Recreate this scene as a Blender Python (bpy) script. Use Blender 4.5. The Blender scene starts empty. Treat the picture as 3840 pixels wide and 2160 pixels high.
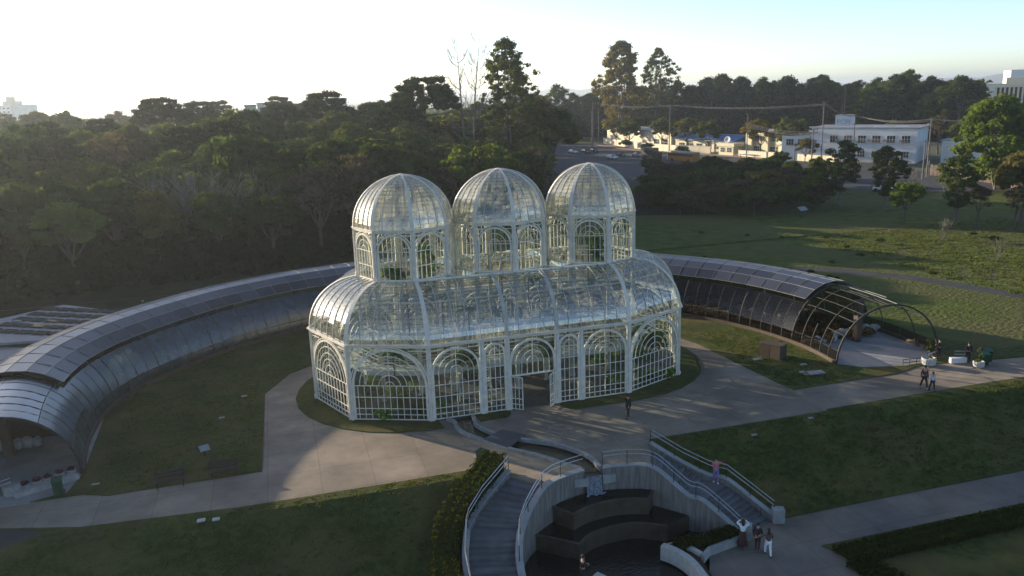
import bpy, bmesh, math, random
import numpy as np
from mathutils import Vector, Matrix, noise
from mathutils.geometry import delaunay_2d_cdt

PI = math.pi
R_ = math.radians
SC = bpy.context.scene
COL = SC.collection

# ------------------------------------------------------------------ camera
cam_d = bpy.data.cameras.new('camera')
cam_d.sensor_width = 36.0
cam_d.lens = 28.203
cam_d.clip_start = 0.5
cam_d.clip_end = 30000
cam_o = bpy.data.objects.new('camera', cam_d)
COL.objects.link(cam_o)
_R = Vector((0.958363, -0.283832, -0.031298))
_F = Vector((0.268685, 0.933432, -0.237727))
_U = _R.cross(_F)
_M = Matrix((_R, _U, -_F)).transposed().to_4x4()
_M.translation = Vector((-16.886, -61.547, 22.954))
cam_o.matrix_world = _M
SC.camera = cam_o

# ------------------------------------------------------------------ sky, sun, exposure
SUN_AZ = R_(-40)          # measured from +y towards +x
SUN_EL = R_(11.5)
world = bpy.data.worlds.new('World')
SC.world = world
world.use_nodes = True
nt = world.node_tree
bg = nt.nodes['Background']
sky = nt.nodes.new('ShaderNodeTexSky')
sky.sky_type = 'NISHITA'
sky.sun_disc = False
sky.sun_elevation = SUN_EL
sky.sun_rotation = SUN_AZ
sky.altitude = 900
sky.air_density = 0.62
sky.dust_density = 1.5
sky.ozone_density = 0.9
nt.links.new(sky.outputs[0], bg.inputs[0])
bg.inputs[1].default_value = 0.13
sun_d = bpy.data.lights.new('sun', 'SUN')
sun_d.energy = 5.0
sun_d.angle = R_(0.5)
sun_d.color = (1.0, 0.84, 0.62)
sun_o = bpy.data.objects.new('sun', sun_d)
COL.objects.link(sun_o)
SUN = Vector((math.sin(SUN_AZ) * math.cos(SUN_EL), math.cos(SUN_AZ) * math.cos(SUN_EL), math.sin(SUN_EL)))
sun_o.rotation_euler = SUN.to_track_quat('Z', 'Y').to_euler()
SC.view_settings.view_transform = 'Standard'
SC.view_settings.look = 'None'
SC.view_settings.gamma = 1.0
SC.view_settings.use_curve_mapping = False
SC.view_settings.exposure = 1.2
SC.render.engine = 'CYCLES'
SC.cycles.use_denoising = True
SC.cycles.max_bounces = 10
SC.cycles.diffuse_bounces = 3
SC.cycles.glossy_bounces = 4
SC.cycles.transmission_bounces = 4
SC.cycles.transparent_max_bounces = 40
SC.cycles.volume_bounces = 0
SC.cycles.sample_clamp_indirect = 6.0

# ------------------------------------------------------------------ materials
def _nodes(name):
    m = bpy.data.materials.new(name)
    m.use_nodes = True
    t = m.node_tree
    return m, t, t.nodes['Principled BSDF'], t.nodes['Material Output']

def mat(name, c1, c2=None, scale=1.0, rough=0.8, metal=0.0, bump=0.0, bscale=None, detail=4.0, spec=0.3, c3=None, stretch=None):
    m, t, b, out = _nodes(name)
    b.inputs['Roughness'].default_value = rough
    b.inputs['Metallic'].default_value = metal
    b.inputs['Specular IOR Level'].default_value = spec
    if c2 is None:
        c2 = tuple(v * 0.85 for v in c1)
    tc = t.nodes.new('ShaderNodeTexCoord')
    src = tc.outputs['Object']
    if stretch:
        mp = t.nodes.new('ShaderNodeMapping')
        mp.inputs['Scale'].default_value = stretch
        t.links.new(src, mp.inputs[0])
        src = mp.outputs[0]
    n = t.nodes.new('ShaderNodeTexNoise')
    n.inputs['Scale'].default_value = scale
    n.inputs['Detail'].default_value = detail
    t.links.new(src, n.inputs['Vector'])
    cr = t.nodes.new('ShaderNodeValToRGB')
    cr.color_ramp.elements[0].position = 0.32
    cr.color_ramp.elements[1].position = 0.68
    cr.color_ramp.elements[0].color = (*c1, 1)
    cr.color_ramp.elements[1].color = (*c2, 1)
    t.links.new(n.outputs['Fac'], cr.inputs[0])
    col = cr.outputs[0]
    if c3:
        n3 = t.nodes.new('ShaderNodeTexNoise')
        n3.inputs['Scale'].default_value = scale * 0.13
        n3.inputs['Detail'].default_value = 3
        t.links.new(src, n3.inputs['Vector'])
        r3 = t.nodes.new('ShaderNodeValToRGB')
        r3.color_ramp.elements[0].position = 0.45
        r3.color_ramp.elements[1].position = 0.62
        t.links.new(n3.outputs['Fac'], r3.inputs[0])
        mx = t.nodes.new('ShaderNodeMix')
        mx.data_type = 'RGBA'
        t.links.new(r3.outputs[0], mx.inputs['Factor'])
        t.links.new(col, mx.inputs['A'])
        mx.inputs['B'].default_value = (*c3, 1)
        col = mx.outputs['Result']
    t.links.new(col, b.inputs['Base Color'])
    if bump > 0:
        nb = t.nodes.new('ShaderNodeTexNoise')
        nb.inputs['Scale'].default_value = bscale or scale * 4
        nb.inputs['Detail'].default_value = 5
        t.links.new(src, nb.inputs['Vector'])
        bp = t.nodes.new('ShaderNodeBump')
        bp.inputs['Strength'].default_value = 1.0
        bp.inputs['Distance'].default_value = bump
        t.links.new(nb.outputs['Fac'], bp.inputs['Height'])
        t.links.new(bp.outputs[0], b.inputs['Normal'])
    return m

def add_joints(m, sx, sy, mortar=0.012, dark=0.55):
    t = m.node_tree; b = t.nodes['Principled BSDF']; src = b.inputs['Base Color'].links[0].from_socket
    tc = t.nodes.new('ShaderNodeTexCoord')
    br = t.nodes.new('ShaderNodeTexBrick'); br.offset = 0.0
    br.inputs['Scale'].default_value = 1.0; br.inputs['Brick Width'].default_value = sx; br.inputs['Row Height'].default_value = sy
    br.inputs['Mortar Size'].default_value = mortar; br.inputs['Mortar Smooth'].default_value = 0.3
    br.inputs['Color1'].default_value = (1, 1, 1, 1); br.inputs['Color2'].default_value = (.88, .88, .88, 1); br.inputs['Mortar'].default_value = (dark, dark, dark, 1)
    t.links.new(tc.outputs['Object'], br.inputs['Vector'])
    st = t.nodes.new('ShaderNodeTexNoise'); st.inputs['Scale'].default_value = .22; st.inputs['Detail'].default_value = 10; st.inputs['Roughness'].default_value = .7
    t.links.new(tc.outputs['Object'], st.inputs['Vector'])
    sr = t.nodes.new('ShaderNodeMapRange'); sr.inputs['From Min'].default_value = .35; sr.inputs['From Max'].default_value = .65; sr.inputs['To Min'].default_value = .72; sr.inputs['To Max'].default_value = 1.12
    t.links.new(st.outputs['Fac'], sr.inputs['Value'])
    m1 = t.nodes.new('ShaderNodeMix'); m1.data_type = 'RGBA'; m1.blend_type = 'MULTIPLY'; m1.inputs['Factor'].default_value = 1
    t.links.new(src, m1.inputs['A']); t.links.new(br.outputs['Color'], m1.inputs['B'])
    m2 = t.nodes.new('ShaderNodeMix'); m2.data_type = 'RGBA'; m2.blend_type = 'MULTIPLY'; m2.inputs['Factor'].default_value = 1
    t.links.new(m1.outputs['Result'], m2.inputs['A']); t.links.new(sr.outputs[0], m2.inputs['B'])
    t.links.new(m2.outputs['Result'], b.inputs['Base Color'])

def glass(name, tint=(0.86, 0.92, 0.88), haze=0.12, hcol=(0.5, 0.53, 0.48), base=0.09, rough=0.03, dirtscale=0.8):
    """thin pane: Schlick reflection both sides, tinted see-through, a film of dust."""
    m = bpy.data.materials.new(name)
    m.use_nodes = True
    t = m.node_tree
    t.nodes.clear()
    N = t.nodes.new
    L = t.links.new
    out = N('ShaderNodeOutputMaterial')
    geo = N('ShaderNodeNewGeometry')
    dot = N('ShaderNodeVectorMath'); dot.operation = 'DOT_PRODUCT'
    L(geo.outputs['Incoming'], dot.inputs[0]); L(geo.outputs['Normal'], dot.inputs[1])
    ab = N('ShaderNodeMath'); ab.operation = 'ABSOLUTE'; L(dot.outputs['Value'], ab.inputs[0])
    om = N('ShaderNodeMath'); om.operation = 'SUBTRACT'; om.inputs[0].default_value = 1; L(ab.outputs[0], om.inputs[1])
    pw = N('ShaderNodeMath'); pw.operation = 'POWER'; pw.inputs[1].default_value = 4.2; L(om.outputs[0], pw.inputs[0])
    ma = N('ShaderNodeMath'); ma.operation = 'MULTIPLY_ADD'; ma.use_clamp = True
    ma.inputs[1].default_value = 0.95 - base; ma.inputs[2].default_value = base; L(pw.outputs[0], ma.inputs[0])
    tr = N('ShaderNodeBsdfTransparent'); tr.inputs[0].default_value = (*tint, 1)
    gl = N('ShaderNodeBsdfAnisotropic') if hasattr(bpy.types, 'ShaderNodeBsdfAnisotropic') else N('ShaderNodeBsdfGlossy')
    gl.inputs['Roughness'].default_value = rough
    gl.inputs[0].default_value = (0.95, 0.97, 1, 1)
    df = N('ShaderNodeBsdfDiffuse'); df.inputs[0].default_value = (*hcol, 1)
    tl = N('ShaderNodeBsdfTranslucent'); tl.inputs[0].default_value = (*hcol, 1)
    dm = N('ShaderNodeMixShader'); dm.inputs[0].default_value = 0.5; L(df.outputs[0], dm.inputs[1]); L(tl.outputs[0], dm.inputs[2])
    tc = N('ShaderNodeTexCoord')
    nz = N('ShaderNodeTexNoise'); nz.inputs['Scale'].default_value = dirtscale; nz.inputs['Detail'].default_value = 6
    L(tc.outputs['Object'], nz.inputs['Vector'])
    vo = N('ShaderNodeTexVoronoi'); vo.inputs['Scale'].default_value = 1.7; L(tc.outputs['Object'], vo.inputs['Vector'])
    sx = N('ShaderNodeSeparateColor'); L(vo.outputs['Color'], sx.inputs[0])
    vm = N('ShaderNodeMath'); vm.operation = 'MULTIPLY_ADD'; vm.inputs[1].default_value = .22; vm.inputs[2].default_value = -.11; L(sx.outputs[0], vm.inputs[0])
    va = N('ShaderNodeMath'); va.operation = 'ADD'; L(nz.outputs['Fac'], va.inputs[0]); L(vm.outputs[0], va.inputs[1])
    mr = N('ShaderNodeMapRange')
    mr.inputs['From Min'].default_value = 0.35; mr.inputs['From Max'].default_value = 0.7
    mr.inputs['To Min'].default_value = haze * 0.45; mr.inputs['To Max'].default_value = min(1, haze * 1.7)
    L(va.outputs[0], mr.inputs['Value'])
    m1 = N('ShaderNodeMixShader'); L(mr.outputs[0], m1.inputs[0]); L(tr.outputs[0], m1.inputs[1]); L(dm.outputs[0], m1.inputs[2])
    m2 = N('ShaderNodeMixShader'); L(ma.outputs[0], m2.inputs[0]); L(m1.outputs[0], m2.inputs[1]); L(gl.outputs[0], m2.inputs[2])
    L(m2.outputs[0], out.inputs[0])
    return m

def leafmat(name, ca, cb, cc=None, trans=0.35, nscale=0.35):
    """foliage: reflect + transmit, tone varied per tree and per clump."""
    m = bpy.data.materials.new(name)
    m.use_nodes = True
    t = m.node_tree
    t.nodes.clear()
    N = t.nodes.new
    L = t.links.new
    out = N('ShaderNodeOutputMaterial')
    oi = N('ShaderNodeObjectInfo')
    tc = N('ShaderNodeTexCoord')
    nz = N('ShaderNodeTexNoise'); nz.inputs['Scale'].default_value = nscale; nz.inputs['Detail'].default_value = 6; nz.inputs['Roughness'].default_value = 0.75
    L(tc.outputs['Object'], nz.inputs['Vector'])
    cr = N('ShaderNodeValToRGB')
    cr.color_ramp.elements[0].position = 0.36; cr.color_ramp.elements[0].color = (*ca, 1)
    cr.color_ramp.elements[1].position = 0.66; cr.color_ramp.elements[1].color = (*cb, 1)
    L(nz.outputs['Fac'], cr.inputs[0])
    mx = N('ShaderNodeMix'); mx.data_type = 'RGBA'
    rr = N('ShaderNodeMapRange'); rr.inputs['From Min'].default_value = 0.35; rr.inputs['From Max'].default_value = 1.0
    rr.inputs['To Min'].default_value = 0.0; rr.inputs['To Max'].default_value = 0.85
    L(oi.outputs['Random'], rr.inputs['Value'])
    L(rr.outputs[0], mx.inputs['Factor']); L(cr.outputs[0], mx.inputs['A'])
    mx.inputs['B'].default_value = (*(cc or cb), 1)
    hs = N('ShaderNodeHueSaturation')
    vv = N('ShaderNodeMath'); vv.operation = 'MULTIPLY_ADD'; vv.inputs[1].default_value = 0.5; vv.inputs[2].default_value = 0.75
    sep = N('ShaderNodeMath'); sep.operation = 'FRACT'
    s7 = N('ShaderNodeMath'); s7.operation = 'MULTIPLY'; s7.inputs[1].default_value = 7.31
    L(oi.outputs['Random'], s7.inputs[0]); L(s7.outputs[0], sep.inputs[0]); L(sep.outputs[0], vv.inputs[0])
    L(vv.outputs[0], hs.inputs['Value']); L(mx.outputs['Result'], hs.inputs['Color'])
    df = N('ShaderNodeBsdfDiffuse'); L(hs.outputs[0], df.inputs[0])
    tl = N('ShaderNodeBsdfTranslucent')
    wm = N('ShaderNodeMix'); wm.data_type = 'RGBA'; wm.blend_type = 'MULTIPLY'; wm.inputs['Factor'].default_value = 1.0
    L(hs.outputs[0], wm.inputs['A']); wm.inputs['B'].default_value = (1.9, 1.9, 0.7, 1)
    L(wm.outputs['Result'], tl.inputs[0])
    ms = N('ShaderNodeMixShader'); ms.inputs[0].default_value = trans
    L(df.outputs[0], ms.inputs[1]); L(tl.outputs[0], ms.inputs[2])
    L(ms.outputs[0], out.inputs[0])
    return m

M = {}
M['white'] = mat('white_paint', (0.70, 0.655, 0.565), (0.57, 0.53, 0.45), scale=3, rough=0.45, spec=0.4)
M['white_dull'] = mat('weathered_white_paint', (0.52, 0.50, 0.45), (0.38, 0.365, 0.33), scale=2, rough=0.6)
M['glass'] = glass('greenhouse_glass', haze=0.035, base=0.05)
M['roof_glass'] = glass('dusty_roof_glass', tint=(0.82, 0.9, 0.85), haze=0.21, base=0.16, rough=0.10, dirtscale=1.6, hcol=(0.52, 0.48, 0.38))
M['dome_glass'] = glass('dusty_dome_glass', tint=(0.8, 0.88, 0.83), haze=0.56, base=0.15, rough=0.12, dirtscale=1.3, hcol=(0.54, 0.50, 0.38))
M['wing_glass'] = glass('tinted_gallery_glass', tint=(0.05, 0.07, 0.08), haze=0.55, base=0.08, rough=0.24, hcol=(0.045, 0.075, 0.090), dirtscale=0.15)
M['clear_glass'] = glass('clear_gallery_glass', tint=(0.24, 0.21, 0.165), haze=0.06, base=0.02, hcol=(.10, .075, .055))
M['lap'] = mat('glazing_bar_grey', (0.16, 0.165, 0.155), (0.10, 0.105, 0.10), scale=4, rough=0.5)
M['indoor_floor'] = mat('indoor_stone_floor', (0.09, 0.085, 0.08), (0.06, 0.058, 0.055), scale=1.5, rough=0.8)
M['deck'] = mat('deck_grey', (0.42, 0.44, 0.45), (0.34, 0.36, 0.37), scale=2, rough=0.6)
M['dark_metal'] = mat('dark_frame_metal', (0.022, 0.022, 0.022), (0.035, 0.033, 0.03), scale=2, rough=0.75)
M['rust_metal'] = mat('brown_frame_metal', (0.10, 0.075, 0.055), (0.16, 0.12, 0.08), scale=3, rough=0.5)
M['solar'] = mat('solar_cell_blue', (0.022, 0.024, 0.034), (0.032, 0.034, 0.044), scale=0.25, rough=0.3, spec=0.6)
M['alu'] = mat('aluminium_edge', (0.26, 0.255, 0.25), (0.18, 0.18, 0.175), scale=3, rough=0.4, metal=0.5)
M['steel'] = mat('rail_steel', (0.42, 0.42, 0.41), (0.32, 0.32, 0.31), scale=3, rough=0.3, metal=0.8)
M['lawn'] = mat('mown_lawn', (0.034, 0.046, 0.012), (0.078, 0.092, 0.024), scale=2.4, rough=0.95, bump=0.07, bscale=7, detail=12, spec=0.1, c3=(0.095, 0.085, 0.03))
M['meadow'] = mat('rough_meadow', (0.040, 0.062, 0.012), (0.092, 0.110, 0.022), scale=0.5, rough=0.95, bump=0.25, bscale=2.2, detail=9, spec=0.1, c3=(0.085, 0.085, 0.03))
M['earth'] = mat('forest_floor', (0.03, 0.03, 0.015), (0.05, 0.05, 0.022), scale=0.4, rough=1, bump=0.2, bscale=1.5, spec=0.1)
M['plain'] = mat('distant_plain', (0.05, 0.07, 0.04), (0.14, 0.14, 0.11), scale=0.02, rough=1, detail=10, spec=0.05, c3=(0.07, 0.08, 0.06))
M['paving'] = mat('concrete_paving', (0.30, 0.243, 0.182), (0.22, 0.18, 0.138), scale=0.7, rough=0.85, bump=0.006, bscale=14, detail=9, c3=(0.18, 0.145, 0.11))
M['paving2'] = mat('lower_path_paving', (0.235, 0.198, 0.155), (0.17, 0.145, 0.115), scale=0.6, rough=0.85, bump=0.006, bscale=14, detail=9, c3=(0.16, 0.15, 0.14))
M['curb'] = mat('curb_concrete', (0.30, 0.30, 0.29), (0.2, 0.2, 0.19), scale=3, rough=0.85, bump=0.005, bscale=20)
M['terrace'] = mat('pale_terrace_floor', (0.29, 0.28, 0.27), (0.23, 0.225, 0.22), scale=0.6, rough=0.7, detail=8)
M['asphalt'] = mat('asphalt', (0.030, 0.031, 0.034), (0.045, 0.045, 0.048), scale=0.5, rough=0.85, bump=0.01, bscale=20, detail=8)  # colour kept darker to stand for tree shade lying on the avenue
M['sidewalk'] = mat('reddish_sidewalk', (0.24, 0.17, 0.14), (0.19, 0.14, 0.12), scale=0.5, rough=0.9)
M['wallconc'] = mat('streaked_concrete_wall', (0.21, 0.20, 0.185), (0.11, 0.105, 0.095), scale=2.6, rough=0.85, bump=0.01, bscale=6, stretch=(2.5, 2.5, 0.25), detail=8)
M['coping'] = mat('wall_coping', (0.30, 0.31, 0.30), (0.22, 0.23, 0.23), scale=2, rough=0.8)
M['step'] = mat('stone_step', (0.14, 0.145, 0.15), (0.10, 0.10, 0.105), scale=1.5, rough=0.85, detail=8)
M['wetstone'] = mat('wet_dark_stone', (0.042, 0.034, 0.024), (0.080, 0.064, 0.044), scale=1.8, rough=0.30, bump=0.02, bscale=5, spec=0.5)
M['pool'] = mat('black_pool_water', (0.006, 0.007, 0.006), (0.01, 0.01, 0.008), scale=0.5, rough=0.05, bump=0.02, bscale=5, spec=0.5)
M['stream'] = mat('brown_stream_water', (0.040, 0.030, 0.018), (0.06, 0.045, 0.026), scale=1.1, rough=0.1, bump=0.008, bscale=4, spec=0.5)
M['foam'] = mat('white_water_foam', (0.30, 0.33, 0.38), (0.10, 0.12, 0.15), scale=9, rough=0.4)
M['bridge'] = mat('bridge_plate', (0.055, 0.06, 0.07), (0.075, 0.08, 0.09), scale=1.2, rough=0.5)
M['bark'] = mat('bark', (0.07, 0.055, 0.04), (0.11, 0.09, 0.07), scale=3, rough=0.95, bump=0.03, bscale=6)
M['palebark'] = mat('pale_bark', (0.17, 0.155, 0.13), (0.10, 0.09, 0.075), scale=2, rough=0.9, bump=0.02, bscale=6)
M['wood'] = mat('dark_bench_wood', (0.035, 0.025, 0.02), (0.055, 0.04, 0.03), scale=4, rough=0.6)
M['brownpanel'] = mat('brown_panel', (0.05, 0.035, 0.025), (0.07, 0.05, 0.035), scale=2, rough=0.7)
M['greenplastic'] = mat('green_plastic', (0.008, 0.055, 0.03), (0.01, 0.045, 0.025), scale=2, rough=0.4)
M['board'] = mat('pale_board', (0.26, 0.29, 0.28), (0.2, 0.23, 0.23), scale=5, rough=0.5)
M['planter'] = mat('planter_concrete', (0.42, 0.42, 0.40), (0.33, 0.33, 0.31), scale=4, rough=0.8)
M['stone'] = mat('pale_boulder', (0.34, 0.33, 0.31), (0.22, 0.21, 0.20), scale=3, rough=0.9, bump=0.03, bscale=5)
M['beige'] = mat('beige_render', (0.62, 0.56, 0.42), (0.56, 0.50, 0.38), scale=0.4, rough=0.9, detail=8)
M['yellowish'] = mat('cream_render', (0.60, 0.56, 0.40), (0.52, 0.48, 0.34), scale=0.5, rough=0.9, detail=8)
M['whitewall'] = mat('whitewashed_wall', (0.62, 0.63, 0.63), (0.52, 0.53, 0.54), scale=0.4, rough=0.9, detail=8)
M['blueroof'] = mat('blue_sheet_roof', (0.06, 0.14, 0.34), (0.05, 0.11, 0.28), scale=0.5, rough=0.5)
M['greyroof'] = mat('grey_sheet_roof', (0.26, 0.25, 0.25), (0.2, 0.19, 0.19), scale=0.5, rough=0.6)
M['window'] = mat('dark_window', (0.02, 0.025, 0.03), (0.03, 0.035, 0.04), scale=1, rough=0.15, spec=0.6)
M['concrete_pole'] = mat('pole_concrete', (0.16, 0.15, 0.14), (0.11, 0.10, 0.10), scale=3, rough=0.9)
M['cable'] = mat('cable_rubber', (0.10, 0.10, 0.10), (0.14, 0.14, 0.14), scale=2, rough=0.5)
M['tyre'] = mat('tyre_rubber', (0.015, 0.015, 0.015), (0.02, 0.02, 0.02), scale=5, rough=0.8)
M['carwhite'] = mat('white_car_paint', (0.62, 0.65, 0.66), (0.6, 0.63, 0.64), scale=1, rough=0.25, spec=0.6)
M['cargrey'] = mat('grey_car_paint', (0.25, 0.27, 0.28), (0.23, 0.25, 0.26), scale=1, rough=0.25, spec=0.6)
M['cardark'] = mat('dark_car_paint', (0.02, 0.02, 0.028), (0.025, 0.025, 0.03), scale=1, rough=0.25, spec=0.6)
M['lamp_lens'] = mat('headlight_lens', (0.8, 0.8, 0.78), (0.7, 0.7, 0.7), scale=3, rough=0.15)
M['fence'] = mat('weathered_timber', (0.20, 0.15, 0.12), (0.13, 0.10, 0.08), scale=1.5, rough=0.95)
M['skin'] = mat('skin', (0.42, 0.26, 0.18), (0.38, 0.23, 0.16), scale=8, rough=0.6)
M['hair'] = mat('dark_hair', (0.02, 0.014, 0.01), (0.035, 0.022, 0.015), scale=20, rough=0.6)
M['soil'] = mat('planting_soil', (0.03, 0.022, 0.015), (0.05, 0.04, 0.025), scale=3, rough=1, bump=0.03, bscale=8)

add_joints(M['paving'], 3.2, 3.2, .022, .62)
add_joints(M['paving2'], 2.6, 2.6, .022, .62)
add_joints(M['terrace'], 2.4, 2.4)
add_joints(M['lawn'], 400, 400, 0.0, 1.0)

def vary(m, lo=.55, hi=1.45):
    t = m.node_tree; b = t.nodes['Principled BSDF']; src = b.inputs['Base Color'].links[0].from_socket
    oi = t.nodes.new('ShaderNodeObjectInfo'); mr = t.nodes.new('ShaderNodeMapRange'); mr.inputs['To Min'].default_value = lo; mr.inputs['To Max'].default_value = hi
    t.links.new(oi.outputs['Random'], mr.inputs['Value'])
    mx = t.nodes.new('ShaderNodeMix'); mx.data_type = 'RGBA'; mx.blend_type = 'MULTIPLY'; mx.inputs['Factor'].default_value = 1
    t.links.new(src, mx.inputs['A']); t.links.new(mr.outputs[0], mx.inputs['B']); t.links.new(mx.outputs['Result'], b.inputs['Base Color'])
for _k, _a, _b in (('solar', .6, 1.7), ('step', .8, 1.2), ('fence', .6, 1.3), ('stone', .7, 1.2), ('wood', .7, 1.3), ('greyroof', .8, 1.2)): vary(M[_k], _a, _b)

LM = {
 'dark': leafmat('dark_forest_leaves', (0.024, 0.042, 0.013), (0.056, 0.084, 0.022), (0.058, 0.078, 0.026), trans=0.42),
 'olive': leafmat('olive_forest_leaves', (0.044, 0.062, 0.016), (0.090, 0.104, 0.028), (0.080, 0.086, 0.034), trans=0.42),
 'light': leafmat('light_green_leaves', (0.050, 0.080, 0.014), (0.10, 0.135, 0.028), (0.10, 0.125, 0.028), trans=0.42),
 'brown': leafmat('brownish_twiggy_leaves', (0.058, 0.048, 0.032), (0.090, 0.070, 0.046), (0.075, 0.062, 0.038), trans=0.25),
 'yconifer': leafmat('young_conifer_needles', (0.028, 0.045, 0.016), (0.065, 0.082, 0.024), (0.06, 0.075, 0.022), trans=0.25),
 'conifer': leafmat('conifer_needles', (0.018, 0.030, 0.014), (0.036, 0.050, 0.020), (0.034, 0.044, 0.018), trans=0.15),
 'gold': leafmat('golden_green_leaves', (0.070, 0.070, 0.020), (0.115, 0.105, 0.030), (0.13, 0.10, 0.03), trans=0.4),
 'hedge': leafmat('hedge_leaves', (0.016, 0.026, 0.007), (0.038, 0.050, 0.012), (0.035, 0.044, 0.011), trans=0.3, nscale=2.2),
 'turf': leafmat('turf_blades', (0.034, 0.050, 0.012), (0.085, 0.100, 0.026), (0.06, 0.08, 0.02), trans=0.3, nscale=0.5),
 'under': leafmat('shaded_undergrowth_leaves', (0.010, 0.018, 0.007), (0.022, 0.034, 0.011), (0.02, 0.028, 0.010)),  # forest leaf colour darkened to stand for the deep shade under the trees
 'indoor': leafmat('greenhouse_plant_leaves', (0.035, 0.075, 0.016), (0.08, 0.14, 0.03), (0.075, 0.13, 0.03), trans=0.35, nscale=1.0),
 'rust': leafmat('rust_brown_bromeliads', (0.085, 0.045, 0.020), (0.13, 0.065, 0.028), (0.07, 0.07, 0.02), trans=0.3, nscale=1.0),
 'red': leafmat('purple_leaves', (0.10, 0.03, 0.05), (0.06, 0.03, 0.05), (0.06, 0.03, 0.04), trans=0.3, nscale=1.0),
}

# ------------------------------------------------------------------ mesh builder and object helpers
def V(*a):
    return Vector(a)

class MB:
    def __init__(s):
        s.v = []; s.f = []
    def add(s, vs, fs):
        n = len(s.v)
        s.v += [tuple(p) for p in vs]
        s.f += [tuple(i + n for i in f) for f in fs]
    def box(s, c, size, rot=0.0, ax=None):
        hx, hy, hz = size[0] / 2, size[1] / 2, size[2] / 2
        if ax is None:
            cr, sr = math.cos(rot), math.sin(rot)
            ax = (V(cr, sr, 0), V(-sr, cr, 0), V(0, 0, 1))
        c = Vector(c)
        vs = [c + ax[0] * (hx * i) + ax[1] * (hy * j) + ax[2] * (hz * k) for k in (-1, 1) for j in (-1, 1) for i in (-1, 1)]
        s.add(vs, [(0, 2, 3, 1), (4, 5, 7, 6), (0, 1, 5, 4), (2, 6, 7, 3), (0, 4, 6, 2), (1, 3, 7, 5)])
        return s
    def sweep(s, pts, w, d, n, closed=False):
        """rectangular bar along pts; w = thickness in the plane whose normal is n, d = depth along n."""
        pts = [Vector(p) for p in pts]; n = Vector(n).normalized()
        k = len(pts); vs = []
        for i, p in enumerate(pts):
            a = pts[(i - 1) % k] if (i > 0 or closed) else p
            b = pts[(i + 1) % k] if (i < k - 1 or closed) else p
            t = (b - a).normalized()
            q = n.cross(t).normalized()
            for (e, g) in ((-1, -1), (1, -1), (1, 1), (-1, 1)):
                vs.append(p + q * (e * w / 2) + n * (g * d / 2))
        fs = []
        rng = range(k) if closed else range(k - 1)
        for i in rng:
            j = (i + 1) % k
            for m in range(4):
                m2 = (m + 1) % 4
                fs.append((i * 4 + m, j * 4 + m, j * 4 + m2, i * 4 + m2))
        if not closed:
            fs += [(0, 1, 2, 3), ((k - 1) * 4 + 3, (k - 1) * 4 + 2, (k - 1) * 4 + 1, (k - 1) * 4)]
        s.add(vs, fs)
        return s
    def tube(s, pts, r, n=6, cap=True):
        pts = [Vector(p) for p in pts]
        rs = r if isinstance(r, (list, tuple)) else [r] * len(pts)
        vs = []; prev = None
        for i, p in enumerate(pts):
            a = pts[max(i - 1, 0)]; b = pts[min(i + 1, len(pts) - 1)]
            t = (b - a).normalized()
            if prev is None:
                up = V(0, 0, 1) if abs(t.z) < 0.9 else V(1, 0, 0)
                x = t.cross(up).normalized()
            else:
                x = (prev - t * prev.dot(t)).normalized()
            prev = x
            y = t.cross(x)
            for m in range(n):
                th = 2 * PI * m / n
                vs.append(p + x * (math.cos(th) * rs[i]) + y * (math.sin(th) * rs[i]))
        fs = []
        for i in range(len(pts) - 1):
            for m in range(n):
                m2 = (m + 1) % n
                fs.append((i * n + m, i * n + m2, (i + 1) * n + m2, (i + 1) * n + m))
        if cap:
            fs += [tuple(range(n - 1, -1, -1)), tuple(range((len(pts) - 1) * n, len(pts) * n))]
        s.add(vs, fs)
        return s
    def lathe(s, prof, c=(0, 0, 0), n=12):
        c = Vector(c); vs = []; k = len(prof)
        for (r, z) in prof:
            for m in range(n):
                th = 2 * PI * m / n
                vs.append(c + V(r * math.cos(th), r * math.sin(th), z))
        fs = [(i * n + m, i * n + (m + 1) % n, (i + 1) * n + (m + 1) % n, (i + 1) * n + m) for i in range(k - 1) for m in range(n)]
        fs += [tuple(range(n - 1, -1, -1)), tuple(range((k - 1) * n, k * n))]
        s.add(vs, fs)
        return s
    def prism(s, poly, z0, z1):
        """poly: list of (x,y) counter-clockwise; z0/z1 numbers or functions of (x,y)."""
        k = len(poly)
        a = sum(poly[i][0] * poly[(i + 1) % k][1] - poly[(i + 1) % k][0] * poly[i][1] for i in range(k))
        if a < 0: poly = poly[::-1]
        f0 = z0 if callable(z0) else (lambda x, y: z0)
        f1 = z1 if callable(z1) else (lambda x, y: z1)
        vs = [(x, y, f0(x, y)) for x, y in poly] + [(x, y, f1(x, y)) for x, y in poly]
        fs = [tuple(range(k - 1, -1, -1)), tuple(range(k, 2 * k))]
        fs += [(i, (i + 1) % k, k + (i + 1) % k, k + i) for i in range(k)]
        s.add(vs, fs)
        return s
    def ellipsoid(s, c, r, n=8, m=5, jit=0, rng=None):
        c = Vector(c); vs = [c + V(0, 0, -r[2])]
        for j in range(1, m):
            ph = -PI / 2 + PI * j / m
            for i in range(n):
                th = 2 * PI * i / n
                q = 1 + (rng.uniform(-jit, jit) if jit else 0)
                vs.append(c + V(r[0] * math.cos(ph) * math.cos(th) * q, r[1] * math.cos(ph) * math.sin(th) * q, r[2] * math.sin(ph) * q))
        vs.append(c + V(0, 0, r[2]))
        fs = [(0, 1 + (i + 1) % n, 1 + i) for i in range(n)]
        for j in range(m - 2):
            fs += [(1 + j * n + i, 1 + j * n + (i + 1) % n, 1 + (j + 1) * n + (i + 1) % n, 1 + (j + 1) * n + i) for i in range(n)]
        t = len(vs) - 1; b = 1 + (m - 2) * n
        fs += [(t, b + i, b + (i + 1) % n) for i in range(n)]
        s.add(vs, fs)
        return s
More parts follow.
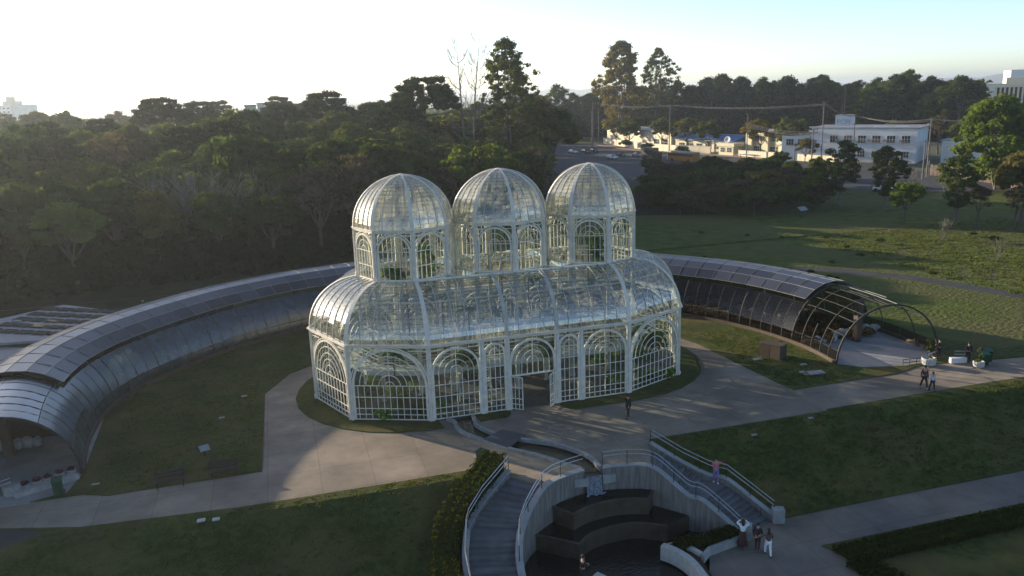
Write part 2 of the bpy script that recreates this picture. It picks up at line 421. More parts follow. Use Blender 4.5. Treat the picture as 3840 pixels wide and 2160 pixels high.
    def mesh(s, name, m=None, smooth=False):
        me = bpy.data.meshes.new(name)
        me.from_pydata(s.v, [], s.f)
        if m is not None: me.materials.append(M[m] if isinstance(m, str) else m)
        if smooth:
            me.polygons.foreach_set('use_smooth', [True] * len(me.polygons))
        me.update()
        return me
    def build(s, name, m=None, parent=None, smooth=False, label=None, kind=None):
        o = bpy.data.objects.new(name, s.mesh(name, m, smooth))
        COL.objects.link(o)
        if parent is not None: attach(o, parent)
        if label: o['label'] = label
        if kind: o['kind'] = kind
        return o

def attach(o, root):
    """child keeps its mesh in world coordinates (roots built that way are never rotated)."""
    o.parent = root
    if root.get('_w'):
        o.matrix_parent_inverse = Matrix.Translation(-root.location)

def tag(o, label=None, cat=None, group=None, kind=None):
    if label: o['label'] = label
    if cat: o['category'] = cat
    if group: o['group'] = group
    if kind: o['kind'] = kind
    return o

def thing(name, label, cat, loc=(0, 0, 0), rot=0.0, group=None, worldmesh=False):
    o = bpy.data.objects.new(name, None)
    o.empty_display_size = 0.3
    COL.objects.link(o)
    o.location = loc
    o.rotation_euler = (0, 0, rot)
    if worldmesh: o['_w'] = 1
    return tag(o, label, cat, group)

def copy_tree(o, parent=None):
    c = o.copy()
    COL.objects.link(c)
    if parent is not None:
        c.parent = parent
        c.matrix_parent_inverse = o.matrix_parent_inverse.copy()
    for ch in list(o.children):
        copy_tree(ch, c)
    return c

def lerp(a, b, t):
    return a + (b - a) * t

def spline(pts, n=8, closed=False):
    """Catmull-Rom through 2-D or 3-D points."""
    P = [np.array(p, float) for p in pts]; k = len(P); out = []
    g = (lambda i: P[i % k]) if closed else (lambda i: P[min(max(i, 0), k - 1)])
    for i in range(k if closed else k - 1):
        a, b, c, d = g(i - 1), g(i), g(i + 1), g(i + 2)
        for j in range(n):
            t = j / n
            out.append(0.5 * ((2 * b) + (c - a) * t + (2 * a - 5 * b + 4 * c - d) * t * t + (3 * b - 3 * c + d - a) * t ** 3))
    if not closed: out.append(P[-1])
    return [tuple(float(v) for v in q) for q in out]

def resample(pts, step):
    P = [Vector(p) for p in pts]
    L = [0.0]
    for i in range(1, len(P)): L.append(L[-1] + (P[i] - P[i - 1]).length)
    n = max(1, round(L[-1] / step)); out = []
    for k in range(n + 1):
        s = L[-1] * k / n; i = 1
        while i < len(P) - 1 and L[i] < s: i += 1
        t = (s - L[i - 1]) / max(1e-9, L[i] - L[i - 1])
        out.append(P[i - 1].lerp(P[i], min(max(t, 0), 1)))
    return out
# ------------------------------------------------------------------ ground
def hT(x, y):
    """height of the land outside the park's level platform."""
    d = 0.0
    if y > 55 and x < 60:
        t = min(1, max(0, (y - 55) / 150)); w = min(1, max(0, (60 - x) / 60))
        d = 3.4 * t * t * (3 - 2 * t) * w
    r = math.hypot(x, y - 60)
    if r > 430:
        t = min(1, (r - 430) / 1200)
        d = d * (1 - t) - 14 * t
    return d

def zs(y):
    if y > -17.25: return 0.0
    return -3.0 * min(1, (-17.25 - y) / 6.05)

IN_L = spline([(-30.6, -8.2), (-31.3, -3), (-31.1, 2.5), (-29.6, 7), (-26.9, 11), (-24, 14.2), (-21, 16.9), (-15.2, 20.2), (-8, 22.2), (-2.5, 22.8)], 6)
IN_R = spline([(26.5, -8.0), (26.8, -4), (26.3, 0), (25.2, 3.9), (23.6, 7.3), (21.4, 10.4), (18.2, 14.0), (13.5, 17.6)], 6)
def offs(line, d, side):
    out = []
    for i, p in enumerate(line):
        a = line[max(i - 1, 0)]; b = line[min(i + 1, len(line) - 1)]
        t = Vector((b[0] - a[0], b[1] - a[1])).normalized()
        nrm = Vector((-t.y, t.x)) * side
        out.append((p[0] + nrm.x * d, p[1] + nrm.y * d))
    return out
OUT_L = offs(IN_L, 9.5, 1)
OUT_R = offs(IN_R, 9.5, -1)

ST_LI = [(-3.4, -19.95, 0), (-4.7, -21.0, -0.9), (-5.4, -21.9, -1.45), (-5.75, -22.6, -1.5), (-6.25, -24.0, -2.3), (-6.5, -26.0, -3.0), (-6.6, -29, -3.0)]
ST_LO = [(-4.9, -17.8, 0), (-7.0, -19.4, -0.9), (-8.1, -20.6, -1.45), (-8.5, -21.6, -1.5), (-9.0, -23.3, -2.3), (-9.25, -26.0, -3.0), (-9.3, -29, -3.0)]
ST_RI = [(3.7, -19.85, 0), (4.7, -20.95, -0.9), (5.35, -21.7, -1.45), (5.95, -22.2, -1.5), (6.75, -23.3, -2.3), (7.4, -24.3, -3.0)]
ST_RO = [(5.0, -17.2, 0), (6.5, -18.8, -0.9), (7.75, -20.0, -1.45), (8.55, -20.75, -1.5), (9.5, -22.0, -2.3), (10.3, -23.35, -3.0)]

def arc(cx, cy, r, a0, a1, n):
    return [(cx + r * math.cos(R_(lerp(a0, a1, i / n))), cy + r * math.sin(R_(lerp(a0, a1, i / n)))) for i in range(n + 1)]

S_L = spline([(-6.9, -7.7), (-6.3, -8.6), (-6.35, -9.8), (-5.9, -11.2), (-5.0, -12.6), (-3.9, -14.2), (-2.3, -16.0), (-1.2, -17.6), (-0.35, -18.75)], 5)
S_R = spline([(-4.75, -7.7), (-4.8, -8.6), (-4.9, -9.8), (-4.1, -11.6), (-2.7, -13.1), (-0.9, -14.5), (0.3, -16.2), (0.75, -17.6), (0.7, -18.85)], 5)
RBODY = 7.773
def oct_ring(rb, cx=7.732):
    out = []
    for k in range(-2, 3):
        out.append((cx + rb * math.cos(k * PI / 4), rb * math.sin(k * PI / 4)))
    for k in range(2, 7):
        out.append((-cx + rb * math.cos(k * PI / 4), rb * math.sin(k * PI / 4)))
    return out
G_OUT = oct_ring(RBODY)
domain = [(-60, -46), (75, -46), (75, 42), (-60, 42)]
isl_left = [(-7.4, -7.0), (-7.15, -9.35)] + arc(-7.73, 0, 9.35, 265, 90, 14) + arc(7.73, 0, 9.35, 90, -88, 14) + [(2.6, -9.4), (2.0, -8.7), (2.0, -7.0)]
isl_mid = [(-4.55, -7.6), (-4.45, -9.1), (-2.4, -9.0), (-2.0, -8.5), (-1.95, -7.6)]
regions = [
 ('lawn', domain, 'lawn', 0.0),
 ('meadow', [(-3, 28), (10, 27), (22, 21), (33, 10), (38.5, -4), (42, -9.7), (75, -9.7), (75, 42), (-5, 42)], 'meadow', 0.0),
 ('forest_floor', [(-60, -7), (-44, -7), (-42.5, 8), (-35, 20), (-22, 27.5), (-3, 28), (-5, 42), (-60, 42)], 'earth', 0.0),
 ('courtyard_paving', [(-19.6, -16.1), (19.6, -16.1), (19.7, -11.7), (18.6, 1.5), (17.3, 5.6), (13.6, 9.8), (8, 11.8), (-8, 11.8), (-13.6, 9.8), (-17.4, 6.8), (-19.4, 2.6)], 'paving', -0.06),
 ('main_path', [(-60, -11.4), (-30, -11.3), (-28.5, -12.0), (-19.6, -11.85), (19.7, -11.7), (29.5, -11.6), (33.0, -10.6), (36.0, -11.2), (42, -12.1), (75, -12.3), (75, -15.9), (37.8, -15.8), (34.5, -15.7), (5.5, -16.0), (5.0, -17.2), (3.7, -19.85), (1.6, -18.95), (0.72, -18.85), (-0.35, -18.75), (-1.7, -19.2), (-3.2, -20.0), (-3.4, -19.95), (-4.9, -17.8), (-5.4, -16.3), (-11.5, -16.35), (-20.8, -16.3), (-29.3, -15.6), (-33.7, -14.2), (-60, -12.6)], 'paving', -0.06),
 ('side_lane', [(-60, -12.6), (-33.7, -14.2), (-31, -15.4), (-36, -18.5), (-60, -22)], 'asphalt', -0.03),
 ('left_terrace', [(-30.6, -8.2), (-31.0, -10.7), (-33, -11.35), (-45, -11.35), (-42.2, -8), (-40.6, 2), (-31.1, 2.0)], 'terrace', -0.02),
 ('right_terrace', [(26.5, -8.0), (28.0, -9.5), (31.4, -10.4), (34.5, -10.2), (36.2, -8), (36.1, -1.6), (31.4, -2.4), (26.6, -2.6)], 'terrace', -0.02),
 ('meadow_path', offs([(33, 31), (40.8, 26.4), (48.9, 21.1), (54.4, 13.9), (58.6, 2.8), (60.5, -12)], 1.2, 1) + offs([(33, 31), (40.8, 26.4), (48.9, 21.1), (54.4, 13.9), (58.6, 2.8), (60.5, -12)], 1.2, -1)[::-1], 'asphalt', -0.02),
 ('garden_island', isl_left, 'lawn', 0.0),
 ('garden_island', isl_mid, 'lawn', 0.0),
 ('greenhouse_floor', G_OUT, 'indoor_floor', -0.02),
 ('lower_path', [(5.2, -24.6), (7.4, -24.3), (10.3, -23.35), (18, -23.3), (75, -23.6), (75, -26.9), (11.2, -26.7), (12.6, -30), (14.5, -46), (4.2, -46), (3.6, -30), (3.8, -27)], 'paving2', -0.06),
 ('stream_water', S_L + S_R[::-1], 'stream', -0.22),
 ('cut', [p[:2] for p in ST_LO[::-1]] + [(-3.2, -20.0), (-1.7, -19.2), (-0.35, -18.75), (0.72, -18.85), (1.6, -18.95)] + [p[:2] for p in ST_RI] + [(5.2, -24.6), (3.8, -27), (3.6, -29), (-9.3, -29)], None, 0),
 ('cut', [p[:2] for p in ST_RI] + [p[:2] for p in ST_RO[::-1]], None, 0),
]
pv = []; pf = []
for nm, poly, m, dz in regions:
    i0 = len(pv)
    if sum(poly[i][0] * poly[(i + 1) % len(poly)][1] - poly[(i + 1) % len(poly)][0] * poly[i][1] for i in range(len(poly))) < 0: poly = poly[::-1]
    pv += [Vector(p[:2]) for p in poly]
    pf.append(list(range(i0, len(pv))))
pe = []
for yy in (-17.25, -23.3):
    i0 = len(pv); pv += [Vector((-60, yy)), Vector((75, yy))]; pe.append((i0, i0 + 1))
rs = random.Random(4)
for xx in range(-56, 75, 4):
    for yy in range(-44, 42, 4):
        pv.append(Vector((xx + rs.uniform(-1, 1), yy + rs.uniform(-1, 1))))
cv, ce, cf, _ov, _oe, of_ = delaunay_2d_cdt(pv, pe, pf, 0, 1e-4)
byreg = {}
for f, o in zip(cf, of_):
    if not o: continue
    r = max(o)
    byreg.setdefault(regions[r][0], []).append((f, r))
def ground_z(x, y):
    return zs(y)
for nm, fl in byreg.items():
    if nm == 'cut': continue
    r0 = next(r for r in regions if r[0] == nm)
    mb = MB(); idx = {}
    edges = {}
    for f, r in fl:
        f = list(f)
        a = [cv[i] for i in f]
        ar = sum(a[i].x * a[(i + 1) % len(a)].y - a[(i + 1) % len(a)].x * a[i].y for i in range(len(a)))
        if ar < 0: f = f[::-1]
        q = []
        for i in f:
            if i not in idx:
                idx[i] = len(mb.v)
                z = zs(cv[i].y)
                if nm in ('main_path', 'courtyard_paving', 'stream_water', 'side_lane'): z = 0
                if nm == 'lower_path': z = -3.0
                mb.v.append((cv[i].x, cv[i].y, z + r0[3]))
            q.append(idx[i])
        mb.f.append(tuple(q))
        for k in range(len(q)):
            e = (q[k], q[(k + 1) % len(q)])
            edges[e] = edges.get(e, 0) + 1
    for (a, b) in list(edges):
        if (b, a) not in edges:
            n = len(mb.v)
            A, B = mb.v[a], mb.v[b]
            mb.v += [(A[0], A[1], A[2] - 0.4), (B[0], B[1], B[2] - 0.4)]
            mb.f.append((b, a, n, n + 1))
    o = mb.build(nm, r0[2])
    tag(o, kind='structure')

# the land beyond, out to the horizon
def axis(lo, hi, mid):
    out = []; g = 8.0; v = lo
    while v > -9000: out.append(v); v -= g; g *= 1.22
    out = out[::-1]; g = 8.0; v = hi
    up = []
    while v < 9000: up.append(v); v += g; g *= 1.22
    return out + mid + up
xs = axis(-60, 75, [x for x in range(-50, 75, 10)])
ys = axis(-46, 42, [y for y in range(-36, 42, 10)])
mb = MB(); W = len(xs)
for y in ys:
    for x in xs:
        z = hT(x, y)
        if -60 <= x <= 75 and y <= -16.25: z = zs(y)
        elif y < -16.25: z = zs(y)
        if max(abs(x), abs(y)) > 500: z += 4 * noise.noise((x / 700, y / 700, 0))
        mb.v.append((x, y, z))
for j in range(len(ys) - 1):
    for i in range(W - 1):
        cx, cy = (xs[i] + xs[i + 1]) / 2, (ys[j] + ys[j + 1]) / 2
        if -60 < cx < 75 and -46 < cy < 42: continue
        mb.f.append((j * W + i, j * W + i + 1, (j + 1) * W + i + 1, (j + 1) * W + i))
o = mb.build('terrain', 'plain', smooth=True)
tag(o, kind='structure')
# grass and woodland ground close in, laid on the terrain
def sheet(name, poly, m, z, thick=0.3, label=None):
    b = MB().prism(poly, z - thick, z)
    return tag(b.build(name, m), kind='structure')
mb = MB(); gx = [x for x in range(-300, 61, 12)]; gy = [42] + [y for y in range(54, 380, 12)]
for y in gy:
    for x in gx: mb.v.append((x, y, hT(x, y) + 0.05))
for j in range(len(gy) - 1):
    for i in range(len(gx) - 1):
        a = j * len(gx) + i
        mb.f.append((a, a + 1, a + 1 + len(gx), a + len(gx)))
tag(mb.build('forest_ground', 'earth', smooth=True), kind='structure')
sheet('forest_ground', [(-300, -40), (-60, -40), (-60, 42), (-300, 42)], 'earth', 0.04)
sheet('meadow_ground', [(60, 42), (150, 42), (150, 60), (135, 66), (118, 70), (88, 95), (82, 120), (60, 120)], 'meadow', 0.05)
sheet('meadow_ground', [(75, -46), (200, -46), (200, 42), (75, 42)], 'meadow', 0.04)
sheet('meadow_ground', [(4, 42), (60, 42), (60, 66), (46, 72), (32, 62), (14, 52), (4, 50)], 'meadow', 0.2)
sheet('avenue_asphalt', [(60, 120), (82, 120), (88, 95), (118, 70), (135, 66), (150, 60), (158, 75), (140, 100), (137, 128), (131, 152), (123, 186), (116, 200), (112, 225), (113, 262), (105, 300), (60, 300)], 'asphalt', 0.06)
sheet('reddish_sidewalk', [(112, 225), (116, 200), (123, 186), (131, 152), (133, 152), (126.5, 186), (120.5, 199), (117, 222), (118.6, 261), (113, 262)], 'sidewalk', 0.18)
sheet('sidewalk_verge', [(104, 266), (113, 262), (118.6, 261), (121, 300), (106, 300)], 'meadow', 0.2)
# road markings
for k, (x0, y0, x1, y1) in enumerate([(86, 150, 104, 143), (86.5, 153, 104.5, 146), (87, 156, 105, 149), (93, 205, 98, 203), (99, 232, 100.5, 250), (103, 200, 106, 186), (107, 180, 110, 166)]):
    d = (V(x1, y1, 0) - V(x0, y0, 0)); L = d.length
    tag(MB().box(((x0 + x1) / 2, (y0 + y1) / 2, 0.066), (L, 0.25, 0.008), math.atan2(d.y, d.x)).build('road_marking', 'white_dull'), kind='structure')

# far low hills
def hills(name, x0, y0, x1, y1, h, seed, m):
    rg = random.Random(seed); b = MB(); n = 40
    dx, dy = (x1 - x0) / n, (y1 - y0) / n
    nrm = V(-dy, dx, 0).normalized()
    for i in range(n + 1):
        e = math.sin(PI * i / n) ** 0.6
        hh = h * e * (0.45 + 0.8 * abs(noise.noise((i * 0.17, seed, 0))) + 0.25 * noise.noise((i * 0.6, seed, 3)))
        p = V(x0 + dx * i, y0 + dy * i, 0)
        for a, z in ((-900, -40), (-350, hh * 0.6), (0, hh), (350, hh * 0.6), (900, -40)):
            q = p + nrm * a
            b.v.append((q.x, q.y, z - 12))
    for i in range(n):
        for j in range(4):
            b.f.append((i * 5 + j, (i + 1) * 5 + j, (i + 1) * 5 + j + 1, i * 5 + j + 1))
    return tag(b.build(name, m, smooth=True), kind='structure')
hills('hills', 4300, 5000, 7600, 2300, 120, 3, 'plain')
hills('hills', 1200, 7300, 3600, 6300, 55, 8, 'plain')

# stream banks, bridge plate, waterfall lip
for side in (S_L, S_R):
    b = MB(); off = -0.14 if side is S_L else 0.14
    b.sweep([(x - 0, y, 0.0) for x, y in side[2:]], 0.26, 0.24, (0, 0, 1))
    b.build('stream_curb', 'curb')
    o = bpy.data.objects['stream_curb' if side is S_L else 'stream_curb.001']
    tag(o, 'pale curb on the %s bank of the brown stream' % ('left' if side is S_L else 'right'), 'curb', 'stream curbs')
b = MB().prism([(-5.15, -12.45), (-3.95, -14.3), (-2.2, -12.7), (-3.45, -11.3)], 0.02, 0.13)
t = thing('footbridge', 'flat dark plate bridge crossing the brown stream', 'footbridge', (-3.7, -12.8, 0), worldmesh=True)
b.build('bridge_plate', 'bridge', t)
# ------------------------------------------------------------------ the fountain: walls, stairs, pool tiers, rails
def pts3(l): return [Vector(p) for p in l]
def poly_at(line, s):
    """point at parameter s in [0, len-1]"""
    i = min(int(s), len(line) - 2); return line[i].lerp(line[i + 1], s - i)

def stair(name, label, inner, outer, n1, n2, last):
    t = thing(name, label, 'stairs', tuple((Vector(inner[0]) + Vector(outer[0])) / 2), worldmesh=True)
    I = pts3(inner); O = pts3(outer)
    def run(s0, s1, z0, z1, n):
        for k in range(n):
            a, c = lerp(s0, s1, k / n), lerp(s0, s1, (k + 1) / n)
            z = lerp(z0, z1, (k + 1) / n)
            q = [poly_at(I, a), poly_at(I, c), poly_at(O, c), poly_at(O, a)]
            MB().prism([(p.x, p.y) for p in q], z - 0.35, z).build('step', 'step', t)
    run(0, 2, 0, -1.5, n1)
    q = [I[2], I[3], O[3], O[2]]
    MB().prism([(p.x, p.y) for p in q], -2.0, -1.5).build('landing', 'step', t)
    run(3, 5, -1.5, -3.0, n2)
    if last:
        q = [I[5], I[6], O[6], O[5]]
        MB().prism([(p.x, p.y) for p in q], -3.5, -3.0).build('landing', 'step', t)
    return t
stair('stone_stairs', 'wide grey stairs curving down between the hedge and the left fountain wall', ST_LI, ST_LO, 9, 9, True)
stair('stone_stairs', 'curving stairs on the right of the fountain where the person in pink stands', ST_RI, ST_RO, 9, 9, False)

def wallstrip(name, label, line, w, base, m='wallconc', cope=0.07, cw=None, cat='wall'):
    """a low wall whose top follows line (x,y,ztop), down to z=base; base may be a list."""
    t = thing(name, label, cat, line[len(line) // 2], worldmesh=True)
    P = [Vector((p[0], p[1])) for p in line]; b = MB(); n = len(P); Ls = []; Rs = []
    for i, p in enumerate(P):
        a, c = P[max(i - 1, 0)], P[min(i + 1, n - 1)]
        d = (c - a).normalized(); q = Vector((-d.y, d.x)) * (w / 2)
        Ls.append(p + q); Rs.append(p - q)
    for i in range(n):
        zb = base[i] if isinstance(base, (list, tuple)) else base
        zt = line[i][2]
        b.v += [(Ls[i].x, Ls[i].y, zb), (Rs[i].x, Rs[i].y, zb), (Rs[i].x, Rs[i].y, zt), (Ls[i].x, Ls[i].y, zt)]
    for i in range(n - 1):
        for m_ in range(4):
            m2 = (m_ + 1) % 4
            b.f.append((i * 4 + m_, (i + 1) * 4 + m_, (i + 1) * 4 + m2, i * 4 + m2))
    b.f += [(0, 1, 2, 3), ((n - 1) * 4 + 3, (n - 1) * 4 + 2, (n - 1) * 4 + 1, (n - 1) * 4)]
    b.build('wall_body', m, t)
    c = MB(); cw = cw or w + 0.08
    c.sweep([(p[0], p[1], p[2] + cope / 2 + 0.003) for p in line], cw, cope, (0, 0, 1))
    c.build('coping', 'coping', t)
    return t
def up(line, dz, sel=None): return [(p[0], p[1], p[2] + dz) for p in line]
def dense(line, n=5): return spline(line, n)
WL = dense([(-0.4, -18.85, 0.05), (-1.75, -19.2, 0.05), (-3.3, -20.05, 0.05), (-4.6, -21.05, -0.75), (-5.35, -21.95, -1.3), (-5.75, -22.8, -1.4), (-6.15, -24.0, -2.05), (-6.35, -26.0, -2.75), (-6.4, -29, -2.8)])
wallstrip('fountain_wall', 'streaked concrete retaining wall on the left side of the fountain pool', WL, 0.34, -4.0)
WR = dense([(0.85, -18.95, 0.05), (2.2, -19.1, 0.05), (3.75, -19.9, 0.05), (4.75, -21.05, -0.75), (5.35, -21.8, -1.3), (5.95, -22.35, -1.4), (6.75, -23.45, -2.1), (7.35, -24.3, -2.75)])
wallstrip('fountain_wall', 'streaked concrete retaining wall on the right side of the fountain pool', WR, 0.34, -4.0)
wallstrip('stair_curb_wall', 'low grey curb wall between the left stairs and the dark hedge', dense(up(ST_LO[:6], 0.28)), 0.3, -3.4)
wallstrip('stair_curb_wall', 'low grey curb wall between the right stairs and the sloping lawn', dense(up(ST_RO, 0.28)), 0.3, -3.4)
MB()
b = MB().box((10.45, -23.55, -2.6), (0.7, 0.55, 0.9), R_(-20))
tag(b.build('stair_end_block', 'coping'), 'square concrete block ending the right stair curb by the lower path', 'concrete block')
b = MB().box((7.6, -24.6, -2.55), (0.6, 0.5, 0.95), R_(-35))
tag(b.build('stair_end_block', 'coping'), 'square concrete block at the foot of the right fountain wall', 'concrete block')

def handrail(label, line, h=0.95, ends=True, step=1.6, group=None, m='steel'):
    t = thing('handrail', label, 'handrail', line[0], worldmesh=True, group=group)
    for hh in (h, h - 0.28):
        b = MB().tube([(p[0], p[1], p[2] + hh) for p in line], 0.028, 6)
        b.build('rail', m, t)
    for p in resample(line, step):
        MB().tube([p + V(0, 0, -0.02), p + V(0, 0, h)], 0.025, 6).build('post', 'dark_metal' if m == 'steel' else m, t)
    return t
handrail('steel rail on the fountain wall left of the waterfall, running down the stairs', [(p[0] - 0.0, p[1], p[2] + 0.08) for p in WL[:31]])
handrail('steel rail on the curved fountain wall right of the waterfall', [(p[0], p[1], p[2] + 0.08) for p in WR])
handrail('steel rail beside the dark clipped hedge on the left stairs', [(p[0], p[1], p[2] + 0.3) for p in ST_LO[:6]])
handrail('steel rail along the lawn edge that the person in pink leans on', [(p[0], p[1], p[2] + 0.3) for p in ST_RO])

# back wall behind the waterfall and the pool tiers
t = thing('waterfall_spout', 'stone spout where the stream spills into the dark pool', 'waterfall', (0.2, -19.0, 0), worldmesh=True)
MB().box((0.18, -18.95, -0.42), (1.15, 0.5, 0.3)).build('spout_sill', 'wetstone', t)
MB().box((-0.62, -19.1, -0.6), (0.9, 0.45, 0.5), R_(-12)).build('spout_block', 'coping', t)
MB().box((1.15, -19.15, -0.6), (0.85, 0.45, 0.5), R_(3)).build('spout_block', 'coping', t)
MB().box((0.18, -18.8, -2.0), (1.3, 0.2, 3.2)).build('back_wall', 'wallconc', t)
b = MB()
rg = random.Random(2)
for k in range(9):
    x = -0.3 + k * 0.115
    b.tube([(x, -19.2, -0.3), (x, -19.32, -0.6), (x + rg.uniform(-.03, .03), -19.4, -1.38)], [0.05, 0.05, 0.06], 5)
b.build('falling_water', 'foam', t)
b = MB()
for k in range(16):
    b.ellipsoid((rg.uniform(-0.4, 0.8), -19.5 + rg.uniform(-.18, .14), -1.39), (rg.uniform(.08, .2), rg.uniform(.05, .1), .03), 7, 4)
b.build('foam', 'foam', t)

t = thing('fountain_pool', 'stepped black pool of the fountain below the greenhouse', 'fountain', (0.5, -21.5, -3.5), worldmesh=True)
lip1 = [(-2.9, -19.75), (-1.95, -21.25)] + spline([(-1.95, -21.25), (-0.9, -20.75), (0.4, -20.5), (1.7, -20.6), (3.05, -21.05)], 5)[1:] + [(3.95, -19.9), (0.3, -18.9)]
lip2 = [(-4.3, -20.9), (-2.15, -22.75)] + spline([(-2.15, -22.75), (-1.2, -22.0), (0.2, -21.65), (1.9, -21.75), (3.45, -22.65)], 5)[1:] + [(5.5, -21.9), (5.0, -21.0), (3.9, -20.0), (0.3, -19.0), (-3.2, -20.0)]
b = MB().prism(lip1, -4.0, -1.45); b.build('upper_tier', 'wetstone', t)
b = MB().prism([(x * 0.97 + 0.01, y * 0.985 - 0.3) for x, y in lip1], -1.46, -1.435); b.build('upper_water', 'pool', t)
b = MB().prism(lip2, -4.1, -2.5); b.build('middle_tier', 'wetstone', t)
b = MB().prism([(x * 0.97, y * 0.988 - 0.26) for x, y in lip2], -2.52, -2.485); b.build('middle_water', 'pool', t)
b = MB().sweep([(x, y, -1.43) for x, y in lip1[:-1]], 0.22, 0.06, (0, 0, 1)); b.build('tier_rim', 'wetstone', t)
b = MB().sweep([(x, y, -2.47) for x, y in lip2[:-5]], 0.22, 0.06, (0, 0, 1)); b.build('tier_rim', 'wetstone', t)
b = MB().prism([(-9.3, -34), (7.5, -34), (7.3, -24.4), (5.9, -22.3), (4.6, -19.6), (0.3, -18.7), (-3.4, -19.9), (-6.4, -22.8), (-9.3, -28.5)], -4.3, -3.52); b.build('lower_water', 'pool', t)

# planted triangle and pale curved curbs round the lower pool
t = thing('planter_bed', 'triangular clipped planting bed between the pool and the plaza', 'planter', (5.2, -24, -3), worldmesh=True)
bed = [(2.5, -24.25), (7.2, -24.0), (7.3, -24.75), (4.6, -25.3), (3.8, -25.9), (3.6, -27.6), (3.2, -27.6), (3.3, -25.6)]
MB().prism(bed, -3.6, -2.72).build('planter_soil', 'soil', t)
MB().sweep([(2.35, -24.2, -2.7), (4.8, -24.05, -2.7), (7.25, -23.95, -2.7)], 0.14, 0.16, (0, 0, 1)).build('planter_edge', 'coping', t)
MB().sweep([(7.3, -24.85, -2.8), (4.7, -25.4, -2.8), (3.95, -25.95, -2.8)], 0.2, 0.5, (0, 0, 1)).build('planter_edge', 'coping', t)
cb = spline([(2.3, -24.3), (2.7, -24.9), (3.0, -25.7), (3.1, -26.6), (3.0, -28)], 5)
tag(MB().sweep([(x, y, -2.95) for x, y in cb], 0.42, 0.9, (0, 0, 1)).build('pool_curb', 'planter'), 'pale curved curb right of the lower pool', 'curb')
cb = spline([(3.35, -24.7), (3.75, -25.2), (3.95, -25.8)], 5)
tag(MB().sweep([(x, y, -2.75) for x, y in cb], 0.24, 0.5, (0, 0, 1)).build('pool_curb', 'planter'), 'short pale curved curb beside the triangular planting bed', 'curb')
cb = spline([(-2.4, -25.7), (-2.0, -26.4), (-1.7, -27.4)], 5)
tag(MB().sweep([(x, y, -2.95) for x, y in cb], 0.42, 0.9, (0, 0, 1)).build('pool_curb', 'planter'), 'pale curb end at the bottom edge left of the lower pool', 'curb')
MB()
tag(MB().prism([(-6.1, -25.1), (-2.5, -25.55), (-2.0, -27.5), (-6.2, -27.5)], -3.9, -2.85).build('pool_lawn', 'lawn'), kind='structure')
# ------------------------------------------------------------------ the greenhouse
H1, H2, H3, H4 = 5.6, 9.5, 13.22, 17.05
RT = 3.866; CX = 7.732
gh = thing('greenhouse', 'white iron and glass greenhouse with three glass domes on a vaulted hall', 'greenhouse', (0, 0, 0), worldmesh=True)
rng = random.Random(11)

def P3(p, z): return Vector((p[0], p[1], z))

def bay(p0, p1, z0, z1, spring, arch_r, rings, ring_gap, verts, horiz, base_trans, split, door=False, arch_w=0.16, post_in=0.17):
    """one glazed bay between two posts, arch with concentric bars over a grid of panes."""
    A = Vector((p0[0], p0[1])); B = Vector((p1[0], p1[1])); L = (B - A).length; u = (B - A) / L
    n3 = Vector((u.y, -u.x, 0))
    mid = L / 2
    def Q(s, z, o=0): return V(A.x + u.x * s, A.y + u.y * s, z) + n3 * o
    root = MB()
    def arch(r, zc, w, d, z_low):
        pts = [Q(mid - r, z_low)] if z_low < zc - 0.01 else []
        pts += [Q(mid - r * math.cos(th), zc + r * math.sin(th)) for th in [PI * k / 16 for k in range(17)]]
        if z_low < zc - 0.01: pts.append(Q(mid + r, z_low))
        return pts, w, d
    zlow = z0 + (0.0 if not door else base_trans - z0)
    for r, w, o in ((arch_r, arch_w, 0.0), (arch_r + 0.19, 0.07, 0.02)):
        pts = arch(r, spring, w, 0.10, z0)[0]
        if r > arch_r and 2 * r > L - 0.1: continue
        root.sweep(pts, w, 0.12, n3)
    root.sweep([Q(0.1, z1 - 0.06), Q(L - 0.1, z1 - 0.06)], 0.10, 0.12, n3)
    root.sweep([Q(0.1, z1 - 0.34), Q(mid - arch_r * 0.55, z1 - 0.34)], 0.045, 0.06, n3)
    root.sweep([Q(mid + arch_r * 0.55, z1 - 0.34), Q(L - 0.1, z1 - 0.34)], 0.045, 0.06, n3)
    if not door: root.sweep([Q(0.1, z0 + 0.03), Q(L - 0.1, z0 + 0.03)], 0.07, 0.08, n3)
    r_o = root.build('wall_bay', 'white', gh)
    mb = MB()
    def piece(name, pts, w, d, o=0.0):
        if split:
            MB().sweep(pts, w, d, n3).build(name, 'white', r_o)
        else: mb.sweep(pts, w, d, n3)
    t = 0.045
    for k in range(rings):
        r = arch_r - ring_gap * (k + 1)
        if r < 0.15: break
        pts, _, _ = arch(r, spring, t, t, base_trans)
        piece('arch_bar', pts, t, 0.05)
    inner = arch_r - 0.08
    piece('mullion', [Q(mid, z0 if not door else base_trans), Q(mid, spring + inner)], t, 0.052)
    if not door:
        for k in range(1, verts + 1):
            for sgn in (-1, 1):
                s = mid + sgn * k * ring_gap
                if 0.2 < s < L - 0.2:
                    piece('mullion', [Q(s, z0), Q(s, base_trans)], t, 0.048)
    for z in horiz:
        if door and z < base_trans - 0.01: continue
        hw = inner if z <= spring else math.sqrt(max(0.0, inner ** 2 - (z - spring) ** 2))
        piece('transom', [Q(mid - hw, z), Q(mid + hw, z)], t, 0.056)
    if not split and mb.v: mb.build('glazing_bars', 'white', r_o)
    # glass
    g = MB()
    zb = z0 if not door else base_trans
    g.v += [Q(0.05, zb), Q(L - 0.05, zb), Q(L - 0.05, z1), Q(0.05, z1)]; g.f.append((0, 1, 2, 3))
    g.build('glass_sheet', 'glass', r_o)
    return r_o

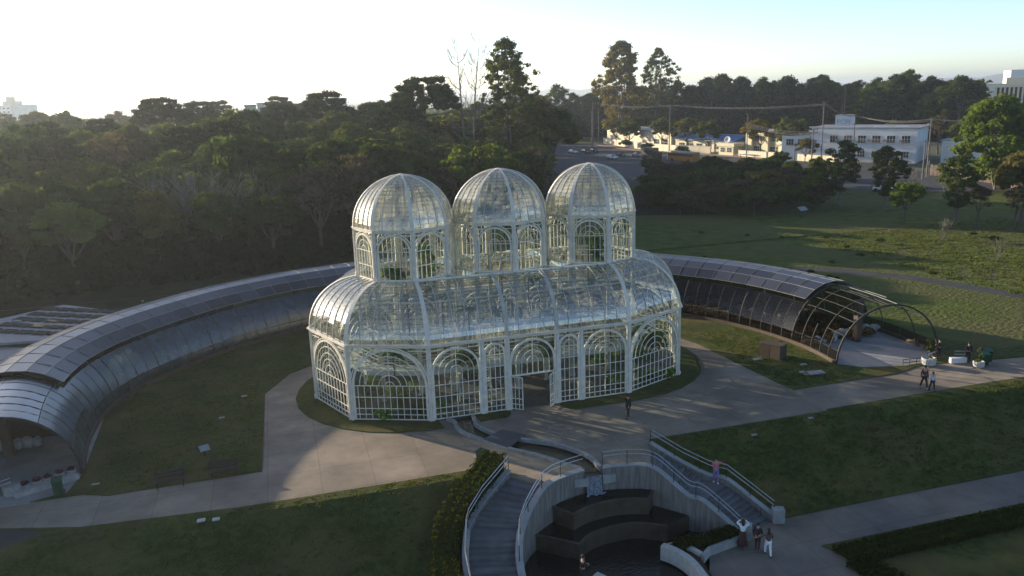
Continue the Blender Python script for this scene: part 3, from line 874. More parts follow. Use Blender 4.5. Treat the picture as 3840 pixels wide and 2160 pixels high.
def post(x, y, z0, z1, dirn, w=0.34, name='post'):
    """fluted iron post: three ribs side by side."""
    b = MB(); u = Vector((dirn[0], dirn[1], 0)).normalized(); nn = V(-u.y, u.x, 0)
    c = V(x, y, (z0 + z1) / 2)
    for k, (ww, dd) in ((-1, (w * .3, .13)), (0, (w * .3, .2)), (1, (w * .3, .13))):
        b.box(c + u * (k * w * 0.34), (ww, dd, z1 - z0), ax=(u, nn, V(0, 0, 1)))
    b.box(V(x, y, z0 + .12), (w + .06, .26, .24), ax=(u, nn, V(0, 0, 1)))
    return b.build(name, 'white', gh)

# body footprint corners, anticlockwise starting at the front left of the long side
c8 = math.sqrt(.5)
Rb = RBODY
corn = [(-CX, -Rb), (CX, -Rb), (CX + Rb * c8, -Rb * c8), (CX + Rb, 0), (CX + Rb * c8, Rb * c8), (CX, Rb), (-CX, Rb), (-CX - Rb * c8, Rb * c8), (-CX - Rb, 0), (-CX - Rb * c8, -Rb * c8)]
ring = [(-CX, -RT), (CX, -RT), (CX + RT * c8, -RT * c8), (CX + RT, 0), (CX + RT * c8, RT * c8), (CX, RT), (-CX, RT), (-CX - RT * c8, RT * c8), (-CX - RT, 0), (-CX - RT * c8, -RT * c8)]
HZ = [2.63, 1.75, 0.88, 0.43]
big = dict(spring=2.63, arch_r=2.70, rings=5, ring_gap=0.475, verts=5, horiz=HZ, base_trans=2.63)
wide = dict(spring=3.55, arch_r=1.72, rings=3, ring_gap=0.43, verts=3, horiz=HZ, base_trans=2.63)
nar = dict(spring=4.48, arch_r=0.76, rings=1, ring_gap=0.37, verts=1, horiz=[4.4, 3.5] + HZ, base_trans=3.5)
xs_front = [-CX, -3.83, -1.92, 1.92, 3.83, CX]
for side in (-1, 1):
    front = side == -1
    seq = xs_front if front else xs_front[::-1]
    for i in range(5):
        p0 = (seq[i], side * Rb); p1 = (seq[i + 1], side * Rb)
        kw = [wide, nar, wide, nar, wide][i]
        bay(p0, p1, 0.02, H1, split=front, door=(i == 2 and front), **kw)
for i in range(10):
    a, b_ = corn[i], corn[(i + 1) % 10]
    if i in (0, 5): continue
    bay(a, b_, 0.02, H1, split=i in (9, 8, 1), **big)
for i, c in enumerate(corn):
    a = Vector(corn[i - 1]); d = Vector(corn[(i + 1) % 10])
    tdir = ((Vector(c) - a).normalized() + (d - Vector(c)).normalized())
    post(c[0], c[1], 0, H1, tdir, 0.36, 'corner_post')
for side in (-1, 1):
    for x in xs_front[1:-1]:
        post(x, side * Rb, 0, H1, (1, 0), 0.36, 'wall_post')
# eaves: gutter beam round the body and round each dome
def ringbeam(name, pts, z, w, h, scale=1.0):
    b = MB(); b.sweep([P3(p, z) for p in pts], w, h, (0, 0, 1), closed=True)
    return b.build(name, 'white', gh)
ringbeam('eave_beam', [((abs(x) - CX) * 1.0 * (1 if x > 0 else -1) + (CX if x > 0 else -CX), y) for x, y in corn], H1 + 0.02, 0.2, 0.18)
ringbeam('gutter', [((x - math.copysign(CX, x)) * 1.02 + math.copysign(CX, x), y * 1.02) for x, y in corn], H1 + 0.14, 0.2, 0.06)
ringbeam('ring_beam', ring, H2 + 0.01, 0.16, 0.14)
ringbeam('purlin', [((x - math.copysign(CX, x)) * 1.55 + math.copysign(CX, x), y * 1.55) for x, y in ring], 8.35, 0.10, 0.10)

def vault_pt(P0, P1, Q0, Q1, u, s, z0, hh, off=0.0):
    """s in 0..1 up a quarter-circle section."""
    th = s * PI / 2
    P = P0.lerp(P1, u); Q = Q0.lerp(Q1, u)
    h = 1 - math.cos(th)
    p = P.lerp(Q, h)
    nrm = (P - Q).normalized() if (P - Q).length > 1e-6 else Vector((0, 0))
    return V(p.x + nrm.x * off * math.cos(th), p.y + nrm.y * off * math.cos(th), z0 + hh * math.sin(th) + off * math.sin(th))

pane_count = {}
def roof_face(P0, P1, Q0, Q1, cols, rows, z0, hh, gmat, panes, parent, tilt, heavy=(), ribname='rib', bandw=0.06, panename='glass_pane', limit=300):
    P0, P1, Q0, Q1 = (Vector(p) for p in (P0, P1, Q0, Q1))
    seg = 14
    fm = MB()
    out = ((P0 + P1) / 2 - (Q0 + Q1) / 2).normalized()
    for i in range(1, cols):
        u = i / cols
        P = P0.lerp(P1, u); Q = Q0.lerp(Q1, u)
        d = (Q - P).normalized(); n = V(d.y, -d.x, 0)
        pts = [vault_pt(P0, P1, Q0, Q1, u, k / seg, z0, hh, 0.03) for k in range(seg + 1)]
        if i in heavy:
            for o in (-0.11, 0.11):
                fm.sweep([p + n * o for p in pts], 0.09, 0.045, n)
            fm.sweep(pts, 0.05, 0.2, n)
        else:
            fm.sweep(pts, 0.055, 0.038, n)
    bars = MB()
    for j in range(1, rows):
        s = j / rows
        a = vault_pt(P0, P1, Q0, Q1, 0, s, z0, hh, 0.0); b = vault_pt(P0, P1, Q0, Q1, 1, s, z0, hh, 0.0)
        th = s * PI / 2
        nn = V(out.x * math.cos(th), out.y * math.cos(th), math.sin(th))
        bars.sweep([a, b], 0.02, 0.022, nn)
    f = fm.build(ribname, 'white_dull', parent)
    bars.build('glazing_bar', 'lap', f)
    rest = MB()
    for j in range(rows):
        for i in range(cols):
            s0, s1 = j / rows, (j + 1) / rows
            e = 0.012
            ca = [(i / cols, s0), ((i + 1) / cols, s0), ((i + 1) / cols, s1), (i / cols, s1)]
            to = [rng.uniform(-tilt, tilt) for _ in range(2)]
            offv = [0.016 + to[0], 0.016 + to[1], -0.004 + to[1] * .3, -0.004 + to[0] * .3]
            vs = [vault_pt(P0, P1, Q0, Q1, u, s, z0, hh, o) for (u, s), o in zip(ca, offv)]
            if j == rows - 1 and (Q0 - Q1).length < 0.01: vs = vs[:3]
            if panes and pane_count.get(panename, 0) < limit:
                pane_count[panename] = pane_count.get(panename, 0) + 1
                m = MB(); m.v = [tuple(v) for v in vs]; m.f = [tuple(range(len(vs)))]
                m.build(panename, gmat, parent)
            else:
                n0 = len(rest.v); rest.v += [tuple(v) for v in vs]; rest.f.append(tuple(range(n0, n0 + len(vs))))
    if rest.v:
        rest.build('glazing', gmat, parent, kind='stuff')
    return f

def hiprib(P, Q, z0, hh, w, nx, parent, d=0.07):
    """flat white band up an arris of the vault or the dome."""
    P = Vector(P); Q = Vector(Q); dd = (Q - P).normalized(); n = V(dd.y, -dd.x, 0)
    pts = []
    for k in range(17):
        th = k / 16 * PI / 2
        p = P.lerp(Q, 1 - math.cos(th)); o = 0.05
        pts.append(V(p.x - dd.x * o * math.cos(th), p.y - dd.y * o * math.cos(th), z0 + hh * math.sin(th) + o * math.sin(th)))
    b = MB()
    # tapering flat band with raised edges
    for i in range(len(pts) - 1):
        k0 = 1 - nx * (i / 16); k1 = 1 - nx * ((i + 1) / 16)
        a, c = pts[i], pts[i + 1]
        b.add([a - n * w / 2 * k0, a + n * w / 2 * k0, c + n * w / 2 * k1, c - n * w / 2 * k1,
               a - n * w / 2 * k0 - V(0, 0, .05) + V(dd.x, dd.y, 0) * .04, a + n * w / 2 * k0 - V(0, 0, .05) + V(dd.x, dd.y, 0) * .04,
               c + n * w / 2 * k1 - V(0, 0, .05) + V(dd.x, dd.y, 0) * .04, c - n * w / 2 * k1 - V(0, 0, .05) + V(dd.x, dd.y, 0) * .04],
              [(0, 1, 2, 3), (7, 6, 5, 4), (0, 4, 5, 1), (2, 6, 7, 3), (1, 5, 6, 2), (0, 3, 7, 4)])
    return b.build('hip_rib', 'white', parent)

# vaulted hall roof: 10 faces; front face first so that its panes are the separate ones
order = [0, 9, 8, 1, 2, 3, 4, 5, 6, 7]
hh1 = H2 - H1 - 0.1
for i in order:
    a, b_ = corn[i], corn[(i + 1) % 10]; qa, qb = ring[i], ring[(i + 1) % 10]
    if i in (0, 5):
        roof_face(a, b_, qa, qb, 16, 16, H1 + .1, hh1, 'roof_glass', i == 0, gh, 0.010, heavy=(6, 10))
    else:
        roof_face(a, b_, qa, qb, 6, 16, H1 + .1, hh1, 'roof_glass', i in (9, 8, 1), gh, 0.012)
for i in range(10):
    hiprib(corn[i], ring[i], H1 + .1, hh1, 0.34, 0.3, gh)

# towers and domes
KO = [k * PI / 4 for k in range(8)]
twr = dict(spring=11.72, arch_r=1.22, rings=2, ring_gap=0.42, verts=2, horiz=[11.72, 10.6], base_trans=11.72)
for ti, cx in enumerate((-CX, 0, CX)):
    oc = [(cx + RT * math.cos(a), RT * math.sin(a)) for a in KO]
    for k in range(8):
        p0, p1 = oc[k], oc[(k + 1) % 8]
        frontf = k in (4, 5, 6, 7)
        ro = bay(p0, p1, H2 + .05, H3, split=frontf, arch_w=0.13, **{**twr, 'base_trans': 10.6 if False else 11.72})
        # mullions below the springing
        A = Vector(p0); B = Vector(p1); u = (B - A).normalized(); n3 = V(u.y, -u.x, 0); mb = MB(); L = (B - A).length
        for q in range(-2, 3):
            s = L / 2 + q * 0.42
            mb.sweep([V(A.x + u.x * s, A.y + u.y * s, H2 + .1), V(A.x + u.x * s, A.y + u.y * s, 10.6)], 0.04, 0.045, n3)
    for k in range(8):
        if ti > 0 and k == 4: continue
        c = oc[k]
        tdir = (-math.sin(KO[k]), math.cos(KO[k]))
        post(c[0], c[1], H2 + .05, H3, tdir, 0.30, 'tower_post')
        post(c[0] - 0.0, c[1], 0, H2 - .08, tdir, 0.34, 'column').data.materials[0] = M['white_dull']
    # dome
    dome = MB().sweep([P3(p, H3 + .03) for p in oc], 0.18, 0.12, (0, 0, 1), closed=True)
    dome.sweep([P3(((p[0] - cx) * 1.03 + cx, p[1] * 1.03), H3 + .11) for p in oc], 0.13, 0.05, (0, 0, 1), closed=True)
    dm = dome.build('dome', 'white', gh)
    for k in (5, 4, 6, 7, 3, 0, 1, 2):
        p0, p1 = oc[k], oc[(k + 1) % 8]
        roof_face(p0, p1, (cx, 0), (cx, 0), 4, 17, H3 + .1, H4 - H3 - .1, 'dome_glass', k in (4, 5, 6), dm, 0.012, panename='dome_pane%d' % ti)
    for k in range(8):
        hiprib(oc[k], (cx, 0), H3 + .1, H4 - H3 - .1, 0.32, 0.72, dm)
    MB().lathe([(0.32, 0), (0.34, .05), (0.2, .09), (0.02, .12)], (cx, 0, H4 - .02), 10).build('dome_cap', 'white', dm)
for o in list(bpy.data.objects):
    if o.name.startswith('dome_pane'): o.name = 'glass_pane'
# small flat roofs in the notches between the towers
for sx in (-1, 1):
    for sy in (-1, 1):
        x0 = sx * CX / 2
        q = [(x0 - CX / 2, sy * RT), (x0 - CX / 2 + RT * c8, sy * RT * c8), (x0, 0), (x0 + CX / 2 - RT * c8, sy * RT * c8), (x0 + CX / 2, sy * RT)]
        b = MB()
        for i in range(5):
            b.sweep([P3(q[i], H2 + .04), P3(q[(i + 1) % 5], H2 + .04)], 0.07, 0.06, (0, 0, 1))
        b.sweep([P3((x0, 0), H2 + .05), P3((x0, sy * RT), H2 + .05)], 0.05, 0.05, (0, 0, 1))
        b.sweep([P3(q[1], H2 + .05), P3((x0, sy * RT), H2 + .05)], 0.05, 0.05, (0, 0, 1))
        b.sweep([P3(q[3], H2 + .05), P3((x0, sy * RT), H2 + .05)], 0.05, 0.05, (0, 0, 1))
        f = b.build('valley_roof', 'white', gh)
        MB().prism(q, H2 - .01, H2 + .01).build('glass_sheet', 'roof_glass', f)

# open entrance leaves
def leaf(hx, sgn, ang):
    root = MB(); W = 0.92; Hh = 2.5
    u = V(sgn * math.cos(ang), -math.sin(ang), 0); n = V(u.y, -u.x, 0)
    b = V(hx, -Rb - 0.05, 0.06)
    for s in (0.03, W - 0.03): root.sweep([b + u * s, b + u * s + V(0, 0, Hh)], 0.07, 0.06, n)
    for z in (0.03, 0.4, 0.85, 1.7, Hh): root.sweep([b + V(0, 0, z) + u * .03, b + V(0, 0, z) + u * (W - .03)], 0.05, 0.055, n)
    for s in (W / 3, 2 * W / 3): root.sweep([b + u * s, b + u * s + V(0, 0, Hh)], 0.04, 0.05, n)
    d = root.build('door', 'white', gh)
    g = MB(); g.v = [tuple(b + u * .03), tuple(b + u * (W - .03)), tuple(b + u * (W - .03) + V(0, 0, Hh)), tuple(b + u * .03 + V(0, 0, Hh))]; g.f = [(0, 1, 2, 3)]
    g.build('glass_sheet', 'glass', d)
    MB().box(b + u * (W - .1) + V(0, 0, 1.1) + n * .05, (.03, .03, .25)).build('handle', 'dark_metal', d)
leaf(-1.72, 1, R_(38)); leaf(1.72, -1, R_(46))
MB().sweep([(-1.9, -Rb, 2.6), (1.9, -Rb, 2.6)], 0.10, 0.12, (0, 1, 0)).build('door_lintel', 'white', gh)

# inside: raised walkway with rails, braces, spiral stairs, planting
def offring(r): return [((x - math.copysign(CX, x)) + math.copysign(CX, x), y) for x, y in oct_ring(r)]
def scaled(r):
    return [(math.copysign(CX, x) + (x - math.copysign(CX, x)) * r / Rb, y * r / Rb) for x, y in corn]
o_, i_ = scaled(5.75), scaled(4.25)
wk = MB()
for k in range(10):
    a, b_, c_, d_ = o_[k], o_[(k + 1) % 10], i_[(k + 1) % 10], i_[k]
    wk.prism([a, b_, c_, d_], 2.93, 3.08)
wk.sweep([P3(p, 2.92) for p in o_], 0.06, 0.34, (0, 0, 1), closed=True)
wk.sweep([P3(p, 2.92) for p in i_], 0.06, 0.34, (0, 0, 1), closed=True)
walk = wk.build('walkway', 'deck', gh)
for rr in (o_, i_):
    rl = MB()
    for z in (4.05, 3.75, 3.45): rl.sweep([P3(p, z) for p in rr], 0.045, 0.045, (0, 0, 1), closed=True)
    for k in range(10):
        A, B = Vector(rr[k]), Vector(rr[(k + 1) % 10]); n = max(1, int((B - A).length / 1.5))
        for q in range(n):
            p = A.lerp(B, q / n); rl.box((p.x, p.y, 3.55), (0.05, 0.05, 1.0))
    rl.build('walkway_rail', 'white_dull', gh)
br = MB()
for k in range(10):
    A, B = Vector(corn[k]), Vector(ring[k])
    d = (B - A).normalized()
    pts = [V(A.x, A.y, 3.1)] + [V(*(A + d * (1.6 * (1 - math.cos(th)))), 4.0 + 1.6 * math.sin(th)) for th in [PI / 2 * q / 6 for q in range(7)]]
    br.sweep(pts, 0.09, 0.06, V(d.y, -d.x, 0))
    Q = Vector(scaled(5.75)[k])
    pts = [V(B.x, B.y, 1.6)] + [V(*(B - d * (1.7 * (1 - math.cos(th)))), 1.6 + 1.3 * math.sin(th)) for th in [PI / 2 * q / 6 for q in range(1, 7)]]
    br.sweep(pts, 0.08, 0.06, V(d.y, -d.x, 0))
br.build('brackets', 'white_dull', gh)
ar = MB()
for cx in (-CX, 0, CX):
    oc = [(cx + RT * math.cos(a), RT * math.sin(a)) for a in KO]
    for k in range(8):
        A, B = Vector(oc[k]), Vector(oc[(k + 1) % 8]); u = (B - A).normalized(); mid = (A + B) / 2; n = V(u.y, -u.x, 0)
        for zc, r in ((7.95, 1.32), (4.1, 1.32)):
            pts = [V(mid.x - u.x * r * math.cos(th), mid.y - u.y * r * math.cos(th), zc + r * math.sin(th)) for th in [PI * q / 12 for q in range(13)]]
            ar.sweep(pts, 0.10, 0.08, n)
        ar.sweep([V(A.x, A.y, 5.5), V(B.x, B.y, 5.5)], 0.09, 0.09, n)
    for k in range(4):
        ar.sweep([P3(oc[k], 12.98), P3(oc[k + 4], 12.98)], 0.05, 0.05, (0, 0, 1))
ar.build('inner_arches', 'white_dull', gh)
for (sx, sy, sc) in ((-5.0, -4.9, 1), (-2.6, -4.9, -1)):
    sp = MB().tube([(sx, sy, 0), (sx, sy, 4.1)], 0.07, 8)
    for k in range(15):
        a = sc * k * R_(24); z = 0.2 * (k + 1)
        u = V(math.cos(a), math.sin(a), 0); v = V(-math.sin(a), math.cos(a), 0)
        sp.box(V(sx, sy, z) + u * .42, (.75, .24, .035), ax=(u, v, V(0, 0, 1)))
    sp.tube([(sx + .8 * math.cos(sc * k * R_(24)), sy + .8 * math.sin(sc * k * R_(24)), .2 * (k + 1) + .95) for k in range(15)], 0.025, 5)
    tag(sp.build('spiral_stair', 'white_dull', gh))
# ------------------------------------------------------------------ foliage
def leaf_mesh(name, clumps, per, size, m, seed, flat=0.55, droop=0.0, aspect=1.5, shell=0.75, core=0.0):
    """clumps: list of (x,y,z,rx,ry,rz). Leaf-sized quads scattered over and in each clump."""
    r = np.random.RandomState(seed)
    C = np.array(clumps, float)
    n = len(C); tot = n * per
    idx = np.repeat(np.arange(n), per)
    d = r.normal(size=(tot, 3)); d /= np.linalg.norm(d, axis=1)[:, None]
    d[:, 2] = np.where(d[:, 2] < -0.25, -d[:, 2] * 0.6, d[:, 2])
    rad = shell + (1 - shell) * r.rand(tot); rad *= 0.75 + 0.35 * r.rand(tot)
    c = C[idx, :3] + d * rad[:, None] * C[idx, 3:6]
    nrm = d + r.normal(size=(tot, 3)) * flat + np.array([0, 0, 0.35])
    nrm /= np.linalg.norm(nrm, axis=1)[:, None]
    a = np.cross(nrm, r.normal(size=(tot, 3))); a /= np.linalg.norm(a, axis=1)[:, None]
    if droop: a = a * (1 - droop) + np.array([0, 0, -1]) * droop; a /= np.linalg.norm(a, axis=1)[:, None]
    b = np.cross(nrm, a); b /= np.maximum(1e-6, np.linalg.norm(b, axis=1)[:, None])
    s = size * (0.6 + 0.8 * r.rand(tot))[:, None]
    A = a * s * aspect * 0.5; B = b * s * 0.5
    vs = np.stack([c - A, c + B * 0.9 - A * 0.1, c + A, c - B * 0.9 - A * 0.1], 1).reshape(-1, 3)
    if core:
        U = []
        for i in range(6):
            for j in range(3):
                q = []
                for (ii, jj) in ((i, j), (i + 1, j), (i + 1, j + 1), (i, j + 1)):
                    th = 2 * PI * ii / 6; ph = -PI / 2 + PI * jj / 3
                    q.append((math.cos(ph) * math.cos(th), math.cos(ph) * math.sin(th), math.sin(ph)))
                U.append(q)
        U = np.array(U).reshape(-1, 3)
        cv_ = (C[:, None, :3] + U[None] * C[:, None, 3:6] * core).reshape(-1, 3)
        vs = np.concatenate([vs, cv_]); tot = len(vs) // 4
    me = bpy.data.meshes.new(name)
    me.vertices.add(len(vs)); me.vertices.foreach_set('co', vs.astype(np.float32).ravel())
    me.loops.add(len(vs)); me.loops.foreach_set('vertex_index', np.arange(len(vs), dtype=np.int32))
    me.polygons.add(tot)
    me.polygons.foreach_set('loop_start', np.arange(0, len(vs), 4, dtype=np.int32))
    me.polygons.foreach_set('loop_total', np.full(tot, 4, dtype=np.int32))
    me.materials.append(LM[m] if m in LM else M[m])
    me.update(calc_edges=True)
    return me

def limbs(b, base, tip, r0, r1, rg, wob=0.25, n=4):
    base, tip = Vector(base), Vector(tip); pts = []; rs = []
    for i in range(n + 1):
        t = i / n
        p = base.lerp(tip, t)
        if 0 < i < n: p += V(rg.uniform(-wob, wob), rg.uniform(-wob, wob), rg.uniform(-wob, wob) * .5)
        pts.append(p); rs.append(lerp(r0, r1, t))
    b.tube(pts, rs, 5, cap=False)
    return pts

def broad_meshes(seed, h, rad, m, nc=46, per=52, size=0.42, crown_low=0.35, bark='bark', lean=0.0, open_=0.0, csize=1.5, core=0.72):
    rg = random.Random(seed); cl = []; tb = MB()
    fork = h * 0.32
    tb.tube([(0, 0, -0.5), (0.1, 0.05, fork * .5), (rg.uniform(-.3, .3), rg.uniform(-.3, .3), fork)], [h * .028, h * .022, h * .018], 7, cap=False)
    nb = rg.randint(4, 6); heads = []
    for k in range(nb):
        a = 2 * PI * k / nb + rg.uniform(-.4, .4); rr = rad * rg.uniform(.35, .75); z = h * rg.uniform(.62, .86)
        heads.append(V(rr * math.cos(a) + lean, rr * math.sin(a), z))
        limbs(tb, (0, 0, fork), heads[-1], h * .013, h * .004, rg)
    heads.append(V(lean, 0, h * .88))
    limbs(tb, (0, 0, fork), heads[-1], h * .013, h * .004, rg)
    for k in range(nc):
        hd = rg.choice(heads)
        th = rg.uniform(0, 2 * PI); ph = math.asin(rg.uniform(-.25, 1))
        q = rad * (0.62 if rg.random() < 0.7 else 0.42)
        p = hd * 0.45 + V(lean, 0, h * lerp(crown_low, 1, .45)) * 0.55
        p = V(p.x + q * math.cos(ph) * math.cos(th), p.y + q * math.cos(ph) * math.sin(th), p.z + h * (0.27 if ph > 0 else 0.5) * math.sin(ph))
        if rg.random() < open_: continue
        s = rg.uniform(.6, 1.35) * csize
        cl.append((p.x, p.y, p.z, s, s, s * rg.uniform(.55, .8)))
    return leaf_mesh('crown', cl, per, size, m, seed, flat=.42, core=core), tb.mesh('trunk', bark)

def araucaria_meshes(seed, h, rad, layers=4, full=1.0):
    rg = random.Random(seed); tb = MB(); cl = []
    tb.tube([(0, 0, -.5), (0, 0, h * .5), (0.1, 0, h * .97)], [h * .022, h * .018, h * .008], 8, cap=False)
    for L in range(layers):
        z0 = h * lerp(.70, .93, L / max(1, layers - 1)); rr = rad * lerp(1.0, .5, (L / max(1, layers - 1)) ** 1.3)
        nb = int((13 - L * 1.5) * full)
        for k in range(nb):
            a = 2 * PI * (k + .5 * (L % 2)) / nb + rg.uniform(-.15, .15); q = rr * rg.uniform(.82, 1.05)
            e = V(q * math.cos(a), q * math.sin(a), z0 + h * .045 + rg.uniform(-.25, .35))
            m1 = V(q * .6 * math.cos(a), q * .6 * math.sin(a), z0 - h * .005)
            tb.tube([(0, 0, z0 - h * .02), m1, e], [.11, .08, .05], 5, cap=False)
            s = rg.uniform(.85, 1.25) * rad * 0.205
            cl.append((e.x, e.y, e.z + .25, s, s, s * .85))
            if L >= 1 or rg.random() < .6:
                f = rg.uniform(.62, .72); cl.append((e.x * f, e.y * f, e.z + .35, s * .9, s * .9, s * .85))
    for k in range(7):
        a = k * 0.9; cl.append((rad * .22 * math.cos(a), rad * .22 * math.sin(a), h * 1.0, rad * .17, rad * .17, rad * .1))
    return leaf_mesh('crown', cl, 100, 0.30, 'conifer', seed, flat=.35, shell=.6, core=.55), tb.mesh('trunk', 'bark')

def eucalypt_meshes(seed, h, rad, m='olive', dens=1.0, taper=0.7):
    rg = random.Random(seed); tb = MB(); cl = []
    stems = rg.randint(2, 3)
    for s in range(stems):
        a = 2 * PI * s / stems; top = V(rad * .3 * math.cos(a), rad * .3 * math.sin(a), h * rg.uniform(.88, 1.0))
        pts = limbs(tb, (0, 0, 0), top, h * .014, h * .003, rg, .5, 6)
        for k in range(int(15 * dens)):
            t = rg.uniform(.28, 1); p = Vector((0, 0, 0)).lerp(top, t)
            rr = rad * (1 - taper * max(0, t - .3) / .7) * rg.uniform(.4, 1.0); a2 = rg.uniform(0, 2 * PI)
            e = p + V(rr * math.cos(a2), rr * math.sin(a2), rg.uniform(.2, .09 * h))
            tb.tube([p, p.lerp(e, .5) + V(0, 0, -.2), e], [.09, .06, .03], 4, cap=False)
            for q in range(6):
                c = p.lerp(e, rg.uniform(.35, 1.08)) + V(rg.uniform(-.7, .7), rg.uniform(-.7, .7), rg.uniform(-.3, .6))
                sz = rg.uniform(.6, 1.3); cl.append((c.x, c.y, c.z, sz, sz, sz * .6))
    return leaf_mesh('crown', cl, 46, 0.34, m, seed, droop=.25), tb.mesh('trunk', 'palebark')

def tall_meshes(seed, h, rad, m, n=110, low=.22, per=46, size=.4, cs=1.2, peak=.35, gap=.0, core=.5, fl=.75):
    """tall ragged crown: clumps spread through an egg shape with gaps."""
    rg = random.Random(seed); tb = MB(); cl = []
    tops = []
    for s_ in range(3):
        a = 2.1 * s_ + seed; tip = V(rad * .25 * math.cos(a), rad * .25 * math.sin(a), h * rg.uniform(.9, .98))
        limbs(tb, (0, 0, 0), tip, h * .014, h * .003, rg, .4, 6); tops.append(tip)
    k = 0
    while k < n:
        t = rg.random() ** .85; z = h * lerp(low, 1, t)
        prof = math.sin(PI * min(1, (t + .12) / (2 * peak + .24))) if t < peak else max(0, 1 - ((t - peak) / (1 - peak)) ** 2.2) ** .6
        a = rg.uniform(0, 2 * PI); lob = .85 + .8 * noise.noise((math.cos(a) * 1.3 + seed, math.sin(a) * 1.3, t * 2.6)); q = rad * max(.08, prof) * lob * rg.uniform(.25, 1.05) ** .6
        if noise.noise((math.cos(a) * q * .35, math.sin(a) * q * .35 + seed, z * .22)) < -.12 - gap * 0: 
            if rg.random() < .8: continue
        x, y = q * math.cos(a), q * math.sin(a); s_ = rg.uniform(.55, 1.25) * cs
        cl.append((x, y, z, s_, s_, s_ * rg.uniform(.8, 1.1) * fl))
        if k % 3 == 0: tb.tube([(x * .1, y * .1, z - .2 * q - .3), (x * .6, y * .6, z - .3), (x, y, z)], [.09, .06, .03], 4, cap=False)
        k += 1
    return leaf_mesh('crown', cl, per, size, m, seed, flat=.5, core=core), tb.mesh('trunk', 'palebark')

def bare_mesh(seed, h, spread, m='palebark', depth=4, n0=3, r0=0.2, up_=0.8):
    rg = random.Random(seed); b = MB()
    def grow(p, d, L, r, k):
        q = p + d * L
        mid = p.lerp(q, .5) + V(rg.uniform(-.06, .06), rg.uniform(-.06, .06), 0) * L
        b.tube([p, mid, q], [r, r * .85, r * .68], 5 if k > 1 else 3, cap=False)
        if k == 0: return
        for i in range(rg.randint(2, 3)):
            nd = (d + V(rg.uniform(-1, 1), rg.uniform(-1, 1), rg.uniform(-.2, .6)) * spread).normalized()
            grow(q, nd, L * rg.uniform(.6, .85), r * .62, k - 1)
        if k > 1:
            nd = (d + V(rg.uniform(-1, 1), rg.uniform(-1, 1), .2) * spread * 1.2).normalized()
            grow(mid, nd, L * .6, r * .5, k - 2 if k > 1 else 0)
    for s in range(n0):
        a = 2 * PI * s / n0 + .4; grow(V(0, 0, 0), V(math.cos(a) * .22 * (n0 > 1), math.sin(a) * .22 * (n0 > 1), up_).normalized(), h * .28, r0, depth)
    return b.mesh('trunk', m)

def young_araucaria_meshes(seed, h, rad):
    rg = random.Random(seed); tb = MB(); cl = []
    tb.tube([(0, 0, -.3), (0.05, 0, h)], [h * .02, .04], 7, cap=False)
    n = 13
    for L in range(n):
        t = L / (n - 1); z = h * lerp(.30, .97, t); rr = rad * (1 - .55 * t ** 2) * rg.uniform(.8, 1.05) * (.75 + .25 * min(1, t * 4))
        nb = 7
        for k in range(nb):
            a = 2 * PI * k / nb + rg.uniform(-.3, .3) + L; q = rr * rg.uniform(.75, 1.05)
            e = V(q * math.cos(a), q * math.sin(a), z + rr * .12)
            tb.tube([(0, 0, z), (e.x * .6, e.y * .6, z - .1), e], [.05, .04, .02], 4, cap=False)
            for f in (1, .7, .42):
                s = rg.uniform(.62, .95); cl.append((e.x * f, e.y * f, lerp(z, e.z, f), s, s, s * .5))
    return leaf_mesh('crown', cl, 34, 0.27, 'conifer', seed, flat=.5, core=.5), tb.mesh('trunk', 'palebark')

PROTO = {}
def reg(key, meshes): PROTO.setdefault(key, []).append(meshes)
for s in range(4): reg('dark', broad_meshes(20 + s, 13.5, 5.0, 'dark', nc=58, size=.42, crown_low=.12, csize=1.6))
for s in range(3): reg('olive', broad_meshes(40 + s, 13, 4.6, 'olive', nc=54, size=.38, per=50, crown_low=.12, csize=1.5))
for s in range(2): reg('light', broad_meshes(60 + s, 12, 4.6, 'light', nc=50, size=.42, crown_low=.15))
for s in range(2): reg('brown', broad_meshes(70 + s, 12, 4.2, 'brown', nc=44, per=34, size=.34, bark='bark', open_=.12, csize=1.3, core=.4))
for s in range(2): reg('gold', broad_meshes(80 + s, 11, 4.0, 'gold', nc=40, size=.38))
for s in range(2): reg('araucaria', araucaria_meshes(90 + s, 20, 6.5))
reg('araucaria_big', araucaria_meshes(95, 25, 8.4, layers=5, full=.95))
for s in range(2): reg('eucalypt', tall_meshes(100 + s, 32, 7.4, 'olive', 330, low=.12, cs=1.15, per=36, size=.38, peak=.45, core=.4, fl=1.0))
reg('eucalypt_gold', tall_meshes(104, 34, 10.5, 'gold', 420, low=.05, cs=1.45, size=.5, per=36, peak=.42, core=.5, fl=1.0))
reg('skyline_eucalypt', eucalypt_meshes(107, 24, 6.5, 'olive', 1.6))
for s in range(2): reg('street', broad_meshes(110 + s, 9.5, 5.2, 'gold' if s else 'olive', nc=44, per=52, size=.36, crown_low=.5, bark='bark', csize=1.35))
for s in range(2): reg('young', tall_meshes(121 + s * 2, 13.5, 4.1, 'yconifer', 120, low=.26, cs=1.0, peak=.5, size=.32))
for s in range(3): reg('tall_wood', tall_meshes(180 + s, 24, 6.6, 'conifer' if s != 1 else 'dark', 170, low=.0, cs=1.9, peak=.58, size=.55, per=40))
reg('tall_dark', broad_meshes(130, 20, 5.2, 'conifer', nc=90, per=50, size=.5, csize=1.9, crown_low=-.1))
reg('tall_dark', broad_meshes(131, 22, 4.8, 'dark', nc=90, per=50, size=.5, csize=1.8, crown_low=-.1))
reg('big_light', tall_meshes(141, 17.5, 10.2, 'light', 330, low=.10, cs=1.75, peak=.42, per=54, size=.42))
for s in range(2): reg('bush', broad_meshes(150 + s, 4.0, 2.6, 'dark', nc=34, per=44, size=.28, crown_low=.0, csize=.85))
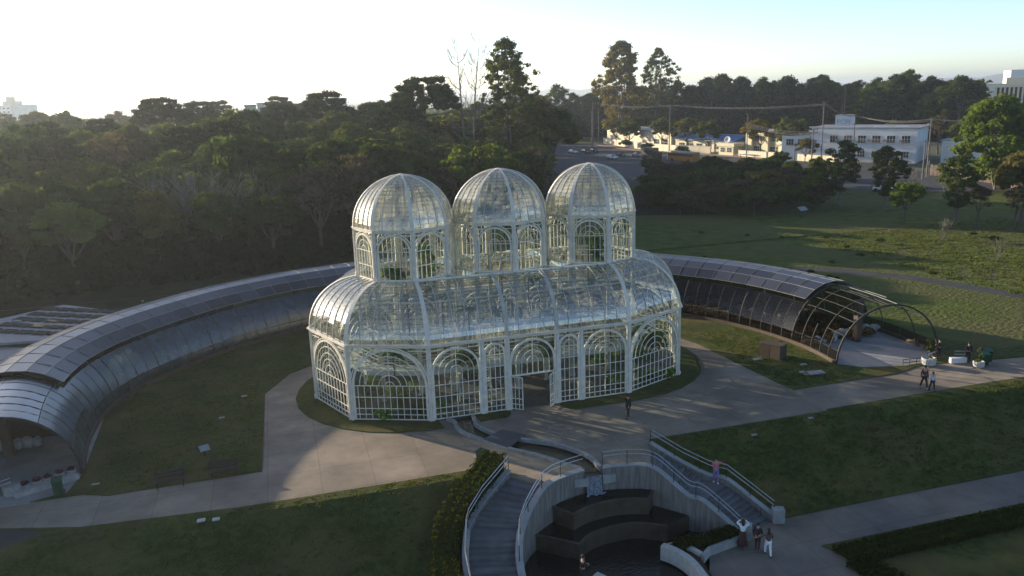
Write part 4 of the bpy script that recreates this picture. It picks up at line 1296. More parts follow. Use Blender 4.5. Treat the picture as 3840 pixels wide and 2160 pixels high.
reg('bush_dull', broad_meshes(152, 4.2, 2.8, 'brown', nc=36, per=44, size=.24, crown_low=.0, csize=.9, core=.5))
reg('bush_light', broad_meshes(153, 4.5, 3.2, 'gold', nc=40, per=48, size=.26, crown_low=.0, csize=.95))
reg('small_light', broad_meshes(155, 6.5, 2.8, 'light', nc=44, per=52, size=.28, crown_low=.15, csize=.95))
reg('bare_forest', (None, bare_mesh(160, 12, .62, 'palebark', 5, 3, .20)))
def slim_bare():
    rg = random.Random(163); b = MB()
    for x0, lean, top in ((0, -1.2, 33.5), (1.2, 3.2, 34.5)):
        tr = [V(x0, 0, 0), V(x0 + lean * .25, 0, top * .35), V(x0 + lean * .5, .3, top * .62), V(x0 + lean, 0, top)]
        b.tube(tr, [.34, .25, .16, .04], 6, cap=False)
        for k in range(30):
            t = rg.uniform(.34, .98); p = (tr[1].lerp(tr[2], (t - .35) / .27) if t < .62 else tr[2].lerp(tr[3], (t - .62) / .38))
            a = rg.uniform(0, 6.28); L = 4.4 * (1.12 - t) + 1.4
            m_ = p + V(math.cos(a) * L * .55, math.sin(a) * L * .55, L * .35); e = p + V(math.cos(a) * L * .9, math.sin(a) * L * .9, L * 1.1)
            b.tube([p, m_, e], [.09 * (1.3 - t), .06, .025], 4, cap=False)
            for q in range(6):
                s_ = p.lerp(m_, rg.uniform(.4, 1)) if q < 2 else m_.lerp(e, rg.uniform(0, 1)); d = V(rg.uniform(-.8, .8), rg.uniform(-.8, .8), rg.uniform(.5, 1.3)) * rg.uniform(.8, 1.5)
                b.tube([s_, s_ + d], [.035, .015], 3, cap=False)
                b.tube([s_ + d * .5, s_ + d * .5 + V(rg.uniform(-.6, .6), rg.uniform(-.6, .6), .6)], [.025, .012], 3, cap=False)
    return b.mesh('trunk', 'palebark')
reg('bare_tall', (None, slim_bare()))
reg('bare_small', (None, bare_mesh(165, 4.0, .5, 'palebark', 3, 3, .05)))
reg('cypress_dark', broad_meshes(170, 12, 2.0, 'conifer', nc=46, per=50, size=.32, crown_low=.1, csize=.9))

_tree_n = 0
def tree(key, x, y, name, label, group=None, s=1.0, sz=None, rot=None, z=None, rg=random.Random(77), cat='tree', v=None):
    vs = PROTO[key]; cm, tm = vs[(v if v is not None else rg.randrange(len(vs)))]
    z = hT(x, y) if z is None else z
    o = thing(name, label, cat, (x, y, z), rg.uniform(0, 6.28) if rot is None else rot, group)
    o.scale = (s, s, sz or s)
    for nm, me in (('crown', cm), ('trunk', tm)):
        if me is None: continue
        c = bpy.data.objects.new(nm, me); COL.objects.link(c); c.parent = o
    return o

# ground spots that the low sun does reach: no tree stands tall in their path
LIT = [(-13.4, -12.9, -2.4), (-13.6, -16.8, -3.6), (-9.8, -16.9, -4.2), (-9.6, -20.3, -3), (14, -28.2, -3), (20, -28.2, -3), (28, -28.2, -3), (17, -16.8, -3.2), (27, -16.7, -3.2), (33.5, -13, 1.5), (31, -12.2, 1.3), (36.5, -15.8, 1.5), (40, -17, 2.0),
       (22.5, -3.5, .8), (24.3, -8.7, 1.0), (22.8, 1.0, .6), (28.5, -10.4, 1.0), (42, -9, 2.5), (48, -8, 3),
       (76, 33, 5), (70, 31, 4), (80, 26, 4), (78, 18, 4), (84, 30, 4), (66, 8, 3), (72, 8, 3), (60, -4, 3), (86, 56, 3),
       (116, 200, 6), (118, 225, 6), (116, 250, 6), (125, 185, 6), (133, 160, 5), (140, 150, 5), (112, 265, 6), (150, 148, 3)]
sxy = Vector((SUN.x, SUN.y)).normalized(); tanel = math.tan(SUN_EL)
def sun_limit(x, y, rad):
    """tallest tree at (x,y) that leaves every sunlit spot lit."""
    lim = 99.0
    for lx, ly, lr in LIT:
        d = Vector((x - lx, y - ly)); t = d.dot(sxy)
        if t < 2: continue
        off = abs(d.x * sxy.y - d.y * sxy.x)
        if off < rad + lr: lim = min(lim, t * tanel - hT(x, y))
    return lim
# ------------------------------------------------------------------ curved galleries behind the greenhouse
def gallery(name, label, inner, side, clad, roof_from, n_len_gl, seed):
    """inner: base line; the arch springs from it and lands 9.5 m further out."""
    rgl = random.Random(seed)
    L3 = [Vector((p[0], p[1], 0)) for p in inner]
    root = thing(name, label, 'gallery', (inner[len(inner) // 2][0], inner[len(inner) // 2][1], 0), worldmesh=True)
    S = resample(L3, 1.25); n = len(S) - 1
    N = []
    for i in range(n + 1):
        t = (S[min(i + 1, n)] - S[max(i - 1, 0)]).normalized(); N.append(V(-t.y, t.x, 0) * side)
    def pt(i, th, r=4.75):
        a = R_(th); c = S[i] + N[i] * 4.75
        return c - N[i] * (r * math.cos(a)) + V(0, 0, r * math.sin(a))
    # plinth, ribs
    MB().sweep([s + V(0, 0, .12) for s in S], .28, .34, (0, 0, 1)).build('plinth', 'brownpanel', root)
    MB().sweep([S[i] + N[i] * 9.5 + V(0, 0, .12) for i in range(n + 1)], .28, .34, (0, 0, 1)).build('plinth', 'brownpanel', root)
    heavy = set(range(0, n + 1, 5)) | {0, n}
    for i in range(n + 1):
        tn = (S[min(i + 1, n)] - S[max(i - 1, 0)]).normalized()
        if i in heavy:
            MB().sweep([pt(i, th, 4.72) for th in range(0, 181, 9)], .14, .11, tn).build('arch_rib', 'dark_metal', root)
    # longitudinal tubes
    for th in (13, 47, 90, 133):
        MB().sweep([pt(i, th, 4.66) for i in range(n + 1)], .06, .06, (0, 0, 1)).build('purlin', 'dark_metal', root)
    # glass skin
    gm = 'wing_glass' if clad else 'clear_glass'
    def skin(i, t0, t1, nm='glass_panel'):
        b = MB(); k = 4; j = rgl.uniform(-.012, .012); j2 = rgl.uniform(-.012, .012)
        for q in range(k + 1):
            th = lerp(t0, t1, q / k)
            a, c = pt(i, th, 4.78 + j), pt(i + 1, th, 4.78 + j2)
            d = (c - a) * .012
            b.v += [tuple(a + d), tuple(c - d)]
        b.f = [(2 * q, 2 * q + 1, 2 * q + 3, 2 * q + 2) for q in range(k)]
        return b.build(nm, gm, root, smooth=True)
    for i in range(n):
        if i < roof_from:
            if clad:
                for a0, a1 in ((3, 22), (22.6, 54), (54.6, 89.5), (90.2, 126), (126.6, 158), (158.6, 177)): skin(i, a0, a1)
            else:
                skin(i, 3, 13); skin(i, 167, 177)
        else:
            skin(i, 3, 12.6); skin(i, 13.4, 46.5)
            if i < 26: skin(i, 134, 177)
    # dark seams between panels
    for i in range(1, n):
        tn = (S[min(i + 1, n)] - S[max(i - 1, 0)]).normalized()
        if i in heavy: continue
        MB().sweep([pt(i, th, 4.785) for th in (range(2, 49, 6) if i >= roof_from else (range(2, 180, 8) if clad else range(2, 16, 6)))], .03, .045, tn).build('panel_seam', 'dark_metal', root)
    # roof of solar panels
    S2n = n - roof_from
    m = S2n * 1.25 / 1.68; m = int(m)
    def rp(s, th, r=5.14):
        i = roof_from + s / m * S2n; k = min(int(i), n - 1); f = i - k
        return pt(k, th, r).lerp(pt(k + 1, th, r), f)
    rows = [(50, 63.5), (64, 77.5), (78, 91.5), (92, 105.5), (106, 119.5)]
    for s in range(m):
        for a0, a1 in rows:
            b = MB()
            e = .012
            q = [rp(s + e, a0), rp(s + 1 - e, a0), rp(s + 1 - e, a1), rp(s + e, a1)]
            nn = (q[1] - q[0]).cross(q[3] - q[0]).normalized()
            if nn.z < 0: nn = -nn
            tl = rgl.uniform(-.006, .006)
            q = [p + nn * (tl * (1 if k in (0, 1) else -1)) for k, p in enumerate(q)]
            b.add([p for p in q] + [p - nn * .04 for p in q], [(0, 1, 2, 3), (7, 6, 5, 4), (0, 4, 5, 1), (1, 5, 6, 2), (2, 6, 7, 3), (3, 7, 4, 0)])
            b.build('solar_panel', 'solar', root)
    fr = MB()
    for a in (49.7, 63.75, 77.75, 91.75, 105.75, 119.8):
        fr.sweep([rp(s, a, 5.145) for s in range(m + 1)], .035, .05, (0, 0, 1))
    for s in range(m + 1):
        tn = (rp(min(s + 1, m), 90) - rp(max(s - 1, 0), 90)).normalized()
        fr.sweep([rp(s, a, 5.145) for a in (49.7, 58, 67, 77, 91, 105, 119.8)], .05, .035, tn)
    fr.build('panel_frames', 'alu', root)
    und = MB()
    for s in range(m):
        und.add([rp(s, 52, 5.0), rp(s + 1, 52, 5.0), rp(s + 1, 85, 5.0), rp(s, 85, 5.0), rp(s + 1, 118, 5.0), rp(s, 118, 5.0)], [(0, 1, 2, 3), (3, 2, 4, 5)])
    und.build('roof_lining', 'brownpanel', root)
    for s in range(0, m + 1, 4):
        for a in (52, 118):
            fr2 = MB().tube([rp(s, a, 4.7), rp(s, a, 5.1)], .03, 5)
            fr2.build('roof_strut', 'dark_metal', root)
    return root, S, N, pt
GL, SL_, NL_, ptL = gallery('gallery', 'long curved gallery on the left with dark glass skin and blue solar panel roof', IN_L, 1, True, 6, 6, 5)
GR, SR_, NR_, ptR = gallery('gallery', 'curved gallery on the right with solar panel roof and open brown frame end', IN_R, -1, False, 5, 5, 6)
# bare frame at the open end of the right gallery
for th, i0, i1 in ((58, 0, 5), (70, 1, 5), (82, 0, 4), (96, 0, 5), (108, 2, 5), (30, 0, 2)):
    MB().sweep([ptR(i, th, 4.80) for i in range(i0, i1 + 1)], .05, .05, (0, 0, 1)).build('frame_bar', 'alu' if th > 90 else 'dark_metal', GR)
for i in (1, 2, 3, 4):
    tn = (SR_[i + 1] - SR_[i - 1]).normalized()
    MB().sweep([ptR(i, th, 4.74) for th in (range(0, 31, 6) if i in (1, 3) else range(0, 181, 9))], .07, .06, tn).build('frame_rib', 'dark_metal', GR)
for k, i in enumerate((2, 3, 6, 8)):
    c = SR_[i] + NR_[i] * 4.75
for x, y, g in ((32.2, -3.5, GR), (-36.0, -3.6, GL)):
    MB().box((x, y, 1.9), (.55, .55, 3.8)).build('column', 'brownpanel', g)
# planting, boulders and statue inside the galleries
def ground_plants(name, label, pts, key, seed, s=1.0, per=70, size=.22, cat='planting'):
    rg2 = random.Random(seed); cl = []
    for x, y, w in pts:
        for k in range(3):
            cl.append((x + rg2.uniform(-w, w) * .6, y + rg2.uniform(-w, w) * .6, rg2.uniform(.15, .5) * s, w * .6, w * .6, .45 * s * rg2.uniform(.6, 1.3)))
    me = leaf_mesh('plants', cl, per, size, key, seed)
    o = bpy.data.objects.new(name, me); COL.objects.link(o)
    return tag(o, label, kind='stuff')
pr = []; pl = []
for i in range(4, len(SR_) - 1):
    for f in (1.6, 3.2, 5.6, 7.4):
        c = SR_[i] + NR_[i] * f
        pr.append((c.x, c.y, .75))
for i in range(7, len(SL_) - 4, 2):
    for f in (2.0, 7.0):
        c = SL_[i] + NL_[i] * f; pl.append((c.x, c.y, .9))
ground_plants('bromeliad_bed', None, pr, 'rust', 31)
ground_plants('gallery_planting', None, pl, 'olive', 32, per=40)
for k, g in enumerate((SR_, SL_)):
    pass
gl_bed = [p.xy for p in [SR_[i] + NR_[i] * .6 for i in range(5, len(SR_))]] + [p.xy for p in [SR_[i] + NR_[i] * 8.9 for i in range(len(SR_) - 1, 4, -1)]]
tag(MB().prism([tuple(p) for p in gl_bed], -.1, .06).build('planting_soil', 'soil'), kind='structure')
gl_bed = [p.xy for p in [SL_[i] + NL_[i] * .6 for i in range(6, len(SL_))]] + [p.xy for p in [SL_[i] + NL_[i] * 8.9 for i in range(len(SL_) - 1, 5, -1)]]
tag(MB().prism([tuple(p) for p in gl_bed], -.1, .06).build('planting_soil', 'soil'), kind='structure')

rg = random.Random(9)
def boulder(x, y, s, label, group, m='stone'):
    b = MB().ellipsoid((0, 0, s * .38), (s * .62, s * .5, s * .5), 7, 5, .16, rg)
    o = b.build('boulder', m, smooth=True); o.location = (x, y, 0); o.rotation_euler = (0, 0, rg.uniform(0, 6))
    return tag(o, label, 'boulder', group)
for k in range(10):
    t = k / 9
    boulder(lerp(31.0, 36.0, t) + rg.uniform(-.1, .1), -1.9 + rg.uniform(-.15, .15) + .5 * t, rg.uniform(.7, .95), 'pale boulder in the row edging the terrace of the right gallery', 'boulders edging the right terrace')
for k in range(7):
    boulder(lerp(27.4, 30.2, k / 6), -2.7 + rg.uniform(-.2, .2), rg.uniform(.5, .8), 'pale boulder beside the glass at the open end of the right gallery', 'boulders beside the right gallery glass')
for k in range(9):
    boulder(lerp(-39.5, -34.6, k / 8), -2.3 + rg.uniform(-.1, .1), rg.uniform(.75, .95), 'pale boulder in the row at the back of the left gallery terrace', 'boulders in the left gallery')
for k in range(16):
    i = 8 + k; c = SR_[min(i, len(SR_) - 2)] + NR_[min(i, len(SR_) - 2)] * rg.uniform(4.4, 5.4)
    boulder(c.x, c.y, rg.uniform(.6, 1.1), 'grey boulder among the brown plants in the right gallery', 'boulders in the right gallery beds')

# ------------------------------------------------------------------ people
def person(label, loc, rot, arms='down', legs='walk', top='cardark', bottom='cardark', shoe='tyre', skirt=None, longhair=False, sleeves=True, h=1.70, hat=None, coat=0.0, group=None, extra=None):
    k = h / 1.70
    root = thing('person', label, 'person', loc, rot, group)
    J = {}
    sw = {'walk': .24, 'stand': .05, 'lean': .10}[legs]
    J['pel'] = V(0, 0, .92); J['waist'] = V(0, 0, 1.08); J['chest'] = V(0, -.02, 1.30); J['neck'] = V(0, -.01, 1.46); J['hd0'] = V(0, -.02, 1.53); J['hd1'] = V(0, -.03, 1.64)
    for s, sn in ((-1, 'L'), (1, 'R')):
        J['hip' + sn] = V(.10 * s, 0, .88)
        f = sw * s
        J['kn' + sn] = V(.105 * s, -f * .55 - .03, .49); J['an' + sn] = V(.11 * s, -f * .9 + .04 * (1 if f < 0 else 0), .09); J['to' + sn] = V(.12 * s, J['an' + sn].y - .17, .035)
        J['sh' + sn] = V(.185 * s, -.01, 1.40)
    A = {'down': (V(.24, .03, 1.13), V(.26, -.06, .88)), 'up': (V(.34, -.12, 1.42), V(.12, -.22, 1.60)), 'out': (V(.42, .05, 1.27), V(.66, .02, 1.20)),
         'front': (V(.25, -.02, 1.14), V(.10, -.26, 1.12)), 'swing': (V(.24, .10, 1.15), V(.25, .16, .92)), 'swingf': (V(.24, -.08, 1.14), V(.24, -.24, .97))}
    al, ar_ = arms if isinstance(arms, tuple) else (arms, arms)
    for s, sn, a in ((-1, 'L', al), (1, 'R', ar_)):
        e, w = A[a]; J['el' + sn] = V(e.x * s, e.y, e.z); J['wr' + sn] = V(w.x * s, w.y, w.z)
        d = (J['wr' + sn] - J['el' + sn]).normalized(); J['pm' + sn] = J['wr' + sn] + d * .07
    RR = dict(pel=.125, waist=.115, chest=.14, neck=.055, hd0=.075, hd1=.095, hipL=.095, hipR=.095, knL=.062, knR=.062, anL=.042, anR=.042, toL=.035, toR=.035, shL=.066, shR=.066, elL=.042, elR=.042, wrL=.028, wrR=.028, pmL=.036, pmR=.036)
    def skinmesh(nm, edges, m, grow=0.0, fingers=False, root_v='pel', sub=1):
        names = []; 
        for a, b_ in edges:
            for q in (a, b_):
                if q not in names: names.append(q)
        co = [J[q] * k for q in names]; ed = [(names.index(a), names.index(b_)) for a, b_ in edges]
        rr = [(RR[q] + grow) * k for q in names]
        if fingers:
            for s, sn in ((-1, 'L'), (1, 'R')):
                if 'pm' + sn not in names: continue
                pi_ = names.index('pm' + sn); p = J['pm' + sn]; d = (p - J['wr' + sn]).normalized()
                side_ = d.cross(V(s, 0, 0.01)).normalized()
                for f in range(5):
                    o = (f - 1.5) * .021 if f < 4 else .05
                    ln = (.065, .075, .07, .055, .05)[f]
                    q0 = p + side_ * o + d * (.025 if f < 4 else -.02); q1 = q0 + d * ln * .6 + V(0, 0, -.006); q2 = q1 + d * ln * .4 - V(s * .012, 0, .01)
                    i0 = len(co); co += [q0 * k, q1 * k, q2 * k]; rr += [.0095 * k, .009 * k, .007 * k]; ed += [(pi_, i0), (i0, i0 + 1), (i0 + 1, i0 + 2)]
        me = bpy.data.meshes.new(nm); me.from_pydata([tuple(c) for c in co], ed, [])
        o = bpy.data.objects.new(nm, me); COL.objects.link(o)
        md = o.modifiers.new('skin', 'SKIN')
        sk = me.skin_vertices[0].data
        for i, r in enumerate(rr): sk[i].radius = (r, r)
        sk[names.index(root_v)].use_root = True
        md.use_smooth_shade = True
        sb = o.modifiers.new('sub', 'SUBSURF'); sb.levels = sub; sb.render_levels = sub
        dg = bpy.context.evaluated_depsgraph_get()
        m2 = bpy.data.meshes.new_from_object(o.evaluated_get(dg))
        o.modifiers.clear(); o.data = m2; m2.materials.clear(); m2.materials.append(M[m])
        o.parent = root
        return o
    torso = [('pel', 'waist'), ('waist', 'chest'), ('chest', 'neck')]
    armsE = [('chest', 'shL'), ('shL', 'elL'), ('elL', 'wrL'), ('chest', 'shR'), ('shR', 'elR'), ('elR', 'wrR')]
    legE = [('pel', 'hipL'), ('hipL', 'knL'), ('knL', 'anL'), ('pel', 'hipR'), ('hipR', 'knR'), ('knR', 'anR')]
    full = torso + [('neck', 'hd0'), ('hd0', 'hd1')] + armsE + [('wrL', 'pmL'), ('wrR', 'pmR')] + legE + [('anL', 'toL'), ('anR', 'toR')]
    skinmesh('body', full, 'skin', fingers=True)
    skinmesh('jacket' if sleeves else 'shirt', torso[:2] + (armsE if sleeves else [('chest', 'shL'), ('shL', 'elL'), ('chest', 'shR'), ('shR', 'elR')]), top, .016)
    if skirt:
        b = MB().lathe([(.14 * k, 1.03 * k), (.17 * k, .90 * k), (.22 * k, .6 * k), (.30 * k, .18 * k), (.29 * k, .18 * k), (.2 * k, .6 * k), (.12 * k, 1.02 * k)], (0, 0, 0), 16)
        b.build('skirt', skirt, root, smooth=True)
    else:
        skinmesh('trousers', legE, bottom, .014)
    for sn in 'LR':
        a, t = J['an' + sn] * k, J['to' + sn] * k
        MB().ellipsoid(((a.x + t.x) / 2, (a.y + t.y) / 2 - .01, .04), (.05, .14, .05), 8, 5).build('shoe', shoe, root, smooth=True)
    hd = J['hd1'] * k
    b = MB().ellipsoid(hd + V(0, .018, .035) * k, (.105 * k, .112 * k, .105 * k), 10, 6)
    if longhair: b.ellipsoid(hd + V(0, .075, -.13) * k, (.10 * k, .06 * k, .19 * k), 8, 6)
    b.build('hair', hat or 'hair', root, smooth=True)
    b = MB()
    for s in (-1, 1): b.ellipsoid(hd + V(.033 * s, -.093, -.01) * k, (.012, .008, .008), 6, 4)
    b.build('eyes', 'tyre', root)
    MB().ellipsoid(hd + V(0, -.105, -.035) * k, (.013, .02, .02), 6, 4).build('nose', 'skin', root, smooth=True)
    MB().ellipsoid(hd + V(0, -.088, -.07) * k, (.024, .008, .006), 6, 4).build('mouth', 'c_pink', root)
    return root
M['c_pink'] = mat('pink_fabric', (0.50, 0.16, 0.20), (0.42, 0.13, 0.17), scale=9, rough=.8)
M['c_violet'] = mat('violet_fabric', (0.22, 0.17, 0.36), (0.18, 0.14, 0.30), scale=9, rough=.8)
M['c_white'] = mat('white_fabric', (0.68, 0.74, 0.80), (0.58, 0.64, 0.70), scale=9, rough=.8)
M['c_dark'] = mat('black_fabric', (0.022, 0.018, 0.02), (0.032, 0.026, 0.028), scale=9, rough=.85)
M['c_brown'] = mat('brown_fabric', (0.10, 0.065, 0.06), (0.08, 0.05, 0.05), scale=9, rough=.85)
M['c_maroon'] = mat('maroon_fabric', (0.05, 0.022, 0.022), (0.065, 0.03, 0.028), scale=9, rough=.85)
M['c_pale'] = mat('pale_blue_fabric', (0.50, 0.58, 0.68), (0.42, 0.5, 0.6), scale=9, rough=.8)
Dg = R_
person('person in dark clothes walking across the paving right of the open door', (5.7, -12.15, -.03), Dg(-60), ('swing', 'swingf'), 'walk', 'c_dark', 'c_dark')
person('person in pink jacket and violet trousers with one arm on the stair rail', (7.95, -20.45, -1.5), Dg(-20), ('front', 'out'), 'lean', 'c_pink', 'c_violet', 'c_white')
person('person in white shirt and long dark skirt raising both arms to the head', (6.9, -25.3, -3.03), Dg(150), 'up', 'stand', 'c_white', skirt='c_maroon', longhair=True, shoe='skin', h=1.72)
person('person in all dark clothes standing between the two in white', (7.45, -25.95, -3.03), Dg(120), ('front', 'down'), 'stand', 'c_dark', 'c_maroon', h=1.74)
w = person('person in wide white trousers and brown top with long brown hair', (7.75, -26.55, -3.03), Dg(160), ('front', 'out'), 'walk', 'c_brown', 'c_white', longhair=True, h=1.66, shoe='c_dark')
person('tall person in brown shirt and shorts walking along the right path', (28.9, -15.0, -.03), Dg(-10), 'down', 'walk', 'c_brown', 'c_dark', h=1.82)
person('person in pale blue and white clothes walking before the tall one in brown', (29.15, -15.55, -.03), Dg(-15), 'down', 'walk', 'c_pale', 'c_dark', h=1.45)
person('person in black standing by the rail near the round planter', (35.2, -9.9, -.03), Dg(200), 'front', 'stand', 'c_dark', 'c_dark')
person('person in black leaning beside the small white block and steel rail', (36.6, -11.5, -.03), Dg(150), 'down', 'stand', 'c_dark', 'c_dark')
person('person in dark cap and clothes standing by the lower pool at the bottom edge', (-3.2, -25.9, -2.85), Dg(100), 'front', 'stand', 'c_dark', 'c_dark', hat='c_dark')
t = person('white marble statue of a standing figure among the plants of the right gallery', (30.3, 8.3, .5), Dg(-30), ('front', 'down'), 'stand', 'planter', 'planter', 'planter', skirt='planter', h=1.75, hat='planter')
t.name = 'statue'; t['category'] = 'statue'
for c in t.children:
    if c.name.startswith('body') or c.name.startswith('nose') or c.name.startswith('mouth') or c.name.startswith('eyes'):
        c.data.materials.clear(); c.data.materials.append(M['planter'])
MB().box((0, 0, -.22), (.6, .6, .5)).build('pedestal', 'stone', t)

# ------------------------------------------------------------------ park furniture
def bench(x, y, rot, label):
    t = thing('park_bench', label, 'bench', (x, y, -.02), rot, 'dark slatted park benches')
    for k in range(4): MB().box((0, -.18 + k * .12, .44), (1.75, .09, .035)).build('seat_slat', 'wood', t)
    for k in range(4):
        MB().box((0, .27 + k * .03, .56 + k * .115), (1.75, .03, .09)).build('back_slat', 'wood', t)
    for sx in (-.75, .75):
        MB().sweep([(sx, -.25, 0), (sx, -.22, .42), (sx, .24, .42), (sx, .38, .98)], .05, .06, (1, 0, 0)).build('side_frame', 'dark_metal', t)
        MB().sweep([(sx, .3, 0), (sx, .24, .42)], .05, .06, (1, 0, 0)).build('leg', 'dark_metal', t)
        MB().sweep([(sx, -.25, .62), (sx, .3, .66)], .04, .06, (1, 0, 0)).build('armrest', 'dark_metal', t)
bench(-24.95, -12.05, R_(4), 'dark slatted bench nearer the left gallery at the path edge')
bench(-21.8, -11.75, R_(4), 'dark slatted bench at the path edge nearer the greenhouse')
def sloped_sign(x, y, z, rot, label, w=.62, h=.42, hh=.7, m='board', body=None):
    t = thing('sign_board', label, 'sign', (x, y, z), rot)
    MB().box((0, 0, hh), (w, h, .03), ax=(V(1, 0, 0), V(0, .85, .52), V(0, -.52, .85))).build('panel', m, t)
    MB().box((0, .02, hh / 2 - .03), (.08, .08, hh - .06)).build('post', 'dark_metal', t)
    if body: MB().box((0, .05, .3), (.7, .5, .6)).build('bin_body', body, t)
sloped_sign(-23.2, -8.2, 0, R_(20), 'small pale tilted sign board standing on the left lawn', w=.65, h=.5, hh=.55)
sloped_sign(70.5, 57.5, 0, R_(15), 'white tilted information board over a dark green box in the far meadow', 1.9, 1.1, 1.6, body='greenplastic')
def plate(x, y, z, w, d, label, m='curb', name='ground_hatch', rot=0):
    o = tag(MB().box((0, 0, .02), (w, d, .06)).build(name, m), label, 'hatch')
    o.location = (x, y, z); o.rotation_euler = (0, 0, rot)
plate(-22.5, -1.7, 0, .4, .3, 'pale concrete lid on the left lawn, middle one', 'curb')
plate(-21.0, 2.4, 0, .45, .35, 'pale concrete lid on the left lawn nearest the greenhouse', 'curb')
plate(22.7, -8.7, 0, .5, .4, 'small pale lid on the right lawn nearest the path corner', 'curb')
plate(23.9, -7.2, 0, .6, .3, 'small pale lid on the right lawn nearest the gallery', 'curb')
plate(-29.5, -10.2, 0, .45, .12, 'narrow pale lid on the lawn by the left gallery', 'planter')
plate(-22.0, -17.3, zs(-17.3), .4, .3, 'pale stone on the lower left lawn, nearer the greenhouse', 'planter')
plate(-22.8, -17.2, zs(-17.2), .45, .35, 'pale stone on the lower left lawn, farther left', 'planter')
plate(-9.0, -18.6, zs(-18.6), .5, .12, 'narrow pale marker on the lawn beside the hedge', 'planter')
plate(12.5, -17.6, zs(-17.6), .4, .25, 'pale lid on the sloping right lawn, nearest the stairs', 'curb')
plate(17.5, -16.9, zs(-16.9), .4, .25, 'pale lid on the sloping right lawn below the path', 'curb')
plate(21.2, -4.6, 0, .8, .5, 'pale lid on the strip of lawn left of the brown cabinet', 'curb')
t = thing('utility_cabinet', 'brown box cabinet on the right lawn with one side in sun', 'cabinet', (22.8, -4.5, 0), R_(-62))
MB().box((0, 0, .6), (1.9, 1.1, 1.2)).build('body', 'brownpanel', t)
MB().box((0, 0, 1.23), (2.0, 1.2, .06)).build('lid', 'brownpanel', t)
for s in (-.47, .47): MB().box((s, -.56, .6), (.9, .03, 1.08)).build('door', 'wood', t)
MB().box((-.98, .1, .6), (.04, .7, 1.0)).build('side_panel', 'wood', t)
t = thing('concrete_slab_seat', 'low grey slab with a striped end on the right lawn', 'slab', (23.4, -9.5, 0), R_(-8))
MB().box((0, 0, .16), (1.3, .7, .08)).build('slab', 'curb', t)
MB().box((0, 0, .06), (1.1, .5, .12)).build('base', 'step', t)
for k in range(4): MB().box((-.75 - k * .09, 0, .1), (.03, .6, .03)).build('bar', 'alu', t)
def wheelie(x, y, z, rot, label, m='greenplastic', group=None):
    t = thing('waste_bin', label, 'waste bin', (x, y, z), rot, group)
    b = MB(); b.add([(-.24, -.25, .08), (.24, -.25, .08), (.24, .25, .08), (-.24, .25, .08), (-.28, -.3, .98), (.28, -.3, .98), (.28, .3, .98), (-.28, .3, .98)], [(3, 2, 1, 0), (4, 5, 6, 7), (0, 1, 5, 4), (1, 2, 6, 5), (2, 3, 7, 6), (3, 0, 4, 7)])
    b.build('body', m, t)
    MB().box((0, .0, 1.03), (.60, .68, .06), ax=(V(1, 0, 0), V(0, .98, .17), V(0, -.17, .98))).build('lid', m, t)
    MB().tube([(-.28, .44, 1.0), (.28, .44, 1.0)], .02, 6).build('handle', m, t)
    for s in (-1, 1): MB().lathe([(.1, -.03), (.1, .03)], (0, 0, 0), 10).build('wheel', 'tyre', t).matrix_local = Matrix.Translation((s * .27, .3, .1)) @ Matrix.Rotation(PI / 2, 4, 'Y')
wheelie(37.3, -12.5, -.02, R_(-30), 'open green wheeled waste bin beside the right planter')
wheelie(38.1, -12.0, -.02, R_(-20), 'green wheeled waste bin standing behind the open one')
wheelie(-6.1, -16.1, -.02, R_(40), 'small dark green bin at the top of the clipped hedge', 'greenplastic')
wheelie(-31.4, -10.9, -.02, R_(10), 'dull green bin on the grass tip by the left gallery planters', 'greenplastic')
def planter(x, y, z, s, label, group=None, plant='dark', tall=False):
    t = thing('planter_pot', label, 'planter', (x, y, z), 0, group)
    MB().lathe([(.38 * s, 0), (.52 * s, .1 * s), (.55 * s, .55 * s), (.5 * s, .6 * s), (.42 * s, .52 * s), (.05, .5 * s)], (0, 0, 0), 14).build('pot', 'planter', t, smooth=False)
    rgp = random.Random(int(x * 10)); hh = 1.3 if tall else .25
    cl = [(rgp.uniform(-.25, .25) * s, rgp.uniform(-.25, .25) * s, .6 * s + rgp.uniform(0, hh) * s, .2 * s, .2 * s, .16 * s) for _ in range(10)]
    o = bpy.data.objects.new('plant', leaf_mesh('plant', cl, 24, .12, plant, 3)); COL.objects.link(o); o.parent = t
    if tall:
        MB().tube([(0, 0, .4 * s), (.02, 0, 1.9 * s)], .02, 5).build('stem', 'palebark', t)
planter(33.2, -10.9, -.02, 1.05, 'round concrete planter with a slim plant by the gallery rail', tall=True)
planter(36.5, -12.7, -.02, .8, 'round concrete planter beside the green bins', tall=True, plant='olive')
for k, (x, y) in enumerate([(-31.3, -8.0), (-31.9, -8.35), (-32.5, -8.7), (-33.05, -9.0), (-33.6, -9.35)]):
    planter(x, y, 0, .52, 'round dark-leaved plant pot in the row at the left gallery entrance', 'plant pots in a row at the left gallery', 'red')
MB()
b = MB().sweep([(-30.75, -8.75, .15), (-32.3, -9.5, .15), (-34.0, -10.3, .15)], .55, .34, (0, 0, 1))
tag(b.build('stone_edging', 'stone'), 'rough stone edging below the plant pots at the left gallery', 'edging')
tag(MB().box((-34.15, -9.9, .3), (.7, .6, .62), R_(-25)).build('concrete_block', 'curb'), 'grey concrete block at the end of the row of plant pots', 'block')
tag(MB().box((35.75, -11.35, .22), (1.3, .35, .45), R_(-15)).build('white_block_wall', 'whitewall'), 'small white block wall under the rail by the right planter', 'wall')
handrail('low rail of steel loops before the left gallery terrace', [(-34.3, -9.4, 0), (-34.9, -9.9, 0), (-35.5, -10.6, 0), (-36.4, -10.8, 0)], .9, step=.7, m='steel')
handrail('steel rail between the round planter and the person in black', [(33.6, -10.3, 0), (35.6, -9.6, 0)], .9)
